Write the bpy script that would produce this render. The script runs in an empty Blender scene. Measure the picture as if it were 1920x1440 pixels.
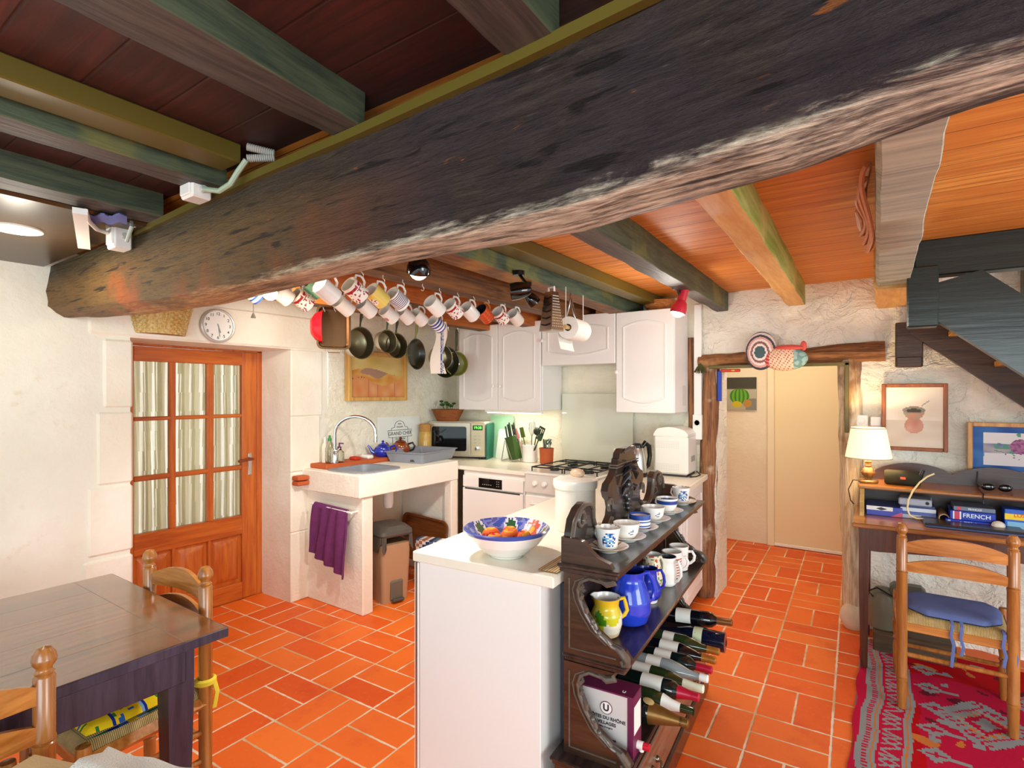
import bpy, math, random
from math import sin, cos, pi, radians, sqrt, floor, atan2
from mathutils import Matrix, Vector, noise
random.seed(7)
SC = bpy.context.scene
COL = SC.collection

# ---------------------------------------------------------------- camera, sky, lights, exposure
EYE = 1.5
FPX, CX, CY = 1018.0, 960.0, 738.0
YAW = math.atan2(700, FPX)
cam_d = bpy.data.cameras.new('camera')
cam_d.sensor_width = 36; cam_d.lens = 36 * FPX / 1920; cam_d.shift_y = (CY - 720) / 1920
cam_d.clip_start = 0.05
cam = bpy.data.objects.new('camera', cam_d); COL.objects.link(cam)
cam.location = (0, 0, EYE); cam.rotation_euler = (pi / 2, 0, YAW)
SC.camera = cam
SC.view_settings.view_transform = 'Standard'; SC.view_settings.look = 'None'
SC.view_settings.gamma = 1; SC.view_settings.use_curve_mapping = False
SC.view_settings.exposure = 0.66
world = bpy.data.worlds.new('world'); SC.world = world; world.use_nodes = True
bg = world.node_tree.nodes['Background']
bg.inputs[0].default_value = (0.82, 0.97, 1.0, 1); bg.inputs[1].default_value = 1.0

def light(name, kind, loc, energy, color=(1, 1, 1), size=0.1, target=None, size_y=None, spot=None, blend=0.5):
    d = bpy.data.lights.new(name, kind); d.energy = energy; d.color = color
    if kind == 'AREA':
        d.size = size
        if size_y: d.shape = 'RECTANGLE'; d.size_y = size_y
    else: d.shadow_soft_size = size
    if spot: d.spot_size = radians(spot); d.spot_blend = blend
    o = bpy.data.objects.new(name, d); COL.objects.link(o); o.location = loc
    if target is not None:
        v = Vector(target) - Vector(loc)
        o.rotation_euler = v.to_track_quat('-Z', 'Y').to_euler()
    return o
WARM = (1.0, 0.85, 0.66)
light('daylight_from_rear_window', 'AREA', (0.9, -2.6, 1.5), 60, (.86, .97, 1), 2.6, (-.8, 3, 1.1), 1.5)
light('daylight_from_side_window', 'AREA', (2.6, 1.2, 1.3), 36, (.9, .98, 1), 1.6, (-1.5, 2.6, .8), 1.2)
light('hall_lamp_light', 'POINT', (-.75, 4.95, 2.05), 11, (1, .89, .72), .12)

# ---------------------------------------------------------------- picture-to-place helper (a pixel and one known plane give a point)
_F = (-sin(YAW), cos(YAW)); _R = (cos(YAW), sin(YAW))
def at(px, py, **k):
    u = (px - CX) / FPX; v = (CY - py) / FPX
    r = (_F[0] + u * _R[0], _F[1] + u * _R[1], v); o = (0, 0, EYE)
    (ax, val), = k.items(); i = 'xyz'.index(ax)
    t = (val - o[i]) / r[i]
    return Vector((o[0] + t * r[0], o[1] + t * r[1], o[2] + t * r[2]))

# ---------------------------------------------------------------- materials
def rgb(h):
    h = h.lstrip('#'); c = [int(h[i:i + 2], 16) / 255 for i in (0, 2, 4)]
    return tuple((x / 12.92 if x <= .04045 else ((x + .055) / 1.055) ** 2.4) for x in c)
def new_mat(name):
    m = bpy.data.materials.new(name); m.use_nodes = True
    nt = m.node_tree; b = nt.nodes['Principled BSDF']
    return m, nt, b
class X:
    """a socket or number with arithmetic, for writing patterns as formulas"""
    nt = None
    def __init__(s, v): s.v = v
    def _op(s, op, *o):
        n = X.nt.nodes.new('ShaderNodeMath'); n.operation = op
        for i, a in enumerate((s,) + o):
            a = a.v if isinstance(a, X) else a
            if isinstance(a, (int, float)): n.inputs[i].default_value = a
            else: X.nt.links.new(a, n.inputs[i])
        return X(n.outputs[0])
    def __add__(s, o): return s._op('ADD', o)
    def __sub__(s, o): return s._op('SUBTRACT', o)
    def __mul__(s, o): return s._op('MULTIPLY', o)
    def __truediv__(s, o): return s._op('DIVIDE', o)
    __radd__ = __add__; __rmul__ = __mul__
    def floor(s): return s._op('FLOOR')
    def frac(s): return s._op('FRACT')
    def min(s, o): return s._op('MINIMUM', o)
    def max(s, o): return s._op('MAXIMUM', o)
    def gt(s, o): return s._op('GREATER_THAN', o)
    def lt(s, o): return s._op('LESS_THAN', o)
    def abs(s): return s._op('ABSOLUTE')
    def mod(s, o): return s._op('FLOORED_MODULO', o)
    def mixv(a, b, t): return a + (b - a) * t
    def ss(s, a, b):
        n = X.nt.nodes.new('ShaderNodeMapRange'); n.interpolation_type = 'SMOOTHSTEP'
        X.nt.links.new(s.v, n.inputs[0]); n.inputs[1].default_value = a; n.inputs[2].default_value = b
        return X(n.outputs[0])
def coords(nt, kind='Object'):
    X.nt = nt
    tc = nt.nodes.new('ShaderNodeTexCoord'); sp = nt.nodes.new('ShaderNodeSeparateXYZ')
    nt.links.new(tc.outputs[kind], sp.inputs[0])
    return tc.outputs[kind], X(sp.outputs[0]), X(sp.outputs[1]), X(sp.outputs[2])
def vec(x, y, z):
    n = X.nt.nodes.new('ShaderNodeCombineXYZ')
    for i, a in enumerate((x, y, z)):
        a = a.v if isinstance(a, X) else a
        if isinstance(a, (int, float)): n.inputs[i].default_value = a
        else: X.nt.links.new(a, n.inputs[i])
    return n.outputs[0]
def tex_noise(v, scale, detail=4, rough=.55, dist=0):
    n = X.nt.nodes.new('ShaderNodeTexNoise')
    if v is not None: X.nt.links.new(v, n.inputs['Vector'])
    n.inputs['Scale'].default_value = scale; n.inputs['Detail'].default_value = detail
    n.inputs['Roughness'].default_value = rough; n.inputs['Distortion'].default_value = dist
    return X(n.outputs[0])
def tex_white(v):
    n = X.nt.nodes.new('ShaderNodeTexWhiteNoise'); X.nt.links.new(v, n.inputs['Vector']); return X(n.outputs[0])
def tex_voronoi(v, scale, feature='F1'):
    n = X.nt.nodes.new('ShaderNodeTexVoronoi'); n.feature = feature
    X.nt.links.new(v, n.inputs['Vector']); n.inputs['Scale'].default_value = scale
    return X(n.outputs['Distance'])
def col_mix(a, b, t):
    n = X.nt.nodes.new('ShaderNodeMix'); n.data_type = 'RGBA'
    for sock, val in ((n.inputs[0], t), (n.inputs[6], a), (n.inputs[7], b)):
        val = val.v if isinstance(val, X) else val
        if isinstance(val, str): val = rgb(val)
        if isinstance(val, (int, float)): sock.default_value = val
        elif isinstance(val, tuple): sock.default_value = (*val[:3], 1)
        else: X.nt.links.new(val, sock)
    return n.outputs[2]
def bump(b, h, strength=.3, dist=.02):
    n = X.nt.nodes.new('ShaderNodeBump'); n.inputs['Strength'].default_value = strength
    n.inputs['Distance'].default_value = dist
    X.nt.links.new(h.v, n.inputs['Height']); X.nt.links.new(n.outputs[0], b.inputs['Normal'])
def M(name, col, rough=.5, metal=0, var=0, vscale=8, bmp=0, bscale=60, coat=0, emit=0, trans=0, alpha=1, spec=.5, ior=1.45):
    m, nt, b = new_mat(name); c = rgb(col) if isinstance(col, str) else col
    b.inputs['Base Color'].default_value = (*c, 1); b.inputs['Roughness'].default_value = rough
    b.inputs['Metallic'].default_value = metal; b.inputs['Coat Weight'].default_value = coat
    b.inputs['Specular IOR Level'].default_value = spec
    b.inputs['Transmission Weight'].default_value = trans; b.inputs['IOR'].default_value = ior
    if emit:
        b.inputs['Emission Color'].default_value = (*c, 1); b.inputs['Emission Strength'].default_value = emit
    v, x, y, z = coords(nt)
    n = tex_noise(v, vscale, 5)
    if var:
        nt.links.new(col_mix(tuple(k * (1 - var) for k in c), tuple(min(1, k * (1 + var)) for k in c), n), b.inputs['Base Color'])
    if bmp: bump(b, tex_noise(v, bscale, 5), bmp, .01)
    return m
def wood(name, c1, c2, axis='x', rough=.45, scale=1, bmp=.12, coat=0, spots=None):
    m, nt, b = new_mat(name); v, x, y, z = coords(nt)
    k = {'x': (1.2, 14, 14), 'y': (14, 1.2, 14), 'z': (14, 14, 1.2)}[axis]
    sv = vec(x * k[0], y * k[1], z * k[2])
    n1 = tex_noise(sv, 1.6 * scale, 6, .6, 1.2); n2 = tex_noise(sv, 6 * scale, 4, .6)
    t = (n1 * .7 + n2 * .3).ss(.32, .68)
    c = col_mix(c1, c2, t)
    if spots:
        c = col_mix(c, spots, tex_noise(v, 3.1 * scale, 4).ss(.56, .7) * .8)
    nt.links.new(c, b.inputs['Base Color']); b.inputs['Roughness'].default_value = rough
    b.inputs['Coat Weight'].default_value = coat; b.inputs['Coat Roughness'].default_value = .15
    if bmp: bump(b, n1 * .5 + n2 * .5, bmp, .01)
    return m
def painted(name, rough=.35, coat=0, spec=.5, bmp=0, bscale=200):
    m, nt, b = new_mat(name); X.nt = nt
    a = nt.nodes.new('ShaderNodeAttribute'); a.attribute_name = 'Col'
    nt.links.new(a.outputs['Color'], b.inputs['Base Color']); b.inputs['Roughness'].default_value = rough
    b.inputs['Coat Weight'].default_value = coat; b.inputs['Specular IOR Level'].default_value = spec
    if bmp:
        v, x, y, z = coords(nt); bump(b, tex_noise(v, bscale, 3), bmp, .004)
    return m

# ---------------------------------------------------------------- mesh builder
class G:
    def __init__(s): s.v = []; s.f = []; s.m = []; s.k = 0; s.T = None
    def add(s, vs, fs):
        o = len(s.v)
        s.v += [tuple(s.T @ Vector(p)) if s.T is not None else tuple(p) for p in vs]
        s.f += [tuple(i + o for i in f) for f in fs]; s.m += [s.k] * len(fs); return s
    def box(s, x0, x1, y0, y1, z0, z1, b=0):
        if x1 < x0: x0, x1 = x1, x0
        if y1 < y0: y0, y1 = y1, y0
        if z1 < z0: z0, z1 = z1, z0
        b = min(b, (x1 - x0) * .49, (y1 - y0) * .49, (z1 - z0) * .49)
        if b <= 0:
            return s.add([(x, y, z) for z in (z0, z1) for y in (y0, y1) for x in (x0, x1)],
                         [(0, 2, 3, 1), (4, 5, 7, 6), (0, 1, 5, 4), (2, 6, 7, 3), (0, 4, 6, 2), (1, 3, 7, 5)])
        vs = []; ix = {}
        for a, X_ in enumerate(((x0, x0 + b), (x1, x1 - b))):
            for c, Y_ in enumerate(((y0, y0 + b), (y1, y1 - b))):
                for d, Z_ in enumerate(((z0, z0 + b), (z1, z1 - b))):
                    for ax in range(3):
                        ix[a, c, d, ax] = len(vs)
                        vs.append((X_[0 if ax == 0 else 1], Y_[0 if ax == 1 else 1], Z_[0 if ax == 2 else 1]))
        fs = []
        for a in (0, 1):
            q = [ix[a, 0, 0, 0], ix[a, 1, 0, 0], ix[a, 1, 1, 0], ix[a, 0, 1, 0]]; fs.append(q if a else q[::-1])
            q = [ix[0, a, 0, 1], ix[0, a, 1, 1], ix[1, a, 1, 1], ix[1, a, 0, 1]]; fs.append(q if a else q[::-1])
            q = [ix[0, 0, a, 2], ix[1, 0, a, 2], ix[1, 1, a, 2], ix[0, 1, a, 2]]; fs.append(q if a else q[::-1])
        for a in (0, 1):
            for c in (0, 1):
                q = [ix[a, c, 0, 0], ix[a, c, 1, 0], ix[a, c, 1, 1], ix[a, c, 0, 1]]; fs.append(q if a != c else q[::-1])
                q = [ix[a, 0, c, 0], ix[a, 0, c, 2], ix[a, 1, c, 2], ix[a, 1, c, 0]]; fs.append(q if a != c else q[::-1])
                q = [ix[0, a, c, 1], ix[1, a, c, 1], ix[1, a, c, 2], ix[0, a, c, 2]]; fs.append(q if a != c else q[::-1])
                for d in (0, 1):
                    q = [ix[a, c, d, 0], ix[a, c, d, 1], ix[a, c, d, 2]]; fs.append(q if (a + c + d) % 2 else q[::-1])
        return s.add(vs, fs)
    def lathe(s, prof, n=24, c=(0, 0, 0), a0=0, a1=2 * pi, sx=1, sy=1):
        full = abs(a1 - a0 - 2 * pi) < 1e-6; cols = n if full else n + 1
        vs = [(c[0] + r * cos(a0 + (a1 - a0) * j / n) * sx, c[1] + r * sin(a0 + (a1 - a0) * j / n) * sy, c[2] + z) for r, z in prof for j in range(cols)]
        fs = []
        for i in range(len(prof) - 1):
            for j in range(n):
                k = (j + 1) % cols
                q = (i * cols + j, i * cols + k, (i + 1) * cols + k, (i + 1) * cols + j)
                if prof[i][0] < 1e-6: q = (q[0], q[2], q[3])
                elif prof[i + 1][0] < 1e-6: q = (q[0], q[1], q[2])
                fs.append(q)
        return s.add(vs, fs)
    def tube(s, pts, r, n=8, closed=False, caps=True, flat=None):
        pts = [Vector(p) for p in pts]; N = len(pts); rr = r if isinstance(r, (list, tuple)) else [r] * N
        vs = []; up = None
        for i, p in enumerate(pts):
            t = (pts[(i + 1) % N] - pts[i - 1]) if closed else (pts[min(i + 1, N - 1)] - pts[max(i - 1, 0)])
            t = t.normalized() if t.length > 1e-9 else Vector((0, 0, 1))
            if up is None:
                up = Vector((0, 0, 1)) if abs(t.z) < .9 else Vector((1, 0, 0))
            a = (up - t * up.dot(t)).normalized(); b = t.cross(a); up = a
            for j in range(n):
                w = 2 * pi * j / n
                vs.append(p + (a * cos(w) * (flat or 1) + b * sin(w)) * rr[i])
        fs = []
        for i in range(N if closed else N - 1):
            k = (i + 1) % N
            for j in range(n):
                l = (j + 1) % n; fs.append((i * n + j, i * n + l, k * n + l, k * n + j))
        if caps and not closed:
            fs.append(tuple(range(n))[::-1]); fs.append(tuple((N - 1) * n + j for j in range(n)))
        return s.add(vs, fs)
    def cyl(s, p0, p1, r, n=14, r2=None): return s.tube([p0, p1], [r, r if r2 is None else r2], n)
    def prism(s, poly, h0, h1, axis='z'):
        def P(u, v, h): return {'z': (u, v, h), 'y': (u, h, v), 'x': (h, u, v)}[axis]
        n = len(poly)
        vs = [P(u, v, h0) for u, v in poly] + [P(u, v, h1) for u, v in poly]
        fs = [tuple(range(n))[::-1], tuple(range(n, 2 * n))] + [(i, (i + 1) % n, n + (i + 1) % n, n + i) for i in range(n)]
        return s.add(vs, fs)
    def ball(s, c, r, n=14, k=9):
        r = r if isinstance(r, (list, tuple)) else (r, r, r)
        vs = [(c[0], c[1], c[2] - r[2])]
        for i in range(1, k):
            t = -pi / 2 + pi * i / k
            vs += [(c[0] + r[0] * cos(t) * cos(2 * pi * j / n), c[1] + r[1] * cos(t) * sin(2 * pi * j / n), c[2] + r[2] * sin(t)) for j in range(n)]
        vs.append((c[0], c[1], c[2] + r[2])); L = len(vs) - 1
        fs = [(0, 1 + (j + 1) % n, 1 + j) for j in range(n)]
        for i in range(k - 2):
            for j in range(n):
                l = (j + 1) % n; fs.append((1 + i * n + j, 1 + i * n + l, 1 + (i + 1) * n + l, 1 + (i + 1) * n + j))
        fs += [(L, 1 + (k - 2) * n + j, 1 + (k - 2) * n + (j + 1) % n) for j in range(n)]
        return s.add(vs, fs)
    def grid(s, fn, nu, nv, skip=None):
        vs = [fn(i / nu, j / nv) for j in range(nv + 1) for i in range(nu + 1)]
        fs = [(j * (nu + 1) + i, j * (nu + 1) + i + 1, (j + 1) * (nu + 1) + i + 1, (j + 1) * (nu + 1) + i)
              for j in range(nv) for i in range(nu) if not (skip and skip((i + .5) / nu, (j + .5) / nv))]
        return s.add(vs, fs)
    def sheet(s, fn, nu, nv, t):
        """a cloth-like grid with thickness t along its own normals"""
        P = [[Vector(fn(i / nu, j / nv)) for i in range(nu + 1)] for j in range(nv + 1)]
        A, B = [], []
        for j in range(nv + 1):
            for i in range(nu + 1):
                d1 = P[j][min(i + 1, nu)] - P[j][max(i - 1, 0)]; d2 = P[min(j + 1, nv)][i] - P[max(j - 1, 0)][i]
                nn = d1.cross(d2); nn = nn.normalized() if nn.length > 1e-12 else Vector((0, 0, 1))
                A.append(P[j][i] + nn * t / 2); B.append(P[j][i] - nn * t / 2)
        W = nu + 1; o = len(A); fs = []
        for j in range(nv):
            for i in range(nu):
                q = (j * W + i, j * W + i + 1, (j + 1) * W + i + 1, (j + 1) * W + i)
                fs.append(q); fs.append(tuple(a + o for a in q[::-1]))
        bd = [(0, i) for i in range(W)] + [(j, nu) for j in range(1, nv + 1)] + [(nv, i) for i in range(nu - 1, -1, -1)] + [(j, 0) for j in range(nv - 1, 0, -1)]
        for a in range(len(bd)):
            p = bd[a][0] * W + bd[a][1]; q = bd[(a + 1) % len(bd)]; q = q[0] * W + q[1]
            fs.append((q, p, p + o, q + o))
        return s.add(A + B, fs)
    def build(s, name, mat, parent=None, smooth=35, paint=None, loc=None, label=None):
        me = bpy.data.meshes.new(name); me.from_pydata(s.v, [], s.f)
        for m in (mat if isinstance(mat, (list, tuple)) else [mat]): me.materials.append(m)
        me.polygons.foreach_set('material_index', s.m)
        if paint:
            ca = me.color_attributes.new('Col', 'FLOAT_COLOR', 'CORNER')
            for p in me.polygons:
                c = paint(p.center, p.normal); c = rgb(c) if isinstance(c, str) else c
                for li in p.loop_indices: ca.data[li].color = (*c, 1)
        me.update()
        if smooth:
            me.shade_smooth(); me.set_sharp_from_angle(angle=radians(smooth))
        o = bpy.data.objects.new(name, me); COL.objects.link(o)
        if parent is not None: o.parent = parent
        if loc is not None: o.location = loc
        if label: o['label'] = label
        return o
def thing(name, label, cat, loc=(0, 0, 0), rz=0, group=None, rot=None):
    o = bpy.data.objects.new(name, None); COL.objects.link(o); o.empty_display_size = .05
    o.location = loc; o.rotation_euler = rot if rot else (0, 0, rz)
    o['label'] = label; o['category'] = cat
    if group: o['group'] = group
    return o
def tag(o, label, cat, group=None, loc=None, rz=None):
    o['label'] = label; o['category'] = cat
    if group: o['group'] = group
    if loc is not None: o.location = loc
    if rz is not None: o.rotation_euler = (0, 0, rz)
    return o
def struct(g, name, mat, parent=None, smooth=35, label=None, **k):
    o = g.build(name, mat, parent, smooth, **k)
    if parent is None: o['kind'] = 'structure'
    if label: o['label'] = label
    return o
def copy_tree(o, parent=None):
    c = o.copy(); COL.objects.link(c)
    if parent is not None: c.parent = parent
    for ch in [q for q in bpy.data.objects if q.parent is o]: copy_tree(ch, c)
    return c
def words(name, txt, size, mat, parent, loc, rot, align='CENTER', ext=.0004, sx=1, bold=0):
    c = bpy.data.curves.new(name, 'FONT'); c.body = txt; c.size = size; c.align_x = align; c.align_y = 'CENTER'
    c.extrude = ext; c.offset = bold; c.materials.append(mat)
    q = bpy.data.objects.new(name, c); COL.objects.link(q)
    me = bpy.data.meshes.new_from_object(q.evaluated_get(bpy.context.evaluated_depsgraph_get()))
    bpy.data.objects.remove(q); bpy.data.curves.remove(c)
    me.name = name; me.materials.clear(); me.materials.append(mat)
    o = bpy.data.objects.new(name, me); COL.objects.link(o); o.parent = parent; o.location = loc; o.rotation_euler = rot; o.scale = (sx, 1, 1)
    return o
def lerp(t, x):
    """piecewise linear table lookup"""
    if x <= t[0][0]: return t[0][1]
    for (a, b), (c, d) in zip(t, t[1:]):
        if x <= c: return b + (d - b) * (x - a) / (c - a)
    return t[-1][1]
def nz(x, y, z=0): return noise.noise(Vector((x, y, z)))

PLASTER = None
# ================================================================ materials of the room
def floor_mat():
    m, nt, b = new_mat('terracotta_tiles'); v, x, y, z = coords(nt)
    a = radians(2.2); S = .309
    dx, dy = x + .491, y - 2.432
    u = (dx * cos(a) + dy * sin(a)) / S; w = (dy * cos(a) - dx * sin(a)) / S
    iu, iw = u.floor(), w.floor(); fu, fw = u.frac(), w.frac()
    par = (iu + iw).mod(2)                       # which way the pair of tiles lies
    par = par.gt(.5)
    p = fu + (fw - fu) * par; q = fw + (fu - fw) * par
    h = (q * 2).frac(); half = (q * 2).floor()
    wob = (tex_noise(v, 22, 3) - .5) * .03
    e = (p.min(p * -1 + 1) + wob).min((h.min(h * -1 + 1)) * .5 + wob)
    tile = e.ss(.008, .022)
    rnd = tex_white(vec(iu, iw, half))
    n = tex_noise(v, 5, 5); n2 = tex_noise(v, 45, 4)
    c = col_mix('#e2581a', '#f47a2a', rnd)
    c = col_mix(c, '#d0441a', n.ss(.5, .75) * .5)
    c = col_mix(c, '#f08a3c', n2.ss(.55, .8) * .5)
    g = col_mix('#ecdcc4', '#d0ab80', tex_noise(v, 3, 3).ss(.4, .6))
    nt.links.new(col_mix(g, c, tile), b.inputs['Base Color'])
    nt.links.new((tile * -.25 + .75 - rnd * .08).v, b.inputs['Roughness']); b.inputs['Specular IOR Level'].default_value = .25
    bump(b, tile * .8 + n2 * .12 + n * .2, .35, .006)
    return m
def plaster_mat(name, c1, c2, stone=0, rough=.85, stain=None, amt=.6):
    m, nt, b = new_mat(name); v, x, y, z = coords(nt)
    n1 = tex_noise(v, 2.2, 5); n2 = tex_noise(v, 14, 6, .6); n3 = tex_noise(v, 60, 4)
    c = col_mix(c1, c2, n1.ss(.35, .7))
    h = n2 * .5 + n3 * .12 + n1
    if stone:
        w = tex_noise(v, 4, 4)
        d = tex_voronoi(vec(x + w * .35, y + n1 * .2, z * 1.5 + w * .35), 3.3, 'SMOOTH_F1')
        h = h + d * -2.2 * stone + tex_noise(vec(x, y, z * 1.6), 6.5, 6, .62, .8) * 1.6 * stone
        rg = (tex_noise(vec(x, y, z * 1.5), 4.5, 5, .6, .7) - .5).abs().ss(0, .05)
        h = h + rg * .3 * stone + tex_noise(v, 28, 5, .65) * .35 * stone
        c = col_mix('#e2d6ba', c, (n2 * .7 + d * -.5 + .75).ss(.45, .8))
    if stain:
        c = col_mix(c, stain, n2.ss(.56, .78) * n1.ss(.42, .62) * amt)
    nt.links.new(c, b.inputs['Base Color']); b.inputs['Roughness'].default_value = rough
    b.inputs['Specular IOR Level'].default_value = .2
    bump(b, h, .35 + .4 * stone, .035)
    return m
def beam_mat():
    m, nt, b = new_mat('old_beam_oak'); v, x, y, z = coords(nt)
    sv = vec(x * 1.6, y * 14, z * 16)
    n1 = tex_noise(sv, 1.5, 8, .65, 1.5); n2 = tex_noise(sv, 6, 6, .65, .6); n3 = tex_noise(v, 2.2, 5)
    fl = tex_noise(vec(x * 5, y * 16, z * 22), 1.6, 4, .6)
    hf = tex_noise(vec(x * 9, y * 60, z * 70), 1.5, 5, .7)
    c = col_mix('#1b1613', '#4b3f37', (n1 * .6 + hf * .4).ss(.34, .64))
    c = col_mix(c, '#332b36', n3.ss(.45, .6) * .55)
    left = (x * -1 - .7).ss(0, 1.5)
    c = col_mix(c, col_mix('#84602e', '#46391a', (z - 2.0).ss(0, .12)), left * n2.ss(.2, .55) * .95)
    c = col_mix(c, '#b05a26', left * n3.ss(.46, .6) * (z * -1 + 2.06).ss(0, .08) * .85)
    c = col_mix(c, '#93562a', fl.ss(.67, .71) * .9)
    c = col_mix(c, '#0c0908', tex_noise(vec(x * 2.2, y * 30, z * 34), 1.4, 3, .5).ss(.62, .68) * .8)
    c = col_mix(c, '#8d8279', (hf * .6 + n2 * .4).ss(.60, .72) * .55)
    worn = (z * -1 + 1.868 + x.ss(-.35, .12) * .022 + x.ss(.1, .5) * .02 + (n1 - .5) * .07 + (n3 - .5) * .06 + (hf - .5) * .05).ss(.0, .03)
    pale = col_mix(col_mix('#7a6c5c', '#94602e', left), col_mix('#e2d8c2', '#d8a264', left), (n2 * .6 + hf * .4).ss(.36, .62))
    c = col_mix(c, pale, worn)
    nt.links.new(c, b.inputs['Base Color']); b.inputs['Roughness'].default_value = .55
    b.inputs['Specular IOR Level'].default_value = .35
    bump(b, n1 * .6 + n2 * .4 + hf * .45, 1.0, .02)
    return m
def plank_mat(name, c1, c2, c3, w=.125):
    m, nt, b = new_mat(name); v, x, y, z = coords(nt)
    i = (y / w).floor(); f = (y / w).frac(); r = tex_white(vec(i, 3.1, 0))
    sv = vec(x * 1.1 + r * 9, y * 17, 0)
    n1 = tex_noise(sv, 2.2, 6, .6, 1.0); n2 = tex_noise(v, 1.6, 3)
    c = col_mix(c1, c2, n1.ss(.3, .7)); c = col_mix(c, c3, (r * .6 + n2.ss(.4, .7) * .5))
    gap = f.min(f * -1 + 1).ss(.004, .03)
    c = col_mix('#2a0f05', c, gap * .55 + .45)
    nt.links.new(c, b.inputs['Base Color']); b.inputs['Roughness'].default_value = .58
    bump(b, gap + n1 * .2, .4, .008)
    return m
FLOOR = floor_mat()
WALL = plaster_mat('cream_plaster', '#eae5d6', '#f3f0e2', 0, .85, '#d9c298', .6)
WALLR = plaster_mat('rough_stone_plaster', '#f3ecdb', '#fcf8ec', .8, stain='#c4a878', amt=.45)
WALLK = plaster_mat('limewashed_kitchen_wall', '#efe8d2', '#f8f4e2', .4, stain='#dcc890')
STONE = plaster_mat('dressed_limestone', '#f0e8d6', '#faf5e8')
HALLW = plaster_mat('hall_paint', '#ecdcc0', '#f2e6ce')
BEAM = beam_mat()
CEIL_K = plank_mat('orange_pine_boards', '#b4621a', '#eca448', '#cf7a28', .14)
CEIL_D = plank_mat('dark_red_boards', '#3a1512', '#6b2a22', '#2f1a16', .16)
J_DARK = wood('joist_dark', '#322e2c', '#5c544e', 'y', .6, 1, .5)
J_GREEN = wood('joist_green', '#323f33', '#56624a', 'y', .6, 1, .4, spots='#77743c')  # green cast of the side faces, put into the wood colour
J_BROWN = wood('joist_brown', '#4a2c16', '#8a5a2c', 'y', .6, 1, .4, spots='#a8772e')
J_LAMPLIT = wood('joist_lamplit_side', '#9a4a18', '#c87834', 'y', .6, 1, .4)  # lamp-lit orange of the joist sides put into the wood colour
J_PINE = wood('joist_pine', '#c98f45', '#e8bd78', 'y', .6, .6, .2)
J_YGREEN = wood('joist_yellow_green', '#7c8a2e', '#b5b86a', 'y', .6, .6, .2, spots='#c9b36a')  # yellow-green cast of one side face, put into the wood colour
J_GREY = wood('joist_grey', '#83857a', '#b9b7a2', 'x', .75, .5, .4, spots='#4f4e46')
ST_DARK = wood('stair_dark_green', '#121916', '#202b27', 'x', .28, .6, .12, spots='#2c3a3c')
ST_BROWN = wood('stair_brown', '#2a1a10', '#4c3220', 'x', .45, 1, .3)
ST_TREAD = wood('stair_tread', '#8f5f22', '#c08a3a', 'y', .5, 1, .2)
OLIVE = M('olive_trunking', '#625620', .4)
POSTW = wood('worm_eaten_post', '#5a3320', '#a9764c', 'z', .8, 1.2, .8, spots='#e0cfae')
LINTW = wood('worm_eaten_lintel', '#4a2814', '#a06a3a', 'x', .8, 1.2, .8, spots='#c69a68')
WHITE = M('white_paint', '#f4f0e8', .45)

# ================================================================ room shell
struct(G().grid(lambda u, v: (-4.2 + 6.6 * u, -2.2 + 8.4 * v, 0), 4, 4), 'floor', FLOOR, smooth=0)
def wall_sheet(g, P, u0, u1, v0, v1, holes=(), amp=.008, fr=3.0, step=.06):
    """a lumpy wall face between (u0,u1) along and (v0,v1) up, with clean rectangular holes"""
    us = sorted({u0, u1, *[h[0] for h in holes], *[h[1] for h in holes]}); vs_ = sorted({v0, v1, *[h[2] for h in holes], *[h[3] for h in holes]})
    def fill(a):
        r = []
        for p, q in zip(a, a[1:]):
            n = max(1, round((q - p) / step)); r += [p + (q - p) * i / n for i in range(n)]
        return r + [a[-1]]
    us, vs_ = fill(us), fill(vs_); W = len(us)
    vs = [P(u, v, amp * (nz(u * fr, v * fr) + .5 * nz(u * fr * 2.7, v * fr * 2.7, 3))) for v in vs_ for u in us]
    fs = []
    for j in range(len(vs_) - 1):
        for i in range(W - 1):
            cu, cv = (us[i] + us[i + 1]) / 2, (vs_[j] + vs_[j + 1]) / 2
            if any(h[0] < cu < h[1] and h[2] < cv < h[3] for h in holes): continue
            fs.append((j * W + i, j * W + i + 1, (j + 1) * W + i + 1, (j + 1) * W + i))
    g.add(vs, fs)
# left wall with the recess of the glazed door
XW, XD, YB, YH = -3.51, -3.87, 4.145, 5.9
DY0, DY1, DZ = 1.303, 2.307, 1.817
g = G()
g.k = 0; wall_sheet(g, lambda u, v, d: (XW + d, u, v), -2.2, 2.62, 0, 2.3, [(DY0, DY1, -.1, DZ)], .006)
g.k = 1; wall_sheet(g, lambda u, v, d: (XW + d, u, v), 2.62, YB + .05, 0, 2.3, [], .014, 4)
g.k = 2
g.box(XD - .1, XW - .004, DY1, DY1 + .06, 0, DZ, 0); g.box(XD - .1, XW - .004, DY0 - .06, DY0, 0, DZ, 0)
g.box(XD - .1, XW - .004, DY0 - .06, DY1 + .06, DZ, DZ + .06, 0)
struct(g, 'wall_left', [WALL, WALLK, STONE])
# dressed stones round the door recess, proud of the plaster
g = G()
for z0, z1, w in ((1.0, 1.4, .16), (.62, .99, .2), (1.42, 1.80, .13), (.0, .6, .22)):
    g.box(XW - .02, XW + .012, DY0 - w, DY0 + .012, z0, z1, .012)
for z0, z1, w in ((0, .5, .24), (.5, .93, .25), (.935, 1.33, .24), (1.335, DZ, .26)):
    g.box(XW - .02, XW + .010, DY1 - .003, DY1 + w, z0, z1, .008)
g.box(XW - .02, XW + .012, DY0 - .2, DY1 + .3, DZ, 2.06, .015)
struct(g, 'trim_1', STONE)
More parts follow.
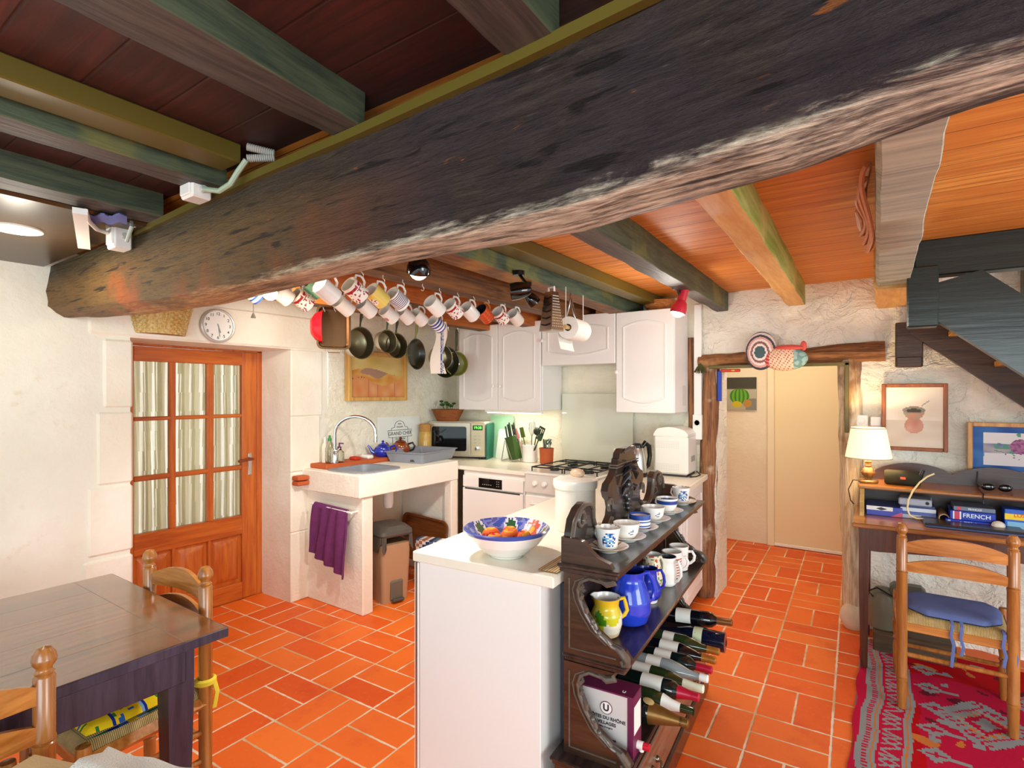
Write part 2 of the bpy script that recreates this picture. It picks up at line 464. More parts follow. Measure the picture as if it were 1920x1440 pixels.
# back wall with the doorway
HX0, HX1, HZ = -1.02, -.215, 1.70
g = G()
g.k = 0; wall_sheet(g, lambda u, v, d: (u, YB - d - .03 * abs(nz(u * 4.5, v * 6.5, 5)) + .012 * abs(nz(u * 12, v * 16, 8)), v), -1.14, 2.3, 0, 3.2, [(HX0, HX1, -.1, HZ)], .026, 3.6, .03)
g.k = 1; wall_sheet(g, lambda u, v, d: (u, YB - d, v), -3.6, -1.14, 0, 2.3, [], .014, 4)
g.k = 2
g.box(HX0 - .05, HX0, YB + .01, YB + .3, 0, HZ); g.box(HX1, HX1 + .05, YB + .01, YB + .3, 0, HZ); g.box(HX0 - .05, HX1 + .05, YB + .01, YB + .3, HZ, HZ + .05)
struct(g, 'wall_back', [WALLR, WALLK, WALLR], smooth=70)
# hall beyond
g = G(); g.box(-2.0, 1.0, YH, YH + .1, 0, 2.3); struct(g, 'wall_hall_back', HALLW)
g = G(); g.box(-2.1, -2.0, YB + .3, YH, 0, 2.3); struct(g, 'wall_hall_left', HALLW)
g = G(); g.box(.9, 1.0, YB + .3, YH, 0, 2.3); struct(g, 'wall_hall_right', HALLW)
g = G(); g.box(-2.1, 1.0, YB + .3, YH + .1, 2.25, 2.3); struct(g, 'ceiling_hall', HALLW)
g = G(); g.box(-.9, .0, YH - .03, YH, .02, 2.0, .004); d2 = struct(g, 'door_2', M('hall_door_paint', '#f0dcb2', .5))
g = G(); g.box(-.965, -.9, YH - .045, YH, 0, 2.06, .006); g.box(.0, .065, YH - .045, YH, 0, 2.06, .006); g.box(-.965, .065, YH - .045, YH, 2.0, 2.06, .006)
g.build('door_frame', M('hall_frame_paint', '#f2e2c0', .5), d2)
g = G(); g.box(-.9, .0, YH - .04, YH - .03, .005, .035, .004); g.build('draught_strip', WHITE, d2)
# ceilings
ZC = 2.235
struct(G().box(XW - .1, 1.0, .95, YB + .1, ZC, ZC + .03), 'ceiling_kitchen', CEIL_K, smooth=0)
struct(G().box(XW - .1, 2.3, -2.2, .95, ZC, ZC + .03), 'ceiling_dining', CEIL_D, smooth=0)
struct(G().box(1.0, 2.3, .95, 3.3, ZC, ZC + .03), 'ceiling_stair', CEIL_K, smooth=0)
# painted soffit along the left wall
struct(G().box(XW - .02, -2.33, -2.2, .93, 2.142, 2.22, .01), 'ceiling_soffit', M('soffit_brown', '#4a3620', .3, var=.2))

# ---------------------------------------------------------------- the great beam
FR = [(-3.6, .93, 1.955), (-3.4, .94, 1.93), (-2.28, .945, 1.862), (-1.52, .92, 1.842), (-1.03, .9, 1.849), (-.689, .885, 1.848), (-.458, .87, 1.842),
      (-.244, .85, 1.861), (-.096, .835, 1.87), (-.011, .82, 1.884), (.124, .80, 1.892), (2.3, .6, 1.93)]
SIL = [(-3.6, 1.02, 1.90), (-3.09, 1.05, 1.868), (-2.54, 1.055, 1.847), (-2.09, 1.05, 1.834), (-1.526, 1.03, 1.845), (-1.155, 1.01, 1.848), (-.843, 1.0, 1.841), (-.684, .995, 1.836),
       (-.519, .985, 1.832), (-.401, .975, 1.842), (-.268, .965, 1.848), (-.109, .95, 1.854), (-.012, .935, 1.867), (.076, .92, 1.876), (.141, .91, 1.88), (2.3, .75, 1.91)]
tb = lambda T, i: [(r[0], r[i]) for r in T]
TOP = [(-3.6, .95), (-2.49, .945), (-1.476, .893), (-1.08, .888), (-.598, .869), (-.302, .847), (2.3, .62)]
g = G(); NX = 150; prof_n = 0
rows = []
for i in range(NX + 1):
    x = XW + .01 + (2.0 - XW) * i / NX if i else XW - .005
    yf, zf = lerp(tb(FR, 1), x), lerp(tb(FR, 2), x); ys, zs = lerp(tb(SIL, 1), x), lerp(tb(SIL, 2), x); yt = lerp(TOP, x)
    P = []
    for k in range(9): t = k / 8; P.append((yt + (yf - yt) * t, 2.15 + (zf - 2.15) * t))
    P += [(yf + .012, zf - .006), (yf + (ys - yf) * .4, zf + (zs - zf) * .6), (yf + (ys - yf) * .75, zs + .001), (ys, zs), (ys + .05, zs + .012), (ys + .1, zs + .05), (ys + .13, zs + .12), (ys + .13, 2.15)]
    row = []
    for k, (y, z) in enumerate(P):
        w = 0 if k in (0, len(P) - 1) else 1
        d = (.014 * nz(x * 2.2, z * 6, y * 6) + .008 * nz(x * 7, z * 16, y * 16) + .003 * nz(x * 30, z * 40, 1)) * w
        row.append((x, y + d * (1 if k < 9 else .4), z + (d * .5 if 8 <= k < 13 else 0)))
    rows.append(row)
n = len(rows[0])
g.add([p for r in rows for p in r], [(i * n + k, (i + 1) * n + k, (i + 1) * n + (k + 1) % n, i * n + (k + 1) % n) for i in range(NX) for k in range(n)] + [tuple(range(n)), tuple(NX * n + k for k in range(n))[::-1]])
o = struct(g, 'main_beam', BEAM, smooth=60, label='huge rough dark oak beam crossing the whole ceiling')
# trunking strip along the beam's top edge
g = G(); pts = []
for i in range(40):
    x = -2.5 + 4.3 * i / 39; y = lerp(TOP, x) - .008; pts.append((x, y))
g.add([(x, y + dy, z) for x, y in pts for dy, z in ((-.008, 2.128), (-.008, 2.151), (.012, 2.151), (.012, 2.128))],
      [(i * 4 + k, (i + 1) * 4 + k, (i + 1) * 4 + (k + 1) % 4, i * 4 + (k + 1) % 4) for i in range(39) for k in range(4)] + [(0, 1, 2, 3)])
struct(g, 'trim_2', OLIVE, smooth=0, label='olive cable trunking along the top edge of the great beam')

def joist(name, x0a, x1a, ya, x0b, x1b, yb, zb, mats, label, zt=ZC, wane=0, seed=0):
    """a rough joist from y=ya to y=yb; mats = (bottom, right side, left side)"""
    g = G(); N = max(8, int(abs(yb - ya) / .07)); R = []
    for i in range(N + 1):
        t = i / N; y = ya + (yb - ya) * t; a = x0a + (x0b - x0a) * t; b = x1a + (x1b - x1a) * t
        d = lambda k, s=.006: s * nz(y * 4, k * 3.7 + seed, seed) + s * .5 * nz(y * 13, k * 5.1 + seed, 2)
        wz = wane * max(0, .5 + nz(y * 3.3, seed, 5)) if wane else 0
        R.append([(a + d(1), y, zt), (a + d(2), y, zb + .012 + wz + d(3)), (a + .012 + wz * .6 + d(4), y, zb + d(5) * .6), (b - .003 + d(6), y, zb + d(7) * .6), (b + d(6), y, zb + .003 + d(7) * .6), (b + d(9), y, zt)])
    m = 6
    for i in range(N):
        for k in range(m - 1):
            g.k = 2 if k == 0 else (0 if k in (1, 2) else 1)
            q = [R[i][k], R[i][k + 1], R[i + 1][k + 1], R[i + 1][k]]
            g.add(q, [(0, 1, 2, 3) if yb < ya else (3, 2, 1, 0)])
    g.k = 0; g.add(R[0], [tuple(range(m))]); g.add(R[-1], [tuple(range(m))[::-1]])
    # weld by position
    me_v = {}; nv = []; mp = []
    for p in g.v:
        k = tuple(round(c, 5) for c in p)
        if k not in me_v: me_v[k] = len(nv); nv.append(p)
        mp.append(me_v[k])
    g.v = nv; g.f = [tuple(mp[i] for i in f) for f in g.f]
    return struct(g, name, list(mats), smooth=40, label=label)
jd = (J_DARK, J_GREEN, J_DARK)
joist('ceiling_joist', -.61, -.492, .87, -.59, -.47, -2.0, 2.15, jd, 'dark joist above the middle of the great beam, dining side', seed=1)
joist('ceiling_joist', -1.165, -1.05, .89, -1.11, -.85, -1.0, 2.15, jd, 'thick green-sided joist above the dining area', seed=2)
joist('ceiling_joist', -1.82, -1.71, .9, -1.80, -1.69, -2.0, 2.15, jd, 'green joist with olive trunking along its side', seed=3)
joist('ceiling_joist', -2.32, -2.19, .92, -2.32, -2.19, -2.0, 2.15, jd, 'dark green joist next to the painted soffit', seed=4)
ju = lambda r: (J_DARK, r, J_DARK)
joist('ceiling_joist', -3.0, -2.87, 1.0, -2.96, -2.83, YB, 2.05, (J_BROWN, J_LAMPLIT, J_BROWN), 'brown joist nearest the left wall, carrying the pans', seed=5)
joist('ceiling_joist', -2.53, -2.40, 1.0, -2.50, -2.37, YB, 2.055, (J_BROWN, J_LAMPLIT, J_BROWN), 'brown joist carrying the far row of mugs', seed=6)
joist('ceiling_joist', -2.08, -1.94, 1.0, -2.08, -1.93, YB, 2.07, (J_BROWN, J_BROWN, J_BROWN), 'brown joist carrying the near row of mugs', seed=7)
joist('ceiling_joist', -1.66, -1.50, 1.0, -1.73, -1.58, YB, 2.10, (J_BROWN, J_GREEN, J_BROWN), 'green-sided joist with olive trunking above the wall cabinets', seed=8)
joist('ceiling_joist', -.985, -.85, 1.0, -1.04, -.94, YB, 2.10, (J_DARK, J_GREEN, J_BROWN), 'green joist with bark edge above the tall cabinet', wane=.03, seed=9)
joist('ceiling_joist', -.47, -.35, 1.0, -.56, -.445, YB, 2.10, (J_PINE, J_YGREEN, J_PINE), 'pale pine joist with yellow-green side above the doorway', seed=10)
joist('ceiling_joist', -.012, .11, .9, -.04, .10, 3.36, 2.05, (J_GREY, J_GREY, J_GREY), 'wide grey weathered joist beside the staircase', seed=11)
joist('ceiling_joist', -.05, .1, 3.37, -.045, .115, YB, 2.035, (J_PINE, J_PINE, J_PINE), 'short pale block carrying the grey joist end', seed=12)
# ================================================================ common materials
PINE_D = wood('varnished_door_pine', '#b04f16', '#d2762c', 'z', .35, .7, .08, coat=.2)
PINE_H = wood('varnished_door_rail', '#a84a15', '#cf7028', 'y', .35, .7, .08, coat=.2)
def glass_mat(name, col='#ffffff', rough=.02, ior=1.2, alpha=.25):
    m, nt, b = new_mat(name)
    b.inputs['Base Color'].default_value = (*rgb(col), 1); b.inputs['Roughness'].default_value = rough
    b.inputs['Transmission Weight'].default_value = 1; b.inputs['IOR'].default_value = ior
    return m
GLASS = glass_mat('clear_pane')
CHROME = M('chrome', '#dcdcdc', .12, 1); STEEL = M('brushed_steel', '#c2bfba', .28, 1, var=.1, vscale=30)
LAMIN = M('white_laminate', '#f1ede6', .35); LAMIN2 = M('cabinet_white', '#efece8', .38)
WORKTOP = M('cream_worktop', '#f2ebda', .28, var=.03)
BLACK = M('black_plastic', '#0d0d0e', .3); BLACKG = M('black_gloss', '#08090b', .08, coat=.5); DGREY = M('dark_grey', '#3a3a3c', .5)
WPLAS = M('white_plastic', '#f3f1ec', .4); GREYP = M('grey_plastic', '#8f939c', .45); TERRA = M('terracotta', '#bd5a2c', .7, var=.12, bmp=.1)
MASON = plaster_mat('white_masonry', '#f2eada', '#f8f2e4')
WICKER = wood('wicker', '#9a6a2a', '#d9ad62', 'x', .7, 3, .8)
WHITEC = M('white_china', '#f5f2ec', .15, coat=.3); PAINT = painted('glazed_pattern', .18, .3); PAINTM = painted('matt_pattern', .7); PAINTC = painted('cloth_pattern', .9, 0, .1, .3, 300)
def translucent_cloth(name):
    m, nt, b = new_mat(name); X.nt = nt
    a = nt.nodes.new('ShaderNodeAttribute'); a.attribute_name = 'Col'; nt.links.new(a.outputs['Color'], b.inputs['Base Color']); b.inputs['Roughness'].default_value = .9
    t = nt.nodes.new('ShaderNodeBsdfTranslucent'); nt.links.new(a.outputs['Color'], t.inputs[0]); mx = nt.nodes.new('ShaderNodeMixShader'); mx.inputs[0].default_value = .5
    nt.links.new(b.outputs[0], mx.inputs[1]); nt.links.new(t.outputs[0], mx.inputs[2]); nt.links.new(mx.outputs[0], nt.nodes['Material Output'].inputs[0]); return m
CURT = translucent_cloth('curtain_cloth')
PAPER = M('paper', '#f2efe8', .8); INK = M('dark_print', '#33363c', .6)
GREENP = M('green_plastic', '#1f8a3c', .35)

# ================================================================ the glazed door
Yd = XD
g = G(); x0, x1 = XD - .045, XD
cols = ((1.457, 1.665), (1.703, 1.905), (1.949, 2.153)); rowz = ((.615, .945), (.978, 1.327), (1.352, 1.706))
g.box(x0, x1, 1.33, 1.457, .004, 1.80, .004); g.box(x0, x1, 2.153, 2.262, .004, 1.80, .004)
g.k = 1
g.box(x0, x1, 1.457, 2.153, 1.706, 1.80, .003); g.box(x0, x1, 1.457, 2.153, .475, .612, .003); g.box(x0, x1, 1.457, 2.153, .004, .125, .003)
for (a, b_), (c, d) in zip(rowz, rowz[1:]): g.box(x0 + .006, x1 - .002, 1.457, 2.153, b_, c, .006)
g.k = 0
for (a, b_), (c, d) in zip(cols, cols[1:]): g.box(x0 + .006, x1, b_, c, .61, 1.71, .006)
g.box(x0 + .006, x1 - .024, 1.45, 2.16, .12, .48)
for (a, b_) in ((1.457, 1.68), (1.70, 1.91), (1.93, 2.153)):
    g.box(x0 + .012, x1 - .002, b_, b_ + .02, .12, .48, .004) if b_ < 2.1 else None
    g.add([(x1 - .024, a + .02, .148), (x1 - .024, b_ - .02, .148), (x1 - .024, b_ - .02, .452), (x1 - .024, a + .02, .452), (x1 - .006, a + .05, .19), (x1 - .006, b_ - .05, .19), (x1 - .006, b_ - .05, .41), (x1 - .006, a + .05, .41)],
          [(4, 5, 6, 7), (0, 1, 5, 4), (1, 2, 6, 5), (2, 3, 7, 6), (3, 0, 4, 7)])
DOOR = struct(g, 'door_1', [PINE_D, PINE_H])
for a, b_ in cols:
    for c, d in rowz:
        G().box(XD - .028, XD - .024, a, b_, c, d).build('glass_pane', GLASS, DOOR, 0)
g = G(); g.box(XD - .06, XD - .005, 2.265, DY1 + .002, 0, DZ, .005); g.box(XD - .06, XD - .005, DY0 - .002, 1.328, 0, DZ, .005); g.box(XD - .06, XD - .005, DY0, DY1, 1.802, DZ + .002, .005)
g.box(XD - .06, XD + .01, DY0, DY1, -.02, .003); g.build('door_frame', PINE_D, DOOR)
g = G(); g.box(XD, XD + .006, 2.195, 2.222, .9, 1.06, .003); g.cyl((XD, 2.208, .945), (XD + .008, 2.208, .945), .008)
hd = g.build('lock_plate', CHROME, DOOR)
g = G(); g.cyl((XD, 2.208, 1.02), (XD + .045, 2.208, 1.02), .009); g.tube([(XD + .045, 2.208, 1.02), (XD + .048, 2.15, 1.018), (XD + .042, 2.1, 1.012)], [.009, .011, .010])
g.build('door_handle', wood('handle_wood', '#6a2a12', '#8a3a1a', 'y'), DOOR)
# striped curtain behind the panes
def cur(u, v):
    y = 1.44 + .735 * u; fold = sin(u * 46 + 2 * sin(u * 9)) * .014 + .006 * sin(u * 111 + v * 3)
    return (XD - .065 + fold, y + .012 * sin(v * 3 + u * 8), .5 + 1.26 * v)
def curp(c, n):
    u = (c.y - 1.44) / .735; s = (u * 10.0) % 1
    if s < .2 or .3 < s < .36: return '#f4f1ea'
    return '#c4bca0' if s < .62 else '#d6cfba'
tag(G().sheet(cur, 150, 10, .003).build('curtain', CURT, None, 60, curp), 'striped beige and white curtain hanging behind the glazed door', 'curtain')
light('daylight_behind_door', 'AREA', (-4.9, 1.8, 1.3), 22, (1, .98, .94), 1.4, (-3.9, 1.8, 1.1), 1.6)

# ================================================================ masonry sink counter
SK = thing('sink_counter', 'white masonry sink counter along the left wall', 'sink counter', (0, 0, 0))
SX0, SX1, SY0, SY1, SZ = XW + .004, -2.872, 2.395, 3.405, .952
bx0, bx1, by0, by1 = -3.30, -2.94, 2.47, 2.82
g = G()
g.box(bx1, SX1, SY0, SY1, .80, SZ, .006); g.box(SX0, bx0, SY0, SY1, .80, SZ, .006)
g.box(bx0 - .01, bx1 + .01, SY0, by0, .80, SZ, .006); g.box(bx0 - .01, bx1 + .01, by1, SY1, .80, SZ, .006)
g.box(bx0 - .01, bx1 + .01, by0 - .01, by1 + .01, .80, .815)
g.build('slab', MASON, SK)
G().box(SX0, -2.895, 2.44, 2.53, 0, .802, .006).build('side_panel', MASON, SK)
G().box(-2.955, -2.88, 3.325, 3.40, 0, .802, .005).build('post', MASON, SK)
G().box(SX0, -2.9, 3.40, 3.43, 0, .95).build('end_wall', MASON, SK)
g = G(); g.box(SX0, -3.31, 2.46, 3.38, SZ, .985, .006); g.build('tile_ledge', TERRA, SK, label='terracotta tiled ledge behind the sink')
g = G(); g.box(-3.49, -3.41, 2.30, 2.392, .845, .875, .006); g.box(-3.49, -3.41, 2.30, 2.392, .882, .912, .006); g.build('tile_step', TERRA, SK, label='terracotta tiles stacked at the slab end')
g = G(); p = [at(720, 930, x=-3.1)]; q = at(728, 925, x=-3.08)
g.cyl((q.x, q.y, .80), (q.x, q.y, .76), .02); g.cyl((q.x - .12, q.y, .77), (q.x + .03, q.y, .77), .018); g.lathe([(0, .64), (.03, .645), (.038, .68), (.038, .76), (.03, .77), (0, .77)], 16, (q.x, q.y, 0))
g.cyl((q.x + .02, q.y, .775), (q.x + .06, q.y + .18, .79), .012)
g.build('drain_trap', WPLAS, SK)
# tap
TP = thing('kitchen_tap', 'tall chrome swan-neck tap over the sink', 'tap', (-3.36, 2.57, .985))
g = G(); g.lathe([(0, 0), (.026, 0), (.026, .1), (.02, .11), (0, .11)], 16); g.build('tap_body', CHROME, TP)
g = G(); dx, dy = .25, .17
pts = [(0, 0, .1), (0, 0, .22)] + [(dx * (1 - cos(t)) / 2, dy * (1 - cos(t)) / 2, .22 + .125 * sin(t)) for t in [pi * i / 12 for i in range(1, 12)]] + [(dx, dy, .21), (dx, dy, .17)]
g.tube(pts, .0125, 10); g.build('spout', CHROME, TP)
g = G(); g.cyl((dx, dy, .185), (dx, dy, .155), .015); g.build('aerator', CHROME, TP)
g = G(); g.tube([(.02, 0, .08), (.05, -.01, .095), (.09, -.02, .12)], [.006, .006, .005]); g.build('lever', CHROME, TP)
# washing-up bowl sitting in the sink
def rrect(w, d, r, n=6):
    P = []
    for cx, cy, a in ((w - r, d - r, 0), (-w + r, d - r, 90), (-w + r, -d + r, 180), (w - r, -d + r, 270)):
        P += [(cx + r * cos(radians(a + 90 * i / n)), cy + r * sin(radians(a + 90 * i / n))) for i in range(n + 1)]
    return P
def shell(g, rings, close_last=True):
    """rings of equal length: [(poly, z)...] skinned into a surface"""
    n = len(rings[0][0]); vs = [(x, y, z) for P, z in rings for x, y in P]
    fs = [(i * n + j, i * n + (j + 1) % n, (i + 1) * n + (j + 1) % n, (i + 1) * n + j) for i in range(len(rings) - 1) for j in range(n)]
    fs.append(tuple(range(n))[::-1]); fs.append(tuple((len(rings) - 1) * n + j for j in range(n)))
    return g.add(vs, fs)
def tub(g, w, d, r, h, taper=.03, lip=.012, t=.006):
    R = rrect
    return shell(g, [(R(w - taper, d - taper, r), 0), (R(w, d, r), h), (R(w + lip, d + lip, r + lip), h), (R(w + lip, d + lip, r + lip), h + t), (R(w - t, d - t, r - t * .5), h + t), (R(w - taper - t, d - taper - t, r - t), t)])
g = G(); tub(g, .165, .158, .06, .135, .03, .05, .007)
tag(g.build('washing_up_bowl', GREYP), 'rounded grey plastic washing-up bowl set in the sink', 'bowl', None, (-3.12, 2.645, .818), radians(2))
# draining tub
t = thing('dish_tub', 'rectangular grey plastic tub standing on the sink slab', 'tub', (-3.16, 3.28, SZ + .001), radians(9))
g = G(); tub(g, .185, .25, .02, .08, .025, .012, .005); g.build('tub_body', M('grey_tub', '#8d919b', .4), t)
g = G(); g.prism([(.02 * cos(a), .022 * sin(a) - .0) for a in [pi * i / 10 for i in range(11)]], -.228, -.234, 'y'); g.build('drain_notch', M('notch_shade', '#4a4438', .6), t, loc=(.07, 0, .012))
# bottles by the tap
def bottle(name, label, c, prof, mat, capprof, capmat, loc, extra=None):
    t = thing(name, label, c, loc); G().lathe(prof, 18).build('bottle_body', mat, t)
    g = G(); g.lathe(capprof, 14)
    if extra: extra(g)
    g.build('cap', capmat, t); return t
CLEARP = glass_mat('clear_plastic', '#e9f0e4', .08, 1.3)
bottle('washing_up_liquid', 'clear washing-up liquid bottle with green cap by the tap', 'bottle', [(0, 0), (.03, 0), (.032, .02), (.03, .11), (.018, .15), (.011, .165), (0, .165)], CLEARP,
       [(0, .163), (.014, .163), (.014, .18), (.008, .19), (.008, .205), (0, .205)], GREENP, (-3.40, 2.555, .985))
bottle('liquid_soap', 'clear hand soap bottle with purple pump beside the tap', 'soap', [(0, 0), (.035, 0), (.037, .015), (.035, .075), (.012, .1), (0, .1)], CLEARP,
       [(0, .098), (.014, .098), (.016, .115), (.006, .12), (.006, .145), (0, .145)], M('purple_pump', '#6a3a6a', .4), (-3.385, 2.63, .985), lambda g: g.tube([(0, 0, .142), (.035, .01, .14)], .005))
bottle('spray_bottle', 'slim white bottle behind the green-capped liquid', 'bottle', [(0, 0), (.024, 0), (.025, .12), (.012, .15), (0, .15)], M('cream_bottle', '#efe6d2', .4), [(0, .148), (.011, .148), (.009, .19), (0, .19)], WPLAS, (-3.46, 2.56, .985))
g = G(); g.box(-.04, .04, -.03, .03, 0, .025, .008); tag(g.build('sponge', M('red_sponge', '#c93a22', .9, bmp=.4, bscale=300)), 'red sponge on the ledge right of the tap', 'sponge', None, (-3.40, 2.79, .985))
g = G(); g.box(-.05, .05, -.03, .03, 0, .03, .01); tag(g.build('soap_dish', WPLAS), 'white soap dish on the ledge beside the red sponge', 'soap dish', None, (-3.39, 2.90, .985))
def teapot(name, label, mat, lidmat, loc, rz, s=1, glass=False):
    t = thing(name, label, 'teapot', loc, rz)
    g = G(); g.lathe([(0, 0), (.045 * s, 0), (.066 * s, .02 * s), (.072 * s, .045 * s), (.06 * s, .075 * s), (.038 * s, .088 * s), (.036 * s, .09 * s), (0, .09 * s)], 22); g.build('pot_body', mat, t)
    g = G(); g.lathe([(.04 * s, .088 * s), (.036 * s, .096 * s), (.015 * s, .106 * s), (.006 * s, .108 * s), (.011 * s, .118 * s), (.008 * s, .126 * s), (0, .127 * s)], 18); g.build('lid', lidmat, t)
    g = G(); g.tube([(-.055 * s, 0, .03 * s), (-.085 * s, 0, .045 * s), (-.1 * s, 0, .075 * s), (-.115 * s, 0, .09 * s)], [.018 * s, .014 * s, .009 * s, .007 * s], 10); g.build('spout', mat, t)
    g = G(); g.tube([(.055 * s, 0, .075 * s), (.09 * s, 0, .085 * s), (.105 * s, 0, .06 * s), (.095 * s, 0, .035 * s), (.065 * s, 0, .025 * s)], .0075 * s, 8); g.build('handle', mat if not glass else BLACK, t)
    return t
BLUEG = M('cobalt_glaze', '#1c2fa8', .12, coat=.5)
teapot('teapot', 'cobalt blue teapot behind the grey tub', BLUEG, BLUEG, (-3.385, 3.06, .985), radians(50), 1.05)
teapot('teapot', 'amber glass teapot with black handle behind the grey tub', M('amber_glass', '#8a3d10', .1, coat=.6), M('amber_lid', '#6a2c0c', .2), (-3.40, 3.27, .985), radians(35), 1.15, True)
# glass splash sign
t = thing('glass_panel_sign', 'clear glass panel printed with a chef crest, leaning on the left wall', 'sign', (XW + .012, 3.36, .987), rot=(0, radians(-3), 0))
G().box(.0, .006, -.25, .25, 0, .31).build('glass_sheet', M('frosted_glass', '#eef2ee', .1, alpha=1, coat=.4), t)
rz90 = (pi / 2, 0, pi / 2)
for txt, z, sz in (('GRAND CHEF', .165, .044), ('TRADITION', .118, .022), ('MENU', .248, .016), ('DU JOUR', .222, .018), ('CUISINE', .085, .014)):
    words('lettering', txt, sz, INK, t, (.0075, .0, z), rz90)
g = G()
def band(P, w=.002): g.tube([(.0075, y, z) for y, z in P], w, 5)
band([(-.13, .135), (-.14, .195), (.14, .195), (.13, .165), (.14, .135), (-.13, .135)]); band([(-.1, .195), (-.095, .215), (-.06, .22)] + [(.06 * cos(a), .225 + .05 * sin(a)) for a in [pi - pi * i / 12 for i in range(13)]] + [(.095, .215), (.1, .195)])
band([(-.09, .135), (-.09, .03)]); band([(.09, .135), (.09, .03)])
g.build('crest_outline', INK, t)
g = G(); g.lathe([(0, 0), (.055, 0), (.058, .02), (.058, .24), (.05, .25), (.05, .31), (.045, .315), (0, .315)], 20)
j = thing('storage_jar', 'tall jar with cork stopper beside the microwave', 'jar', (-3.43, 3.60, .912)); 
G().lathe([(0, 0), (.055, 0), (.058, .02), (.058, .22), (.045, .25), (0, .25)], 20).build('jar_body', M('pasta_jar', '#c9a04a', .3, var=.25, vscale=40, coat=.4), j)
G().lathe([(.046, .25), (.05, .252), (.05, .31), (.046, .314), (0, .314)], 18).build('cork_stopper', M('cork', '#c08a4a', .9, var=.2, vscale=60), j)
# purple towel on a rail
t = thing('towel_rail', 'white towel rail on the end of the sink counter', 'towel rail', (0, 0, 0))
g = G(); g.cyl((-3.38, 2.385, .715), (-2.94, 2.385, .700), .008); g.cyl((-3.37, 2.385, .715), (-3.37, 2.445, .715), .006); g.cyl((-2.95, 2.385, .701), (-2.95, 2.445, .701), .006); g.build('rail', WPLAS, t)
def tw(u, v):
    x = -3.345 + .36 * u; f = .012 * sin(u * 24 + v * 2) * (.3 + v) + .006 * sin(u * 9 + v * 5)
    top = .722 - .016 * u; L = .34 + .1 * u
    if v < .08: a = v / .08 * pi / 2; return (x, 2.397 - .024 * sin(a) * .6 , top + .004 - .012 * (1 - cos(a)))
    w = (v - .08) / .92
    return (x - .02 * w + .04 * w * (u - .5), 2.378 - f - .02 * sin(w * 2.2) * u, top - .008 - L * w)
TOWEL = M('purple_towelling', '#7d3f72', .95, var=.25, vscale=25, bmp=.8, bscale=350, spec=.1)
tag(G().sheet(tw, 48, 40, .012).build('towel', TOWEL, None, 70), 'purple bath towel hanging on the sink counter end', 'towel')
# under the sink
t = thing('pedal_bin', 'beige pedal bin with grey lid under the sink', 'bin', (-3.02, 2.78, 0), radians(-14))
g = G(); shell(g, [(rrect(.115, .105, .03), 0), (rrect(.135, .12, .035), .42)]); g.build('bin_body', M('bin_beige', '#b3906e', .45), t)
g = G(); shell(g, [(rrect(.142, .127, .04), .475), (rrect(.15, .135, .045), .49), (rrect(.146, .13, .045), .515), (rrect(.11, .1, .05), .545)]); g.build('lid', M('bin_lid', '#56504a', .45), t)
def bag(u, v):
    a = 2 * pi * u; P = rrect(1, 1, .3, 8); k = int(u * (len(P) - 1)); x, y = P[k]
    r = 1.04 + .05 * sin(a * 9) * (1 - v) + .03 * sin(a * 17)
    return (x * .14 * r, y * .125 * r, .405 + .075 * v + (.035 * sin(a * 5) - .01) * (1 - v))
g = G(); g.grid(bag, 44, 4); g.build('bin_liner', M('bin_bag', '#5a554e', .15, coat=.4), t)
g = G(); g.box(.06, .135, -.05, .05, .02, .16, .01); g.build('pedal_recess', M('pedal_grey', '#6b6558', .5), t)
g = G(); g.box(.115, .165, -.045, .045, .015, .035, .006); g.build('pedal', M('pedal_dark', '#504b42', .5), t)
g = G(); P = rrect(.235, .17, .05); shell(g, [(P, 0), (rrect(.25, .185, .055), .03), (rrect(.25, .185, .055), .036), (rrect(.232, .167, .048), .034), (rrect(.222, .157, .045), .01)])
tag(g.build('wooden_tray', wood('tray_wood', '#5c2f10', '#8a4a1c', 'x', .35)), 'brown wooden tray leaning under the sink', 'tray', None, (-3.14, 3.30, .30)).rotation_euler = (radians(84), radians(3), 0)
def bagp(c, n):
    k = (int(floor(c.x * 34)) * 7 + int(floor(c.z * 34)) * 13) % 5
    return ('#e9e2d6', '#2f3f6a', '#c0785a', '#5a6f86', '#efe9de')[k]
g = G(); g.box(-.12, .12, -.04, .04, 0, .34, .02); b_ = G(); b_.grid(lambda u, v: (-.13 + .26 * u, -.045 - .012 * sin(u * 5) * v, .36 * v), 26, 30); b_.grid(lambda u, v: (.13, -.045 + .09 * u, .36 * v), 6, 30); b_.grid(lambda u, v: (.13 - .26 * u, .045, .36 * v), 26, 30); b_.grid(lambda u, v: (-.13 + .26 * u, -.045 + .09 * v, .36), 20, 6)
tag(b_.build('shopping_bag', PAINTC, None, 40, bagp), 'blue and rust patterned shopping bag behind the bin', 'bag', None, (-2.93, 3.16, 0), radians(12))

# ================================================================ back run: dishwasher, worktop, cooker
YF = 3.43
W = thing('worktop', 'cream worktop over the dishwasher', 'worktop', (0, 0, 0))
G().box(-3.5, -2.243, YF, YB - .016, .876, .91, .006).build('worktop_board', WORKTOP, W)
t = thing('dishwasher', 'white dishwasher with dark control panel beside the cooker', 'dishwasher', (-2.86, YF + .01, 0))
G().box(0, .60, .02, .6, .09, .872, .003).build('body', LAMIN, t)
G().box(.004, .596, -.004, .02, .12, .735, .006).build('door_panel', LAMIN, t)
G().box(.004, .596, .0, .02, .742, .835, .004).build('fascia', LAMIN, t)
G().box(.17, .40, -.003, .004, .75, .825, .002).build('control_panel', BLACKG, t)
g = G()
for i in range(5): g.box(.21 + .02 * i, .218 + .02 * i, -.0045, -.003, .775, .778)
for i in range(3):
    for k in range(2): g.box(.35 + .018 * k, .355 + .018 * k, -.0045, -.003, .77 + .018 * i, .774 + .018 * i)
g.build('indicator_marks', WPLAS, t)
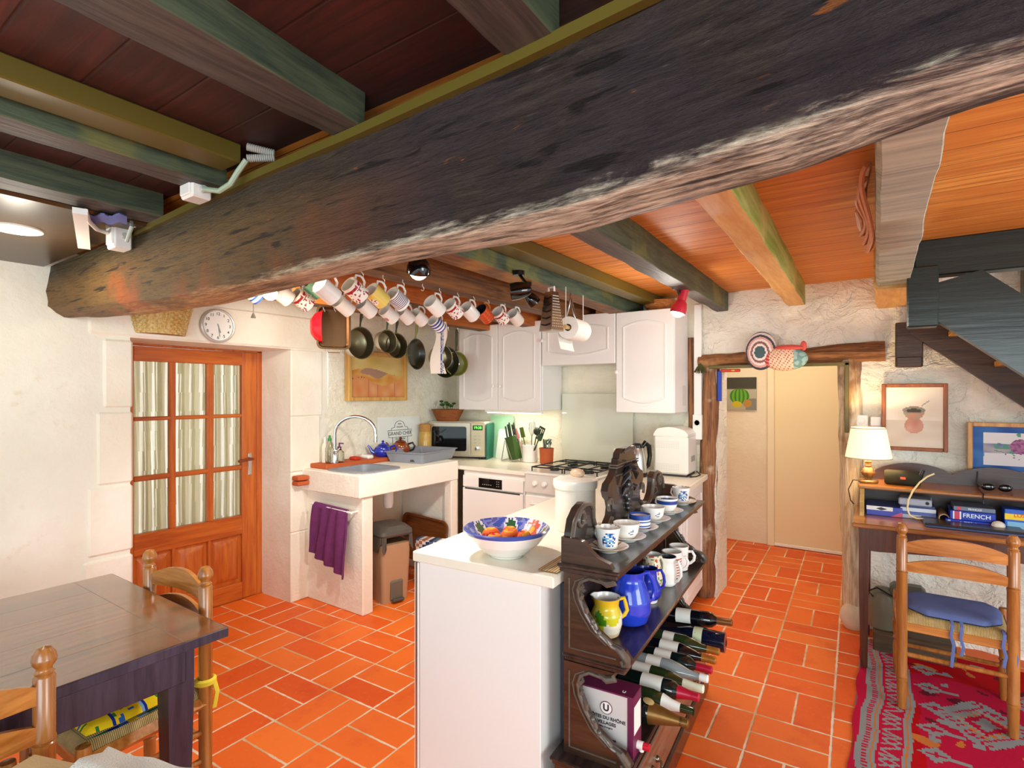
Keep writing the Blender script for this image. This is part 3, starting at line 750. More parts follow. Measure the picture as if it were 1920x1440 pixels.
G().box(.03, .57, -.006, .0, .725, .737, .002).build('grip_slot', DGREY, t)
t = thing('cooker', 'white gas cooker between worktop and peninsula', 'cooker', (-2.238, 3.42, 0))
G().box(0, .58, .02, .62, .05, .9, .004).build('body', LAMIN, t)
G().box(-.002, .582, .0, .62, .895, .915, .006).build('hob_plate', M('hob_enamel', '#efece2', .2), t)
g = G(); g.prism([(-.005, .765), (.02, .765), (.02, .9), (.01, .9)], 0.004, .578, 'x'); g.build('fascia', M('fascia_grey', '#d9d3ca', .35), t)
for i, x in enumerate((.1, .18, .29, .37, .46, .53)):
    g = G(); g.T = Matrix.Translation((x, -.002, .835)) @ Matrix.Rotation(radians(84), 4, 'X'); g.lathe([(0, 0), (.02, 0), (.018, .022), (.0, .024)], 14); g.box(-.004, .004, -.017, .017, .02, .03, .002); g.build('knob', WPLAS, t)
G().box(.01, .572, -.012, .02, .2, .745, .008).build('oven_door', LAMIN, t)
G().box(.07, .535, -.016, -.01, .27, .62, .004).build('oven_glass', BLACKG, t)
g = G(); g.tube([(.08, -.012, .69), (.08, -.045, .69), (.525, -.045, .69), (.525, -.012, .69)], .009); g.build('oven_handle', WPLAS, t)
for cx, cy, r in ((.16, .18, .036), (.44, .18, .045), (.16, .47, .045), (.44, .47, .036)):
    g = G(); g.lathe([(0, .0), (r, 0), (r, .012), (r * .8, .02), (0, .02)], 18, (cx, cy, .915)); g.build('burner', BLACK, t)
for cx in (.16, .44):
    g = G()
    for a, b2 in (((cx - .13, .06), (cx + .13, .06)), ((cx - .13, .59), (cx + .13, .59)), ((cx - .13, .06), (cx - .13, .59)), ((cx + .13, .06), (cx + .13, .59)), ((cx, .06), (cx, .59)), ((cx - .13, .18), (cx + .13, .18)), ((cx - .13, .47), (cx + .13, .47))):
        g.cyl((*a, .945), (*b2, .945), .005, 6)
    for dx in (-.13, .13):
        for y in (.06, .59): g.cyl((cx + dx, y, .914), (cx + dx, y, .95), .005, 6)
    g.build('pan_support', BLACK, t)
tag(G().box(-2.30, -1.655, 4.105, 4.112, .925, 1.5, .002).build('splashback', M('splash_glass', '#dfe0cd', .08, coat=.4)), 'tall pale glass splashback behind the cooker', 'splashback')

# ---- wall cabinets
def cab_door(parent, x0, x1, z0, z1, y, mat, knob=None, arch=1):
    g = G(); g.box(x0, x1, y, y + .02, z0, z1, .004); d = g.build('door', mat, parent)
    a, b2, c, e = x0 + .06, x1 - .06, z0 + .075, z1 - .075; n = 14
    s = .035 if arch else .03
    P = [(a, c + s)] + [(a + (b2 - a) * i / n, c + s - s * sin(pi * i / n)) for i in range(1, n)] + [(b2, c + s), (b2, e - s)] + [(b2 - (b2 - a) * i / n, e - s + s * sin(pi * i / n)) for i in range(1, n)] + [(a, e - s)]
    g = G(); g.tube([(x, y - .001, z) for x, z in P], .0065, 6, closed=True); g.build('moulding', mat, d)
    if knob:
        g = G(); g.T = Matrix.Translation((knob[0], y, knob[1])) @ Matrix.Rotation(pi / 2, 4, 'X'); g.lathe([(0, 0), (.006, 0), (.006, .012), (.014, .016), (.015, .024), (.008, .029), (0, .03)], 14); g.build('knob', M('knob_china', '#ece6dc', .2, coat=.4) if knob[2:] else WHITEC, d)
    return d
YC = 3.785
t = thing('wall_cabinet', 'white two-door wall cabinet left of the cooker hood', 'cabinet', (0, 0, 0))
G().box(-3.19, -2.313, YC + .02, YB - .016, 1.36, 2.10, .003).build('carcass', LAMIN2, t)
cab_door(t, -3.188, -2.756, 1.357, 2.098, YC, LAMIN2, (-2.79, 1.565)); cab_door(t, -2.752, -2.32, 1.357, 2.098, YC, LAMIN2, (-2.718, 1.565))
t = thing('hood_cabinet', 'short white wall cabinet over the cooker', 'cabinet', (0, 0, 0))
G().box(-2.309, -1.664, YC + .02, YB - .016, 1.735, 2.112, .003).build('carcass', LAMIN2, t)
cab_door(t, -2.307, -1.666, 1.728, 2.112, YC, LAMIN2, (-2.295, 1.93))
t = thing('tall_wall_cabinet', 'single-door white wall cabinet beside the doorway', 'cabinet', (0, 0, 0))
G().box(-1.66, -1.223, YC + .02, YB - .03, 1.363, 2.105, .003).build('carcass', LAMIN2, t)
cab_door(t, -1.659, -1.225, 1.36, 2.103, YC, LAMIN2, (-1.648, 1.66))
G().box(-1.2232, -1.2225, 3.98, 4.06, 1.41, 1.56).build('vent_sticker', M('sticker_grey', '#d8d4cc', .6), t)
t = thing('strip_light', 'lit strip light under the wall cabinet', 'light', (0, 0, 0))
G().box(-2.95, -2.36, 3.86, 3.90, 1.335, 1.358, .004).build('housing', WPLAS, t)
G().box(-2.93, -2.38, 3.865, 3.895, 1.328, 1.336, .003).build('tube', M('tube_glow', '#fff1cf', .5, emit=3), t)
light('strip_light_glow', 'AREA', (-2.65, 3.9, 1.325), 1.2, (1, .92, .72), .55, (-2.65, 4.0, .9), .04)

# ---- things on the worktop
t = thing('microwave', 'steel microwave with green clock display on the worktop', 'microwave', (-3.44, 3.66, .911), radians(20.8))
G().box(0, .535, .01, .36, .02, .335, .008).build('body', M('microwave_case', '#d6d0c2', .35), t)
g = G(); g.box(.0, .40, -.008, .012, .03, .33, .006); d = g.build('door', M('microwave_steel', '#cdc6b4', .3, .6), t)
g = G(); g.prism([(x + .2, z + .182) for x, z in rrect(.165, .11, .02)], -.012, -.007, 'y'); g.build('door_glass', BLACKG, d)
g = G(); g.box(.405, .535, -.008, .012, .03, .33, .005); p_ = g.build('control_panel', M('microwave_panel', '#c9bd9e', .35, .5), t)
g = G(); g.box(.425, .515, -.011, -.007, .262, .305); g.build('display', M('display_black', '#0a1408', .15), p_)
words('clock_digits', '19:38', .034, M('led_green', '#5aff3a', .5, emit=2.5), p_, (.47, -.0115, .284), (pi / 2, 0, 0))
for i in range(3):
    for k in range(2):
        g = G(); g.box(.437 + .04 * k, .457 + .04 * k, -.011, -.007, .205 - .03 * i, .213 - .03 * i, .001); g.build('button', STEEL, p_)
g = G(); g.T = Matrix.Translation((.47, -.008, .095)) @ Matrix.Rotation(pi / 2, 4, 'X'); g.lathe([(0, 0), (.024, 0), (.022, .018), (0, .02)], 18); g.build('dial', CHROME, p_)
g = G()
for x in (.05, .48):
    for y in (.04, .32): g.cyl((x, y, 0), (x, y, .022), .014, 10)
g.build('foot', BLACK, t)
t = thing('bread_basket', 'terracotta-coloured oval basket standing on the microwave', 'basket', (-3.335, 3.80, 1.248), radians(25))
g = G(); g.lathe([(0, 0), (.1, 0), (.125, .05), (.15, .1), (.157, .105), (.15, .108), (.14, .1), (.11, .02), (0, .015)], 30, sx=1, sy=.7); g.build('basket_body', wood('basket_brown', '#7a3c14', '#a8602a', 'x', .7, 3, .8), t)
t = thing('succulent', 'small green succulent sprouting from the basket on the microwave', 'plant', (-3.335, 3.80, 1.268))
g = G(); LEAF = M('succulent_green', '#2f5a24', .4, var=.3, vscale=40)
for i, (a, r, h, s) in enumerate(((0, .04, .12, .024), (1, .06, .14, .02), (2.2, .04, .13, .026), (3.1, .08, .16, .02), (4, .05, .13, .026), (5.2, .06, .15, .022))):
    g.tube([(0, 0, 0), (r * .6 * cos(a), r * .6 * sin(a), h * .6), (r * cos(a), r * sin(a), h)], .003, 5); g.ball((r * cos(a), r * sin(a), h), (s, s, s * .55), 8, 6)
g.build('stems', LEAF, t)
# chopping boards leaning on the wall
def board(name, label, x, w, h, mat, y0, lean, z=.911, th=.008, r=.02, rz=0):
    P = rrect(w / 2, h / 2, r); g = G(); g.prism([(a, b2 + h / 2) for a, b2 in P], 0, th, 'y')
    o = tag(g.build(name, mat), label, 'chopping board', 'chopping boards behind the worktop', (x, y0, z)); o.rotation_euler = (radians(-lean), 0, rz); return o
board('chopping_board', 'tall translucent green chopping board against the wall', -2.94, .26, .39, M('pale_green_board', '#a9d9b4', .3), 4.045, 10)
board('chopping_board', 'white chopping board with a dark grip slot beside the microwave', -2.80, .25, .27, M('white_board', '#e9ece2', .3), 3.985, 12)
board('chopping_board', 'thin dark green chopping board edge against the microwave', -2.962, .24, .32, M('teal_board', '#0f6a55', .35), 3.965, 0, rz=radians(110.8))
# knife block
t = thing('knife_block', 'green slanted knife block on a wire stand', 'knife block', (-2.68, 3.90, .911), radians(-8))
g = G(); g.prism([(-.06, .2), (.03, .225), (.075, .03), (.0, .01)], -.035, .045, 'y'); g.build('block', M('block_green', '#3d5a26', .45), t)
g = G(); g.tube([(-.08, -.05, .005), (-.04, -.05, .19), (.05, -.05, .005), (.0, -.05, .03), (-.08, -.05, .005)], .004, 6); g.tube([(-.08, .06, .005), (-.04, .06, .19), (.05, .06, .005), (-.08, .06, .005)], .004, 6); g.cyl((-.08, -.05, .005), (-.08, .06, .005), .004, 6); g.build('wire_stand', STEEL, t)
KH = M('knife_handle', '#2e3a26', .4)
for i in range(5):
    t2 = thing('knife', f'{("first", "second", "third", "fourth", "fifth")[i]} knife from the left in the green block', 'knife', (-2.735 + .022 * i, 3.905 + .006 * (i % 2), .911 + .205 + .006 * i), rot=(0, radians(-12), 0), group='knives in the block')
    G().box(-.008, .008, -.006, .006, .0, .1 + .012 * (i % 3), .004).build('handle', KH, t2)
    G().box(-.007, .007, -.001, .001, -.06, .003).build('blade', STEEL, t2)
# utensil pots
t = thing('utensil_pot', 'white china utensil pot on the worktop', 'pot', (-2.53, 3.95, .911))
G().lathe([(0, 0), (.06, 0), (.066, .01), (.066, .145), (.06, .147), (.058, .14), (.056, .02), (0, .015)], 24).build('pot_body', WHITEC, t)
UT = [('spatula', 'green spatula in the white pot', -.03, .0, -12, '#4a5a1e', 'paddle'), ('ladle', 'dark ladle in the white pot', .03, .01, 14, '#1c2a20', 'ladle'), ('whisk', 'wire whisk in the white pot', .0, .02, 5, None, 'whisk'),
      ('wooden_spoon', 'pale pink-handled spoon in the white pot', -.04, -.02, -22, '#d98f8a', 'paddle'), ('fish_slice', 'black slotted slice in the white pot', .04, -.01, 24, '#20302a', 'slice'), ('pasta_fork', 'green pasta fork in the white pot', .02, -.02, 30, '#2f4a2e', 'fork')]
for nme, lab, dx, dy, an, colr, kind in UT:
    t2 = thing(nme, lab, nme.replace('_', ' '), (-2.53 + dx * .6, 3.95 + dy, .935), rot=(radians(4), radians(an), 0), group='utensils in the white pot')
    mt = STEEL if colr is None else M('utensil_' + nme, colr, .4)
    g = G(); g.tube([(0, 0, 0), (0, 0, .2)], .005, 6); g.build('handle', mt, t2)
    g = G()
    if kind == 'paddle': g.box(-.022, .022, -.003, .003, .19, .28, .003)
    elif kind == 'ladle': g.ball((0, 0, .25), (.035, .02, .035), 12, 8)
    elif kind == 'whisk':
        for i in range(5):
            a = pi * i / 5; g.tube([(0, 0, .19), (.03 * cos(a), .03 * sin(a), .26), (.022 * cos(a), .022 * sin(a), .32), (0, 0, .335), (-.022 * cos(a), -.022 * sin(a), .32), (-.03 * cos(a), -.03 * sin(a), .26), (0, 0, .19)], .0016, 5)
    elif kind == 'slice':
        for i in range(4): g.box(-.03 + .017 * i, -.021 + .017 * i, -.002, .002, .2, .3)
        g.box(-.03, .03, -.002, .002, .19, .205); g.box(-.03, .03, -.002, .002, .295, .31)
    else:
        g.ball((0, 0, .225), (.026, .012, .035), 10, 7)
        for i in range(5): g.cyl((-.022 + .011 * i, 0, .235), (-.022 + .011 * i, -.012, .275), .003, 5)
    g.build('head', mt, t2)
t = thing('cutlery_pot', 'terracotta cutlery pot beside the white utensil pot', 'pot', (-2.35, 3.93, .911))
G().lathe([(0, 0), (.055, 0), (.06, .118), (.062, .12), (.062, .132), (.055, .132), (.05, .02), (0, .015)], 24).build('pot_body', TERRA, t)
for i in range(7):
    a = 2 * pi * i / 7; t2 = thing('fork' if i % 2 else 'spoon', 'steel cutlery standing in the terracotta pot', 'cutlery', (-2.35 + .026 * cos(a), 3.93 + .026 * sin(a), .93), rot=(radians(-9 * sin(a)), radians(9 * cos(a) - 4), a), group='cutlery in the terracotta pot')
    g = G(); g.tube([(0, 0, 0), (0, 0, .11)], .0035, 6); g.ball((0, 0, .165), (.013, .005, .026), 10, 6) if i % 2 == 0 else g.box(-.009, .009, -.002, .002, .11, .19, .002); g.cyl((0, 0, .1), (0, 0, .15), .003, 6)
    g.build('cutlery_body', M('cutlery_steel', '#8a8f80', .2, 1), t2)

# ================================================================ peninsula (turned a few degrees)
PA = radians(4.3)
PN = thing('peninsula_unit', 'white kitchen peninsula with cream worktop in the middle of the room', 'kitchen unit', (-1.462, 1.466, 0), PA)
PW, PL = .587, 2.62
G().box(0, PW, 0, PL, .872, .91, .004).build('worktop', WORKTOP, PN)
G().box(.03, PW - .05, .006, PL - .02, .075, .872, .002).build('carcass', LAMIN2, PN)
G().box(.004, .026, .006, 1.7, .075, .868, .003).build('door_edge', LAMIN, PN)
G().box(.012, .02, .004, .1, .075, .87).build('edge_strip', STEEL, PN)
G().box(.06, PW - .08, .04, PL - .03, 0, .075).build('plinth', M('plinth_brown', '#3a2016', .5), PN)
for i in range(2):
    y0 = 1.36 + .62 * i
    g = G(); g.box(PW - .052, PW - .034, y0, y0 + .6, .09, .865, .004); d = g.build('door', LAMIN2, PN)
    P = [(y0 + .07, .16), (y0 + .53, .16), (y0 + .53, .79), (y0 + .07, .79)]; g = G(); g.tube([(PW - .033, a, b2) for a, b2 in P], .006, 6, closed=True); g.build('moulding', LAMIN2, d)
# ================================================================ carved shelf unit against the peninsula
SHA = radians(4.2); SHO = (-.867, 1.56, 0)
OAKD = wood('dark_carved_oak', '#1f1512', '#43302a', 'y', .28, 1, .1, coat=.3)
OAKB = wood('brown_carved_oak', '#2c1a10', '#4a3022', 'x', .3, 1, .1, coat=.3)
OAKG = M('worn_carving', '#5b5148', .28, var=.45, vscale=60, coat=.3)
SH = thing('carved_shelf_unit', 'dark carved wooden shelf unit against the peninsula side', 'shelf unit', SHO, SHA)
def mould_board(name, x0, x1, y0, y1, z0, z1, mat=OAKD):
    g = G(); t = (z1 - z0)
    g.box(x0, x1, y0, y1, z0 + t * .55, z1, .004); g.box(x0 + .006, x1 - .008, y0 + .007, y1 - .007, z0, z0 + t * .6, .004)
    return g.build(name, mat, SH)
mould_board('top_shelf', -.01, .20, -.035, 1.27, .925, .955)
mould_board('middle_shelf', -.005, .215, -.005, 1.235, .628, .655)
mould_board('base_shelf', -.03, .225, -.05, 1.26, .305, .332)
g = G(); g.box(-.02, .21, -.035, 1.245, .09, .306, .004); g.box(-.034, .222, -.055, 1.262, .0, .092, .008); g.build('base', OAKB, SH)
g = G(); g.box(.208, .219, .05, 1.16, .115, .285, .004); d = g.build('drawer', wood('drawer_front', '#5a4030', '#8a6a55', 'y', .3, 1, .1, coat=.3), SH)
for y in (.28, .9):
    g = G(); g.tube([(.218, y - .03, .2), (.236, y - .03, .195), (.24, y - .02, .18), (.24, y + .02, .18), (.236, y + .03, .195), (.218, y + .03, .2)], .0045, 8)
    for k in (-.03, .03): g.ball((.22, y + k, .2), .012, 10, 6)
    g.build('drawer_handle', M('old_brass', '#7a7466', .25, 1), d)
CUT = [(0, 0), (.215, 0), (.226, .018), (.205, .048), (.165, .06), (.112, .1), (.078, .15), (.056, .198), (.05, .232), (.06, .262), (.09, .278), (.15, .272), (.172, .282), (.172, .297), (0, .297)]
def side(y0, z0, hh, name='side_panel'):
    s = hh / .297
    g = G(); g.prism([(x, z0 + z * s) for x, z in CUT], y0, y0 + .03, 'y'); p = g.build(name, OAKB, SH)
    g = G()
    g.tube([(x, y0 - .001, z0 + z * s) for x, z in CUT[3:13]], [.006] * 10, 8); g.tube([(x - .018, y0 - .001, z0 + z * s + .0) for x, z in CUT[4:11]], .003, 6)
    g.tube([(.02, y0 - .001, z0 + .27 * s), (.02, y0 - .001, z0 + .022 * s), (.18, y0 - .001, z0 + .022 * s)], .0035, 6)
    g.build('moulding', OAKG, p)
    g = G()
    for (a, b2), (c, e) in zip(CUT[3:9], CUT[4:10]):
        mx, mz = (a + c) / 2 + .010, z0 + (b2 + e) / 2 * s
        g.tube([(a, y0 + .006, z0 + b2 * s), (a * .6 + mx * .4 + .003, y0 - .001, z0 + b2 * s * .6 + (mz - 0) * .4 - z0 * .4), (mx + .004, y0 - .003, mz), (c + .001, y0 + .006, z0 + e * s)], [.002, .0075, .006, .002], 8)
    for i in range(3): g.ball((.078 + .022 * i, y0 - .001, z0 + (.165 - .036 * i) * s), (.009, .007, .013), 10, 7)
    g.build('leaf_carving', OAKG, p); g = G()
    g.tube([(.165, y0 + .006, z0 + .062 * s), (.195, y0 - .002, z0 + .052 * s), (.215, y0 - .004, z0 + .03 * s), (.216, y0, z0 + .012 * s), (.2, y0, z0 + .008 * s), (.195, y0, z0 + .022 * s)], [.006, .012, .013, .011, .009, .007], 8)
    g.build('lower_scroll', OAKG, p); g = G()
    g.tube([(.12, y0 + .004, z0 + .278 * s), (.15, y0 - .004, z0 + .272 * s), (.172, y0, z0 + .28 * s), (.165, y0, z0 + .29 * s)], [.006, .012, .013, .008], 8)
    g.build('upper_scroll', OAKG, p)
side(0, .332, .297); side(1.2, .332, .297); side(0, .655, .272); side(1.2, .655, .272)
g = G(); g.box(.0, .010, .02, 1.21, .33, .93); g.build('back_panel', OAKD, SH)
HALF = [(.0, .955), (.0, 1.035), (.02, 1.085), (.06, 1.115), (.11, 1.128), (.155, 1.122), (.18, 1.1), (.183, 1.07), (.2, 1.035), (.235, 1.008), (.285, .998), (.34, 1.005), (.375, 1.03), (.385, 1.06), (.37, 1.09), (.345, 1.105), (.33, 1.13), (.345, 1.155), (.38, 1.168), (.41, 1.185), (.445, 1.225), (.45, 1.24), (.462, 1.243), (.47, 1.262), (.5, 1.276)]
CR = HALF + [(1.12 - y, z) for y, z in HALF[::-1]]
g = G(); g.prism(CR, .0, .028, 'x'); cr = g.build('crest', M('crest_oak', '#382e29', .25, var=.12, vscale=14, coat=.4), SH)
g = G()
for m in (lambda y: y, lambda y: 1.12 - y):
    g.tube([(.03, m(y), z - .006) for y, z in HALF[1:13]], .008, 8)
    g.tube([(.03, m(.03 + .03 * cos(a) * (1 - a / 14) + .045), 1.075 + .03 * sin(a) * (1 - a / 14)) for a in [i * .5 for i in range(16)]], .0075, 8)
    g.tube([(.03, m(.355 + .02 * cos(a)), 1.075 + .024 * sin(a)) for a in [i * .5 for i in range(9)]], .007, 8)
for z in (1.175, 1.205, 1.215): g.box(.0, .034, .42, .70, z, z + .006, .002)
g.tube([(.034, .5, 1.262), (.045, .53, 1.272), (.05, .56, 1.276), (.045, .59, 1.272), (.034, .62, 1.262)], [.006, .012, .014, .012, .006], 8)
g.build('scroll_carving', OAKG, cr)
g = G()
for i, (y, z, s) in enumerate(((.56, 1.125, .02), (.535, 1.11, .018), (.585, 1.11, .018), (.55, 1.09, .02), (.578, 1.088, .018), (.53, 1.085, .016), (.56, 1.065, .018), (.545, 1.05, .015), (.57, 1.045, .014), (.556, 1.028, .013))): g.ball((.034, y, z), (s * .8, s, s * 1.1), 10, 7)
g.tube([(.034, .56, 1.13), (.04, .565, 1.165), (.036, .56, 1.2)], [.005, .007, .005], 8)
for sg in (-1, 1):
    for k in range(3):
        g.tube([(.03, .56, 1.2), (.048, .56 + sg * (.03 + .012 * k), 1.215 - .022 * k), (.036, .56 + sg * (.075 + .01 * k), 1.205 - .035 * k)], [.006, .015, .003], 8, flat=.5)
    g.tube([(.03, .56 + sg * .03, 1.12), (.042, .56 + sg * .06, 1.112), (.034, .56 + sg * .075, 1.09)], [.004, .012, .003], 8)
g.build('grape_carving', M('dark_carving', '#2a2a2c', .22, var=.4, vscale=60, coat=.4), cr)
GP = [(.0, .955), (.175, .955), (.165, .972), (.125, .985), (.1, 1.005), (.08, 1.028), (.06, 1.034), (.0, 1.036)]
for y in (-.02, 1.19):
    g = G(); g.prism(GP, y, y + .022, 'y'); g.build('gallery_bracket', OAKB, SH)
def sl(x, y, z):
    """a point on the shelf unit, given in its own directions"""
    return (SHO[0] + x * cos(SHA) - y * sin(SHA), SHO[1] + x * sin(SHA) + y * cos(SHA), z)
# flat dark folded board in the gap
t = thing('folded_board', 'flat dark folded board standing between peninsula and shelf unit', 'board', sl(-.030, .06, .10), SHA)
G().box(-.012, .008, 0, .55, .0, .76, .004).build('panel', M('blue_black', '#1d2a36', .45), t)
g = G(); g.tube([(.012, .03, .1), (.02, .03, .3), (.02, .03, .6), (.012, .03, .68)], .003, 6); g.build('handle_loop', M('grey_wire', '#5a6068', .4), t)
g = G(); g.box(-.004, .002, .02, .05, -.098, .0); g.box(-.004, .002, .48, .52, -.098, 0); g.build('foot', DGREY, t)

# ---------------------------------------------------------------- cups and saucers on the top shelf
def cup_set(i, x, y, prof, pat, sauc, label, handle=True, rot=0):
    s = thing('saucer', 'saucer under the ' + ' '.join(label.split()[:12]), 'saucer', sl(x, y, .956), SHA, 'saucers on the top shelf')
    g = G(); g.lathe([(0, 0), (.035, 0), (.04, .006), (.068, .016), (.072, .02), (.066, .021), (.04, .011), (.03, .008), (0, .008)], 36); g.build('saucer_body', PAINT, s, 40, sauc)
    t = thing('teacup', label, 'cup', sl(x, y, .9645), SHA + rot, 'cups on the top shelf')
    H_ = prof[-1][1]; R_ = prof[-1][0]
    fin = []
    for (r0, z0), (r1, z1) in zip(prof, prof[1:]):
        n = max(1, int(abs(z1 - z0) / .005)); fin += [(r0 + (r1 - r0) * k / n, z0 + (z1 - z0) * k / n) for k in range(n)]
    fin.append(prof[-1])
    inn = [(r - .003, z) for r, z in prof[::-1] if z > .008] + [(0, .008)]
    g = G(); g.lathe([(0, 0)] + fin + inn, 40); g.build('cup_body', PAINT, t, 40, pat)
    if handle:
        g = G(); a = radians(150); r = R_ - .006
        P = [(r * cos(a), r * sin(a), H_ * .8), ((r + .024) * cos(a), (r + .024) * sin(a), H_ * .78), ((r + .03) * cos(a), (r + .03) * sin(a), H_ * .5), ((r + .012) * cos(a), (r + .012) * sin(a), H_ * .25), ((r - .006) * cos(a), (r - .006) * sin(a), H_ * .22)]
        g.tube(P, .004, 8); g.build('handle', WHITEC, t)
Wc, BLc = rgb('#f6f3ec'), rgb('#23479a')
def band_fn(bands, base=Wc):
    return lambda c, n: next((rgb(k) for z0, z1, k in bands if z0 <= c.z <= z1), base)
def flower(c, n):
    a = atan2(c.y, c.x); d = a - radians(-62)
    if c.x * n.x + c.y * n.y > 0 and abs(d) < .62 and .012 < c.z < .062:
        v = nz(d * 9, c.z * 130, 3)
        if v > .12: return rgb('#1f4f9a')
        if v > -.1: return rgb('#7fb4d8')
        if v < -.45: return rgb('#2b3a5a')
    if c.z > .066 and c.x * n.x + c.y * n.y < 0 and nz(a * 5, c.z * 60) > .05: return rgb('#9a6a3a')
    return Wc
def motif(c, n):
    a = atan2(c.y, c.x); d = a - radians(-48)
    if c.x * n.x + c.y * n.y > 0 and abs(d) < .2 and .018 < c.z < .042 and nz(d * 30, c.z * 300, 1) > .15: return rgb('#8a93a8')
    return Wc
def saucer_gold(c, n):
    r = sqrt(c.x ** 2 + c.y ** 2); a = atan2(c.y, c.x)
    if n.z > .3 and .045 < r < .064 and nz(a * 4, r * 90, 2) > .12: return rgb('#a86f2c')
    if r > .069: return rgb('#c9a76a')
    return Wc
ring = lambda bands: (lambda c, n: next((rgb(k) for r0, r1, k in bands if r0 < sqrt(c.x ** 2 + c.y ** 2) < r1 and n.z > 0), Wc))
plain = lambda c, n: Wc
tall = [(.026, 0), (.033, .004), (.037, .035), (.043, .072), (.044, .075)]; rnd = [(.022, 0), (.03, .004), (.043, .025), (.048, .05), (.049, .058)]
strt = [(.036, 0), (.041, .004), (.042, .05), (.042, .058)]
cup_set(0, .088, .17, tall, flower, saucer_gold, 'white tapered cup with blue flowers at the near end of the top shelf')
cup_set(1, .10, .335, rnd, motif, ring(((.0, .0, '#fff'),)), 'plain rounded white cup, second from the near end of the shelf')
cup_set(2, .10, .50, strt, band_fn(((0, .008, '#23479a'), (.014, .021, '#2f55a8'), (.027, .034, '#2f55a8'), (.039, .058, '#2a4fa2'))), ring(((.038, .043, '#2b3a6a'), (.048, .052, '#2b3a6a'), (.057, .06, '#2b3a6a'))), 'straight cup with bold blue and white hoops')
cup_set(3, .105, .67, rnd, motif, plain, 'rounded white cup between the hooped and blue-banded cups')
cup_set(4, .115, .86, [(r * .98, z * 1.1) for r, z in rnd], band_fn(((.04, .056, '#2a4d9a'),)), ring(((.055, .062, '#2a4d9a'),)), 'white cup with one blue band near the rim')
cup_set(5, .12, 1.11, tall, flower, saucer_gold, 'tapered blue-flowered cup at the far end of the top shelf')

# ---------------------------------------------------------------- jugs on the middle shelf
def jug(name, label, x, y, prof, mat, handle, hr=.007, pat=None, inner=WHITEC, spout=True, cat='jug', ha=50, group='jugs and mugs on the middle shelf', hmat=None):
    t = thing(name, label, cat, sl(x, y, .656), SHA, group)
    fin = []
    for (r0, z0), (r1, z1) in zip(prof, prof[1:]):
        n = max(1, int(max(abs(z1 - z0), abs(r1 - r0)) / .006)); fin += [(r0 + (r1 - r0) * k / n, z0 + (z1 - z0) * k / n) for k in range(n)]
    fin.append(prof[-1]); h = prof[-1][1]
    g = G(); g.lathe([(0, 0)] + fin, 36); n0 = len(g.f); g.k = 1; g.lathe([prof[-1]] + [(r - .004, z) for r, z in prof[::-1] if z > .012] + [(0, .01)], 36)
    if spout:
        g.v = [(vx - .35 * (vz - h * .82) * (1 if vx < -.5 * prof[-1][0] and abs(vy) < .02 and vz > h * .82 else 0), vy, vz) for vx, vy, vz in g.v]
    g.build('jug_body', [PAINT if pat else mat, inner], t, 50, pat)
    a = radians(ha); r = lambda z: lerp([(q, p) for p, q in prof], z)
    g = G(); z1, z0, out = handle
    P = [((r(z) + o) * cos(a), (r(z) + o) * sin(a), z) for z, o in ((z1, -.004), (z1 + .004, out * .6), (z1 - (z1 - z0) * .25, out), (z1 - (z1 - z0) * .6, out * .9), (z0 + .01, out * .45), (z0, -.004))]
    g.tube(P, hr, 10); g.build('handle', hmat or mat, t); return t
def lemon(c, n):
    a = atan2(c.y, c.x); d = a - radians(-75)
    if c.z > .11: return rgb('#e6b82a')
    if ((d + .35) / .42) ** 2 + ((c.z - .062 + .03 * d) / .02) ** 2 < 1: return rgb('#4f8a1e')
    if d > -.1 and c.z < .07 - .02 * sin(d * 3): return rgb('#f3e9d2') if c.z > .02 else rgb('#e8c79a')
    return rgb('#cfc81e') if c.z < .085 else rgb('#ddc22a')
YEL = M('lemon_glaze', '#e2be2c', .2, coat=.3)
jug('jug', 'small yellow lemon jug at the near end of the middle shelf', .078, .185, [(.033, 0), (.044, .008), (.054, .045), (.053, .08), (.042, .105), (.044, .122), (.049, .136)], YEL, (.125, .06, .026), .007, lemon, ha=35)
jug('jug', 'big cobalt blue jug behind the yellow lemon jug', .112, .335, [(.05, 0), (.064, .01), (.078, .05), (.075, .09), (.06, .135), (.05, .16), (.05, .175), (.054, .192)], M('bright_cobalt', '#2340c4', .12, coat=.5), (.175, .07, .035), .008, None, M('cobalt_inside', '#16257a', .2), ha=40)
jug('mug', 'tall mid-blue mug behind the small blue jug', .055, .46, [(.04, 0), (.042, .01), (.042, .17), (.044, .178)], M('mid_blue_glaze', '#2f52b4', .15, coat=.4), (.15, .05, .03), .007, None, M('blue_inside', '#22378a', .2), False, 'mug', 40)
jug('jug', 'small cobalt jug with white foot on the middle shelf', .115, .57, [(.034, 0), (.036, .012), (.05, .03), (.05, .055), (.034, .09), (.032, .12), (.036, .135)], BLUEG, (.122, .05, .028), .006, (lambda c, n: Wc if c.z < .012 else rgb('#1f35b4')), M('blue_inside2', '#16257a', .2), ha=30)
def posy(c, n):
    v = nz(c.x * 70, c.y * 70, c.z * 70)
    return rgb('#c8503a') if v > .3 else rgb('#6a8a3a') if v < -.32 else rgb('#e6d79a') if v > .15 else rgb('#eee8d4')
jug('jug', 'cream jug with red flowers and green leaves', .09, .70, [(.03, 0), (.038, .01), (.048, .05), (.04, .1), (.034, .13), (.042, .155)], M('pale_green_handle', '#d9dfc4', .25, coat=.3), (.13, .05, .03), .0065, posy, ha=60)
jug('jug', 'white jug with a large looped handle beside the flowered jug', .13, .80, [(.032, 0), (.04, .01), (.042, .06), (.036, .1), (.04, .125)], WHITEC, (.11, .02, .032), .0065, None, M('dark_inside', '#3a3f44', .3), ha=-20)
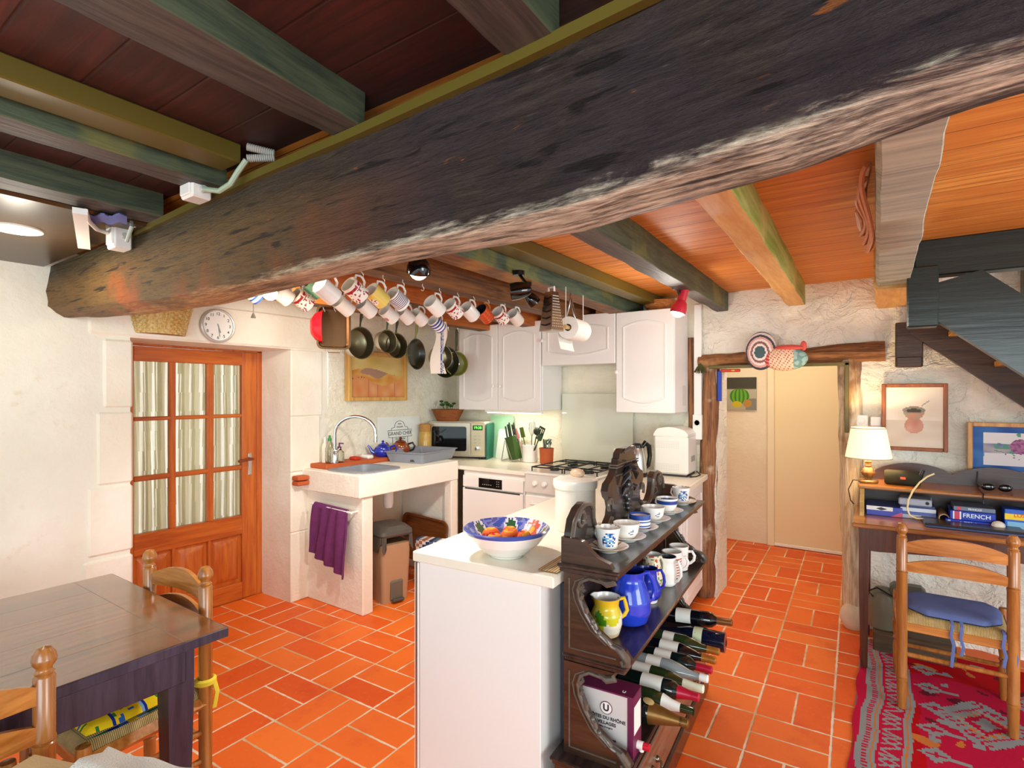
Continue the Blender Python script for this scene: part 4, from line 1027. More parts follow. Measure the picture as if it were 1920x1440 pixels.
jug('mug', 'white mug with thin red stripes on the middle shelf', .12, .925, [(.036, 0), (.042, .004), (.044, .09), (.046, .115)], WHITEC, (.09, .03, .028), .006, (lambda c, n: rgb('#c9655a') if (c.z * 1000) % 12 < 4.5 and c.z < .095 else Wc), WHITEC, False, 'mug', 10)
jug('mug', 'plain white mug at the far end of the middle shelf', .125, 1.04, [(.036, 0), (.042, .004), (.044, .09), (.046, .115)], WHITEC, (.09, .03, .03), .007, None, WHITEC, False, 'mug', 0)

# ---------------------------------------------------------------- bottles lying on the base shelf, and the wine box
GR_D = M('dark_green_bottle', '#0c1a18', .06, coat=.7); GR_M = M('olive_green_bottle', '#29371c', .06, coat=.7); CLB = M('clear_bottle', '#8c9698', .05, coat=.7); BLB = M('black_bottle', '#0a0c14', .06, coat=.7)
LAB = M('bottle_label', '#f1eee6', .7)
BORD = [(0, .012), (.02, 0), (.0365, .004), (.0365, .2), (.033, .215), (.0155, .235), (.0145, .3)]
BURG = [(0, .012), (.02, 0), (.039, .004), (.039, .155), (.032, .19), (.018, .23), (.0145, .26), (.0145, .3)]
CHAM = [(0, .015), (.02, 0), (.0435, .004), (.0435, .13), (.04, .16), (.024, .22), (.016, .255), (.0155, .3)]
def wine(i, y, prof, mat, cap, capz, labz, label, dz=0, rx=0, lab=LAB, flip=False, x0=.035):
    t = thing('wine_bottle', label, 'bottle', sl(x0, y, .3325 + max(r for r, z in prof) + .002 + dz), group='bottles lying on the base shelf')
    t.rotation_euler = (0, radians(90 + rx), SHA + (pi if flip else 0))
    if flip: t.location = sl(x0 + .3, y, t.location.z)
    G().lathe(prof, 24).build('glass_body', mat, t, 50)
    r = lambda z: lerp([(q, p) for p, q in prof[1:]], z)
    if labz:
        g = G(); g.lathe([(r(z) + .0006, z) for z in (labz[0], (labz[0] + labz[1]) / 2, labz[1])], 24, (0, 0, 0), radians(60), radians(300)); g.build('paper_label', lab, t)
    if cap:
        g = G(); g.lathe([(r(capz) + .0008, capz), (r(.27) + .001, .27), (.0158, .275), (.0158, .3), (.012, .303), (0, .303)], 20); g.build('capsule', cap, t)
    return t
GOLD = M('gold_foil', '#7d5a2a', .4, .6, var=.2, vscale=60); REDC = M('red_capsule', '#b31233', .35); GOLDC = M('amber_capsule', '#b0742e', .35, .4)
t = wine(0, .275, CHAM, GR_D, GOLD, .17, None, 'gold-foiled champagne bottle nearest the wine box')
g = G(); g.T = Matrix.Translation((-.038, .0, .165)) @ Matrix.Rotation(radians(-78), 4, 'Y'); g.lathe([(0, .003), (.012, .003), (.02, .001), (.02, 0)], 18); g.build('medallion', M('medallion', '#d9c48a', .4, .4), t)
wine(1, .365, BURG, GR_M, None, 0, (.19, .255), 'green bottle with its pale label slipped near the neck')
wine(2, .45, BORD, GR_D, REDC, .225, (.09, .17), 'dark bottle with red capsule and white label, near the champagne', .012)
wine(3, .535, BURG, GR_M, M('white_green_capsule', '#e6ebd0', .4), .225, (.03, .1), 'olive green bottle with white and green neck')
wine(4, .62, BURG, CLB, WPLAS, .285, (.06, .12), 'clear empty bottle with white cap')
wine(5, .705, BORD, GR_D, REDC, .24, (.07, .14), 'dark bottle with red capsule beyond the clear bottle')
wine(6, .79, BURG, BLB, GOLDC, .245, (.07, .15), 'black bottle with amber capsule and long white label')
wine(7, .88, BURG, GR_M, GOLDC, .25, (.06, .11), 'green bottle with amber capsule behind the black one')
wine(8, .975, CHAM, M('blue_black_glass', '#10152e', .06, coat=.7), None, 0, (.1, .14), 'wide dark bottle lying with its base outwards', flip=True, lab=M('green_white_label', '#cfd8b4', .7), x0=.05)
wine(9, 1.07, BORD, BLB, M('bronze_capsule', '#8a5a34', .35, .5), .235, (.05, .12), 'black bottle with bronze neck nearest the far end', .045, -4, x0=.06)
wb = thing('wine_box', 'grey and purple wine box with red tap on the base shelf', 'box', sl(.026, .062, .3325), SHA)
PUR = M('box_purple', '#6a1d45', .5); BOXG = M('box_grey', '#cfc9c6', .5)
g = G(); g.k = 0; g.box(.0, .185, .0, .085, 0, .2, .002); bx = g.build('carton', BOXG, wb)
g = G(); g.box(.168, .1865, -.0012, .0, 0, .2); g.box(.1855, .1865, -.001, .086, 0, .2); g.box(-.001, .1865, -.001, .086, .196, .2012); g.build('purple_edge', PUR, bx)
g = G(); g.box(.1866, .1872, .01, .078, .075, .165); g.build('side_label', LAB, bx)
for z in (.145,):
    g = G(); g.T = Matrix.Translation((.097, -.001, z)) @ Matrix.Rotation(pi / 2, 4, 'X'); g.lathe([(0, 0), (.021, 0), (.021, .0006), (0, .0006)], 24); g.build('badge_ring', PUR, bx)
    g = G(); g.T = Matrix.Translation((.097, -.0016, z)) @ Matrix.Rotation(pi / 2, 4, 'X'); g.lathe([(0, 0), (.0185, 0), (.0185, .0006), (0, .0006)], 24); g.build('badge', LAB, bx)
fr = (pi / 2, 0, 0); DKP = M('box_print', '#3a2030', .6)
words('lettering', 'U', .03, DKP, bx, (.097, -.0024, .145), fr, bold=.0012)
words('lettering', 'CÔTES DU RHÔNE', .0148, DKP, bx, (.099, -.0014, .112), fr, bold=.0003)
words('lettering', 'VILLAGES', .0148, DKP, bx, (.099, -.0014, .095), fr, bold=.0003)
words('lettering', 'Appellation d\'origine', .008, DKP, bx, (.085, -.0014, .082), fr)
words('lettering', 'VIN ROUGE', .008, DKP, bx, (.11, -.0014, .045), fr, bold=.0003)
words('lettering', 'U', .016, LAB, bx, (.15, .02, .2016), (0, 0, 0), bold=.0005)
g = G(); g.cyl((.186, .045, .03), (.206, .045, .03), .013); g.cyl((.2, .045, .03), (.2, .045, .012), .008); g.build('tap_spout', WPLAS, wb)
g = G(); g.cyl((.204, .045, .03), (.226, .045, .031), .012); g.build('tap_cap', M('tap_red', '#c8102e', .3), wb)

# ---------------------------------------------------------------- on the peninsula
def pl(x, y, z=.911): return (-1.462 + x * cos(PA) - y * sin(PA), 1.466 + x * sin(PA) + y * cos(PA), z)
bc = at(950, 1040, z=.911)
t = thing('fruit_bowl', 'large blue flowered fruit bowl on the peninsula', 'bowl', (bc.x, bc.y, .911), radians(0))
RB = .158
out = [(.0, 0), (.058, 0), (.062, .006), (.075, .014), (.115, .05), (.142, .085), (.15, .1)]
def bowlp(c, n):
    r = sqrt(c.x ** 2 + c.y ** 2); a = atan2(c.y, c.x)
    if n.z < .2 or r > .153: return rgb('#3d56a8') if c.z > .088 else Wc
    for fa, fr_, fs, k in ((radians(75), .125, .036, '#c9604f'), (radians(118), .13, .022, '#2f5a3a'), (radians(40), .132, .022, '#6a7a2a'), (radians(175), .13, .022, '#4a6a4a'), (radians(245), .12, .03, '#c9604f'), (radians(-30), .125, .025, '#4a6a3a')):
        d = sqrt((c.x - fr_ * cos(fa)) ** 2 + (c.y - fr_ * sin(fa)) ** 2)
        if d < fs * .3 and k == '#c9604f': return rgb('#e0a02a')
        if d < fs * (.85 + .15 * sin(8 * atan2(c.y - fr_ * sin(fa), c.x - fr_ * cos(fa)))): return rgb(k)
        if d < fs * 1.18: return rgb('#d9d4e4')
    v = nz(c.x * 40, c.y * 40, c.z * 40)
    return rgb('#4256a8') if v > .1 else rgb('#7f86c4') if v > -.25 else rgb('#5a5f9a')
s_ = .158 / .15
def fine(P, st=.006):
    F = []
    for (r0, z0), (r1, z1) in zip(P, P[1:]):
        n = max(1, int(sqrt((r1 - r0) ** 2 + (z1 - z0) ** 2) / st)); F += [(r0 + (r1 - r0) * k / n, z0 + (z1 - z0) * k / n) for k in range(n)]
    return F + [P[-1]]
g = G(); g.lathe(fine([(r * s_, z) for r, z in out] + [(.152, .104), (.141, .088), (.11, .052), (.07, .022), (0, .016)], .0035), 150); g.build('bowl_body', PAINT, t, 50, bowlp)
PEACH = painted('peach_skin', .6, 0, .2)
def peachp(c, n):
    v = nz(c.x * 25 + 3, c.y * 25, c.z * 25) + c.x * 9
    return rgb('#e89a2e') if v < -.1 else rgb('#e0672a') if v < .25 else rgb('#b8242a')
for i, (x, y, z, r, lab) in enumerate(((-.062, -.012, .052, .034, 'pale peach at the left of the fruit bowl'), (.012, .005, .052, .036, 'orange peach in the middle of the bowl'), (-.012, -.058, .05, .031, 'red peach at the front of the bowl'), (.062, .02, .056, .028, 'red nectarine at the right of the bowl'), (-.02, .05, .053, .03, 'yellow peach at the back of the bowl'))):
    p = thing('peach', lab, 'fruit', (bc.x + x, bc.y + y, .911 + z + .012), i * 1.3, 'fruit in the bowl')
    g = G(); g.ball((0, 0, 0), (r, r, r * .94), 22, 16)
    g.v = [(vx, vy, vz - .012 * max(0, 1 - (vx * vx + vy * vy) / (r * r * .3)) * (1 if vz > 0 else 0)) for vx, vy, vz in g.v]; g.build('flesh', PEACH, p, 60, peachp)
q = pl(.512, .035, .9105); tag(G().grid(lambda u, v: (.07 * u, .22 * v, .004), 30, 2).grid(lambda u, v: (.07 * u, .22 * v, 0), 1, 1).build('straw_mat', PAINTM, None, 0, lambda c, n: rgb('#a9712e' if (c.x * 100) % 1 < .45 else '#e2cda0')), 'striped straw mat on the peninsula corner beside the shelf unit', 'mat', None, q, PA)
cc = (-1.11, 2.10)
t = thing('white_canister', 'large white canister standing on the peninsula behind the shelf crest', 'canister', (*cc, .911))
G().lathe([(0, 0), (.083, 0), (.088, .01), (.088, .175), (.082, .182), (0, .182)], 32).build('canister_body', M('canister_cream', '#f0e8da', .22, coat=.3), t)
G().lathe([(.082, .18), (.094, .182), (.098, .2), (.096, .218), (.07, .228), (0, .23)], 32).build('lid', M('canister_lid', '#f4eee2', .2, coat=.3), t)
g = G(); g.ball((0.01, 0, .245), (.035, .02, .02), 14, 8); g.build('lid_knob', M('lid_knob', '#e2bf9c', .25, coat=.3), t)
t = thing('kettle', 'steel electric kettle with black handle beside the bread machine', 'kettle', (-1.46, 3.70, .911), radians(60))
G().lathe([(0, 0), (.07, 0), (.075, .012), (.072, .03)], 24).build('kettle_base', BLACK, t)
G().lathe([(.07, .03), (.068, .06), (.058, .14), (.046, .2), (.04, .21), (0, .212)], 28).build('kettle_body', STEEL, t)
g = G(); g.tube([(.04, 0, .2), (.07, 0, .235), (.105, 0, .21), (.115, 0, .14), (.1, 0, .07), (.07, 0, .05)], [.014, .018, .018, .016, .014, .012], 10); g.build('handle', BLACK, t)
g = G(); g.lathe([(.045, .2), (.042, .222), (.02, .235), (0, .236)], 20); g.build('lid', BLACK, t)
bottle('pepper_mill', 'clear-topped pepper mill beside the kettle', 'mill', [(0, 0), (.026, 0), (.026, .1), (.02, .115), (0, .115)], WPLAS, [(.018, .113), (.026, .12), (.028, .17), (.02, .19), (0, .192)], STEEL, (-1.51, 3.58, .911))
bottle('milk_bottle', 'white-capped bottle left of the pepper mill', 'bottle', [(0, 0), (.03, 0), (.03, .14), (.018, .17), (0, .17)], WHITEC, [(.017, .168), (.02, .17), (.02, .195), (0, .195)], WPLAS, (-1.585, 3.62, .911))
t = thing('bread_machine', 'white bread machine on the worktop by the doorway', 'bread machine', (-1.385, 3.82, .911), radians(3))
BM = M('bread_machine_white', '#efece2', .35)
g = G(); g.box(0, .245, 0, .26, .012, .29, .015); b_ = g.build('body', BM, t)
P = [(0, .285), (.245, .285), (.245, .30)] + [(.245 * (1 - i / 10), .30 + .05 * sin(pi * (i / 10) * .72 + .35)) for i in range(1, 10)] + [(0, .30)]
g = G(); g.prism(P, .004, .256, 'y'); g.build('lid', BM, t)
g = G()
for r in range(5):
    for k in range(14): g.box(.02 + .012 * k, .027 + .012 * k, -.001, .001, .245 - .011 * r, .249 - .011 * r); g.box(.02 + .012 * k, .027 + .012 * k, -.001, .001, .04 + .011 * r, .044 + .011 * r)
o = g.build('vent_slots', M('vent_shade', '#d8d3c6', .6), b_); o['kind'] = 'stuff'
g = G(); g.box(.2455, .248, .09, .2, .1, .14); g.build('side_button', M('grey_button', '#a8a8a4', .5), b_)
g = G(); g.box(.01, .235, .01, .25, 0, .013); g.build('foot', DGREY, t)
g = G(); g.tube([(-1.14, 4.05, .93), (-1.10, 4.0, .915), (-1.10, 3.9, .914), (-1.13, 3.85, .914), (-1.15, 3.95, .914)], .004, 6); tag(g.build('power_cord', BLACK), 'black power cord on the worktop beside the bread machine', 'cord')

# ================================================================ dining table
DK = wood('dark_table_top', '#42200c', '#8e4f20', 'y', .2, .8, .04, coat=1, spots='#7a4a20'); DK.node_tree.nodes['Principled BSDF'].inputs['Coat IOR'].default_value = 1.8; DKL = wood('dark_table_leg', '#262030', '#453a4c', 'z', .35, 1, .12, spots='#6a5a66')
TB = thing('dining_table', 'dark polished wooden dining table in the left foreground', 'table', (-2.2, .1, 0))
x0, x1, yE = -.46, .455, .82
g = G(); g.box(x0, x1, yE - .1295, yE, .722, .75, .0015)
for i in range(5): g.box(x0 + .183 * i + .0007, x0 + .183 * (i + 1) - .0007, -.95, yE - .1307, .722, .75, 0)
g.build('tabletop', DK, TB)
g = G(); g.box(x1 - .002, x1 + .004, -.95, yE + .003, .719, .7485, .002); g.box(x0 - .004, x0 + .002, -.95, yE + .003, .719, .7485, .002); g.box(x0 - .003, x1 + .003, yE - .002, yE + .004, .719, .7485, .002); g.build('tabletop_edge', DKL, TB, label='worn dark edge of the tabletop')
g = G(); g.box(x1 - .075, x1 - .05, -.85, yE - .1, .60, .724, .004); g.box(x0 + .05, x0 + .075, -.85, yE - .1, .60, .724, .004); g.box(x0 + .09, x1 - .09, yE - .1, yE - .075, .60, .724, .004); g.build('apron', DKL, TB)
for sx in (x0 + .055, x1 - .13):
    for sy in (yE - .15, -.9):
        g = G(); P = []
        shell(g, [([(sx + .012, sy + .012), (sx + .063, sy + .012), (sx + .063, sy + .063), (sx + .012, sy + .063)], 0), ([(sx, sy), (sx + .075, sy), (sx + .075, sy + .075), (sx, sy + .075)], .56), ([(sx, sy), (sx + .075, sy), (sx + .075, sy + .075), (sx, sy + .075)], .722)])
        g.build('leg', DKL, TB, 0)
# ---------------------------------------------------------------- ladder-back chairs
CH_P = wood('honey_beech_post', '#8a4f1c', '#b8793a', 'z', .25, .8, .05, coat=.4); CH_S = wood('honey_beech_slat', '#96531a', '#cf8a42', 'x', .25, .7, .05, coat=.4)
def rush_mat():
    m, nt, b = new_mat('woven_rush'); v, x, y, z = coords(nt)
    q = (x.abs() * .92 - (y - .185).abs()).gt(0)          # the four triangles of a rush seat
    s = (x + (y - x) * q) * 190
    w = (s.frac() - .5).abs() * 2
    n = tex_noise(v, 30, 4)
    c = col_mix('#8a6a30', '#dcc48a', (w * .6 + n * .5).ss(.3, .9))
    nt.links.new(c, b.inputs['Base Color']); b.inputs['Roughness'].default_value = .8
    bump(b, w, .5, .004); return m
RUSH = rush_mat()
def chair(label, loc, rz, group=None):
    t = thing('ladderback_chair', label, 'chair', loc, rz, group)
    hw, fw, dp = .197, .212, .37
    for sx in (-1, 1):
        prof = [(0, 0), (.018, 0), (.021, .1), (.021, .135), (.023, .14), (.023, .147), (.019, .15), (.023, .153), (.023, .16), (.0215, .165), (.0225, .4), (.0225, .64), (.024, .645), (.024, .651), (.019, .655), (.024, .659), (.024, .665), (.0225, .67), (.0225, .812), (.018, .818), (.021, .822), (.016, .828), (.016, .834), (.024, .845), (.0255, .856), (.0245, .858), (.0235, .866), (.014, .882), (0, .886)]
        g = G(); g.lathe(prof, 20, (sx * hw, 0, 0)); g.build('rear_post', CH_P, t, 40)
        fp = [(0, 0), (.016, 0), (.02, .06), (.022, .16), (.016, .19), (.022, .2), (.017, .21), (.023, .25), (.022, .3), (.016, .32), (.021, .33), (.021, .44), (.019, .452), (0, .454)]
        g = G(); g.lathe(fp, 18, (sx * fw, dp, 0)); g.build('front_leg', CH_P, t, 40)
        for z in (.2, .3): g = G(); g.cyl((sx * hw, 0, z), (sx * fw, dp, z), .0105, 10); g.build('side_stretcher', CH_P, t)
        g = G(); g.tube([(sx * hw, 0, .40), (sx * fw, dp, .40)], .022, 4); g.build('seat_rail', CH_S, t, 20)
    for z0, h, bow in ((.785, .078, .022), (.69, .07, .022)):
        g = G()
        def sv(u, v):
            x = -hw + 2 * hw * u; bw = sin(pi * u)
            hh = h * (.42 + .58 * bw ** .7) if True else h
            return (x, -.002 - bow * bw, z0 - h * .34 + hh * v - .008 * (1 - bw))
        g.sheet(sv, 20, 4, .014); g.build('slat', CH_S, t, 50)
    g = G(); g.cyl((-hw, 0, .265), (hw, 0, .265), .0105, 10); g.build('rear_stretcher', CH_P, t)
    for z in (.17, .28): g = G(); g.cyl((-fw, dp, z), (fw, dp, z), .0105, 10); g.build('front_stretcher', CH_P, t)
    for y, w in ((0, hw), (dp, fw)): g = G(); g.box(-w, w, y - .011, y + .011, .378, .418, .004); g.build('seat_rail', CH_S, t)
    def top(u, v):
        w = hw + (fw - hw) * v; x = -w + 2 * w * u; y = -.008 + (dp + .016) * v
        e = min(u, 1 - u, v, 1 - v); sag = min(1, e * 7)
        return (x * .985, y, .418 + .036 * sqrt(max(0, 1 - (1 - sag) ** 2)) - .014 * max(0, e - .2) * 2)
    g = G(); g.grid(top, 28, 28); g.grid(lambda u, v: (top(u, v)[0], top(u, v)[1], .414), 4, 4); g.build('rush_seat', RUSH, t, 60)
    return t
chair('ladderback chair pulled up to the desk, blue cushion on its seat', (.262, 3.182, 0), radians(-.6), 'ladderback chairs')
chair('ladderback chair at the end of the dining table, facing away from the door', (-2.195, .966, 0), radians(183), 'ladderback chairs')
chair('ladderback chair at the near long side of the dining table', (-1.688, .247, 0), radians(90), 'ladderback chairs')
# cushions
BLUEC = M('slate_blue_cloth', '#6373a8', .95, var=.12, vscale=20, bmp=.3, bscale=400, spec=.1)
t = thing('seat_cushion', 'slate blue tied cushion on the desk chair', 'cushion', (.262, 3.182, .447), radians(-.6))
def pad(w0, w1, d, h, y0=.01, cut=.0):
    def f(u, v):
        e = max(abs(2 * u - 1), abs(2 * v - 1)); k = (1 - e ** 6)
        w = w0 + (w1 - w0) * v - (cut * max(0, (abs(2 * v - 1) - .55)) * 1.5)
        return ((2 * u - 1) * w, y0 + d * v, h * (.35 + .65 * sqrt(max(0, k))))
    return f
f = pad(.165, .2, .33, .036, .015, .09); g = G(); g.grid(f, 30, 24); g.grid(lambda u, v: (f(u, v)[0], f(u, v)[1], .002 + .006 * max(abs(2 * u - 1), abs(2 * v - 1)) ** 4), 30, 24); c_ = g.build('pad', BLUEC, t, 70)
for sx, L in ((-.012, .19), (.022, .13), (.165, .14), (.2, .15)):
    g = G(); P = [(sx, .012, .012), (sx + .002, -.016, .0), (sx - .004, -.019, -.05), (sx + .006, -.018, -.09), (sx - .002, -.019, -L)]; g.tube(P, .007, 6, flat=.35); g.build('tie', BLUEC, t)
def provence(c, n):
    k = (c.y * 11) % 1
    if .0 < k < .16: return rgb('#1c2f8a') if .03 < k < .13 else rgb('#7fa0c8')
    v = nz(c.x * 45, c.y * 45, 2)
    if c.z < .012 and (c.y * 30) % 1 < .5: return rgb('#1f6a5a')
    return rgb('#2f5fae') if v > .38 else rgb('#2f7a3a') if v < -.36 else rgb('#e8c51c')
t = thing('seat_cushion', 'yellow and blue printed cushion on the chair at the table end', 'cushion', (-2.195, .966, .447), radians(183))
f = pad(.175, .2, .34, .04, .012, .03); g = G(); g.grid(f, 40, 40); g.grid(lambda u, v: (f(u, v)[0], f(u, v)[1], .002), 12, 12); g.build('pad', PAINTC, t, 70, provence)
YT = M('yellow_tie', '#e3cc3a', .9)
g = G(); g.tube([(-.197 + .028 * cos(a), .028 * sin(a), .03) for a in [2 * pi * i / 14 for i in range(15)]], .009, 6, flat=1.4); g.tube([(-.2, -.028, .025), (-.21, -.035, -.02), (-.2, -.03, -.08)], .009, 6, flat=.4); g.build('tie', YT, t)

# white throw over the armchair in the near foreground
t = thing('armchair', 'beige upholstered armchair back at the bottom edge', 'armchair', (-1.345, .48, .022), radians(20))
BEI = M('beige_upholstery', '#d8b98a', .9, var=.1, bmp=.3, bscale=200)
g = G(); g.box(-.3, .1, -.07, .05, .12, .655, .035); g.build('backrest', BEI, t)
g = G(); g.box(-.3, .1, -.5, -.05, .12, .4, .03); g.build('seat', BEI, t)
for x, y in ((-.27, .02), (.07, .02), (-.27, -.46), (.07, -.46)): g = G(); g.cyl((x, y, -.022), (x, y, .13), .02, 10, .025); g.build('leg', CH_P, t)
def thr(u, v):
    x = -.12 + .25 * u; s = (v - .5) * .62; f = .014 * nz(u * 3, v * 3)
    if abs(s) < .06: return (x, s, .672 + f - .02 * abs(s) / .06)
    sg = 1 if s > 0 else -1
    return (x + .02 * sin(v * 9), sg * (.072 + .3 * max(0, f)), .655 - (abs(s) - .06) + f)
tag(G().sheet(thr, 30, 50, .01).build('throw', M('white_towelling', '#f6f3ec', .95, bmp=.8, bscale=250, spec=.1), None, 70), 'white towelling throw draped over the armchair back', 'throw', None, (-1.33, .48, .022), radians(20))
# ================================================================ rug
def kilim(c, n):
    a = c.x; b = c.y; w = .012 * sin(b * 5.2) + .005 * sin(b * 17)
    a = a + w
    RED, MAG, GRY, OR_, DRK = '#b8141c', '#bb1c40', '#8f9496', '#c9783a', '#6a2030'
    def z(p, amp): return abs((b / p) % 1 - .5) * 2 * amp
    if a < .028: return rgb(MAG)
    if a < .05: return rgb(GRY)
    if a < .072: return rgb(MAG if (b / .022) % 1 < .55 else GRY)
    if a < .084: return rgb(GRY)
    if a < .09: return rgb(OR_)
    if a < .102: return rgb(GRY)
    if a < .112: return rgb(MAG)
    if a < .182:
        q = (a - .112) / .07; k = (b / .085) % 1; k2 = (b / .085) % 2 > 1
        v = abs(k - .5) * 2
        if abs(v - q) < .17 or (k2 and abs(v - (1 - q)) < .15) or (not k2 and k < .14): return rgb(GRY)
        return rgb(MAG)
    if a < .19: return rgb(MAG)
    if a < .2: return rgb(GRY)
    if a < .208: return rgb(OR_)
    if a < .222: return rgb(GRY)
    A = a - .222
    base = RED if nz(A * 2.2, b * 2.2, 4) > -.05 else MAG
    if nz(A * 9, b * 9, 9) > .5: base = OR_
    # lozenges with hooks along the border, big stepped medallions in the field
    def st(v, s=.014): return floor(v / s) * s
    k = (b / .21) % 1 * .21 - .105; x = A - .07
    d = abs(st(x)) + abs(st(k)) * 1.1
    if d < .062: return rgb(GRY if d > .028 else base)
    if abs(k) < .012 and .05 < x < .12: return rgb(GRY)
    for cx, cy in ((.26, 2.62), (.25, 3.22), (.56, 2.9), (.55, 3.55), (.56, 2.3), (.85, 2.6), (.86, 3.2)):
        X_, Y_ = st(A - cx), st(b - cy); d = abs(X_) * .9 + abs(Y_) * .75
        if d < .045: return rgb(GRY)
        if d < .075: return rgb(base)
        if d < .105: return rgb('#9a9c96' if ((X_ + Y_) / .028) % 2 < 1.4 else OR_)
        if d < .15: return rgb(base if (abs(X_ - Y_) / .042) % 1 > .4 else GRY)
        if d < .18: return rgb(DRK if base == RED else GRY) if abs(X_ * Y_) > .0012 else rgb(base)
    if nz(st(A) * 11, st(b) * 11, 2) > .40: return rgb(GRY)
    if nz(st(A) * 9 + 7, st(b) * 9, 6) > .46: return rgb(DRK)
    return rgb(base)
def rugp(u, v): return (1.02 * u - (.006 * sin(v * 30) if u == 0 else 0), 2.05 + 1.9 * v, .006 + .003 * nz(u * 8, v * 14))
g = G(); g.grid(rugp, 170, 310); g.grid(lambda u, v: (1.02 * u, 2.05 + 1.9 * v, .0005), 6, 6)
tag(g.build('kilim_rug', painted('rug_wool', .95, 0, .05, .5, 350), None, 60, kilim), 'red and grey kilim rug under the desk and chair', 'rug', None, (-.12, 0, .0))

# ================================================================ desk with shelf
DSK = wood('desk_oak', '#7d4a1e', '#bd7a36', 'x', .28, .8, .06, coat=.35); DSKD = wood('desk_dark', '#3a1c10', '#5a2f1a', 'z', .32, 1, .08, coat=.3); DSKB = wood('desk_back', '#2f1a16', '#4a2c26', 'x', .35, 1, .06)
D = thing('writing_desk', 'dark wooden writing desk with shelf on the right', 'desk', (-.15, 3.48, 0))
L = 1.3
G().box(0, L, 0, .57, .775, .80, .006).build('desktop', DSK, D)
g = G(); g.prism([(.06, .775), (L - .06, .775), (L - .06, .65), (L - .12, .65), (L / 2, .69), (.12, .65), (.06, .65)], .035, .055, 'y'); g.box(.04, .06, .05, .53, .65, .775); g.box(L - .06, L - .04, .05, .53, .65, .775); g.box(.06, L - .06, .52, .54, .65, .775); g.build('apron', DSKD, D)
for x in (.03, L - .075):
    for y in (.03, .51):
        g = G(); shell(g, [([(x + .008, y + .008), (x + .04, y + .008), (x + .04, y + .04), (x + .008, y + .04)], .012), ([(x, y), (x + .046, y), (x + .046, y + .046), (x, y + .046)], .5), ([(x, y), (x + .046, y), (x + .046, y + .046), (x, y + .046)], .775)]); g.build('leg', DSKD, D, 0)
H0 = .24
G().box(.02, L - .02, H0, .56, .953, .975, .006).build('shelf', DSK, D)
P = [(.03, .975)]
for i in range(3):
    P += [(.1 + .37 * i + .37 * k / 10, 1.03 + .055 * sin(pi * k / 10) ** .7) for k in range(11)]
P += [(L - .03, 1.0), (L - .03, .8), (.03, .8)]
g = G(); g.prism(P, .545, .562, 'y'); g.build('back_panel', DSKB, D)
for x in (.025, L - .045): g = G(); g.box(x, x + .018, H0 + .03, .55, .80, .955); g.build('side_panel', DSKD, D)
for x in (.028, L - .05):
    g = G(); g.prism([(H0 + .0, .953), (H0 + .045, .953), (H0 + .03, .9), (H0 + .012, .86), (H0 + .03, .82), (H0 + .0, .80), (H0 - .022, .80), (H0 - .004, .84), (H0 - .012, .88), (H0 + .008, .92)], x, x + .022, 'x'); g.build('bracket', wood('pale_bracket', '#b08a4a', '#d8b878', 'z'), D)
# lamp on the shelf
t = thing('table_lamp', 'lit table lamp with cream shade on the desk shelf', 'lamp', (-.083, 3.83, .976))
g = G(); g.lathe([(0, 0), (.05, 0), (.052, .01), (.045, .018), (.02, .024), (.018, .03), (.032, .045), (.038, .06), (.03, .08), (.016, .092), (.02, .1), (.016, .108), (.016, .118), (.02, .124), (.014, .13), (.012, .2), (0, .2)], 24); g.build('base', wood('lamp_base', '#4a3018', '#9a6a30', 'z', .25, 1, .05, coat=.5), t)
def shade_mat():
    m, nt, b = new_mat('lit_lampshade'); b.inputs['Base Color'].default_value = (*rgb('#f7ead0'), 1); b.inputs['Roughness'].default_value = .8
    b.inputs['Emission Color'].default_value = (*rgb('#ffe9bd'), 1); b.inputs['Emission Strength'].default_value = .45; return m
g = G(); g.lathe([(.118, .145), (.088, .32), (.086, .32), (.116, .145)], 36); g.build('lamp_shade', shade_mat(), t)
g = G(); g.lathe([(.119, .143), (.1195, .149), (.1175, .149), (.1165, .143)], 36); g.lathe([(.089, .318), (.089, .324), (.086, .324), (.086, .318)], 36); g.build('shade_trim', M('shade_trim', '#cbb58a', .7), t)
g = G(); g.ball((0, 0, .235), .028, 12, 8); g.build('bulb', M('lit_bulb', '#ffe2a8', .5, emit=12), t)
light('table_lamp_glow', 'POINT', (-.083, 3.83, 1.225), 16, (1, .74, .42), .03)
g = G(); p0 = (-.13, 3.86, .985); g.tube([(-.12, 3.85, .982), (-.16, 3.86, .98), (-.185, 3.87, .92), (-.175, 3.9, .85), (-.16, 3.95, .82)], .003, 6); tag(g.build('lamp_cord', M('dark_cord', '#3a2f26', .6)), 'thin dark cord looping down from the table lamp', 'cord')
# speaker
t = thing('portable_speaker', 'dark cylindrical portable speaker beside the table lamp', 'speaker', (-.005, 3.84, .976 + .042), 0)
g = G(); g.tube([(0, 0, 0), (.008, 0, 0), (.012, 0, 0), (.158, 0, 0), (.163, 0, 0), (.17, 0, 0)], [.034, .04, .042, .042, .04, .034], 28); g.build('fabric_body', M('speaker_mesh', '#2d2c1c', .8, bmp=.5, bscale=500), t)
g = G(); g.box(.075, .1, -.0435, -.041, -.006, .008, .001); g.build('badge', M('badge_orange', '#e0592a', .4), t)
g = G(); g.tube([(.16, -.03, .02), (.175, -.03, .055), (.185, -.02, .05), (.168, -.036, -.01)], .004, 6); g.build('strap', BLACK, t)
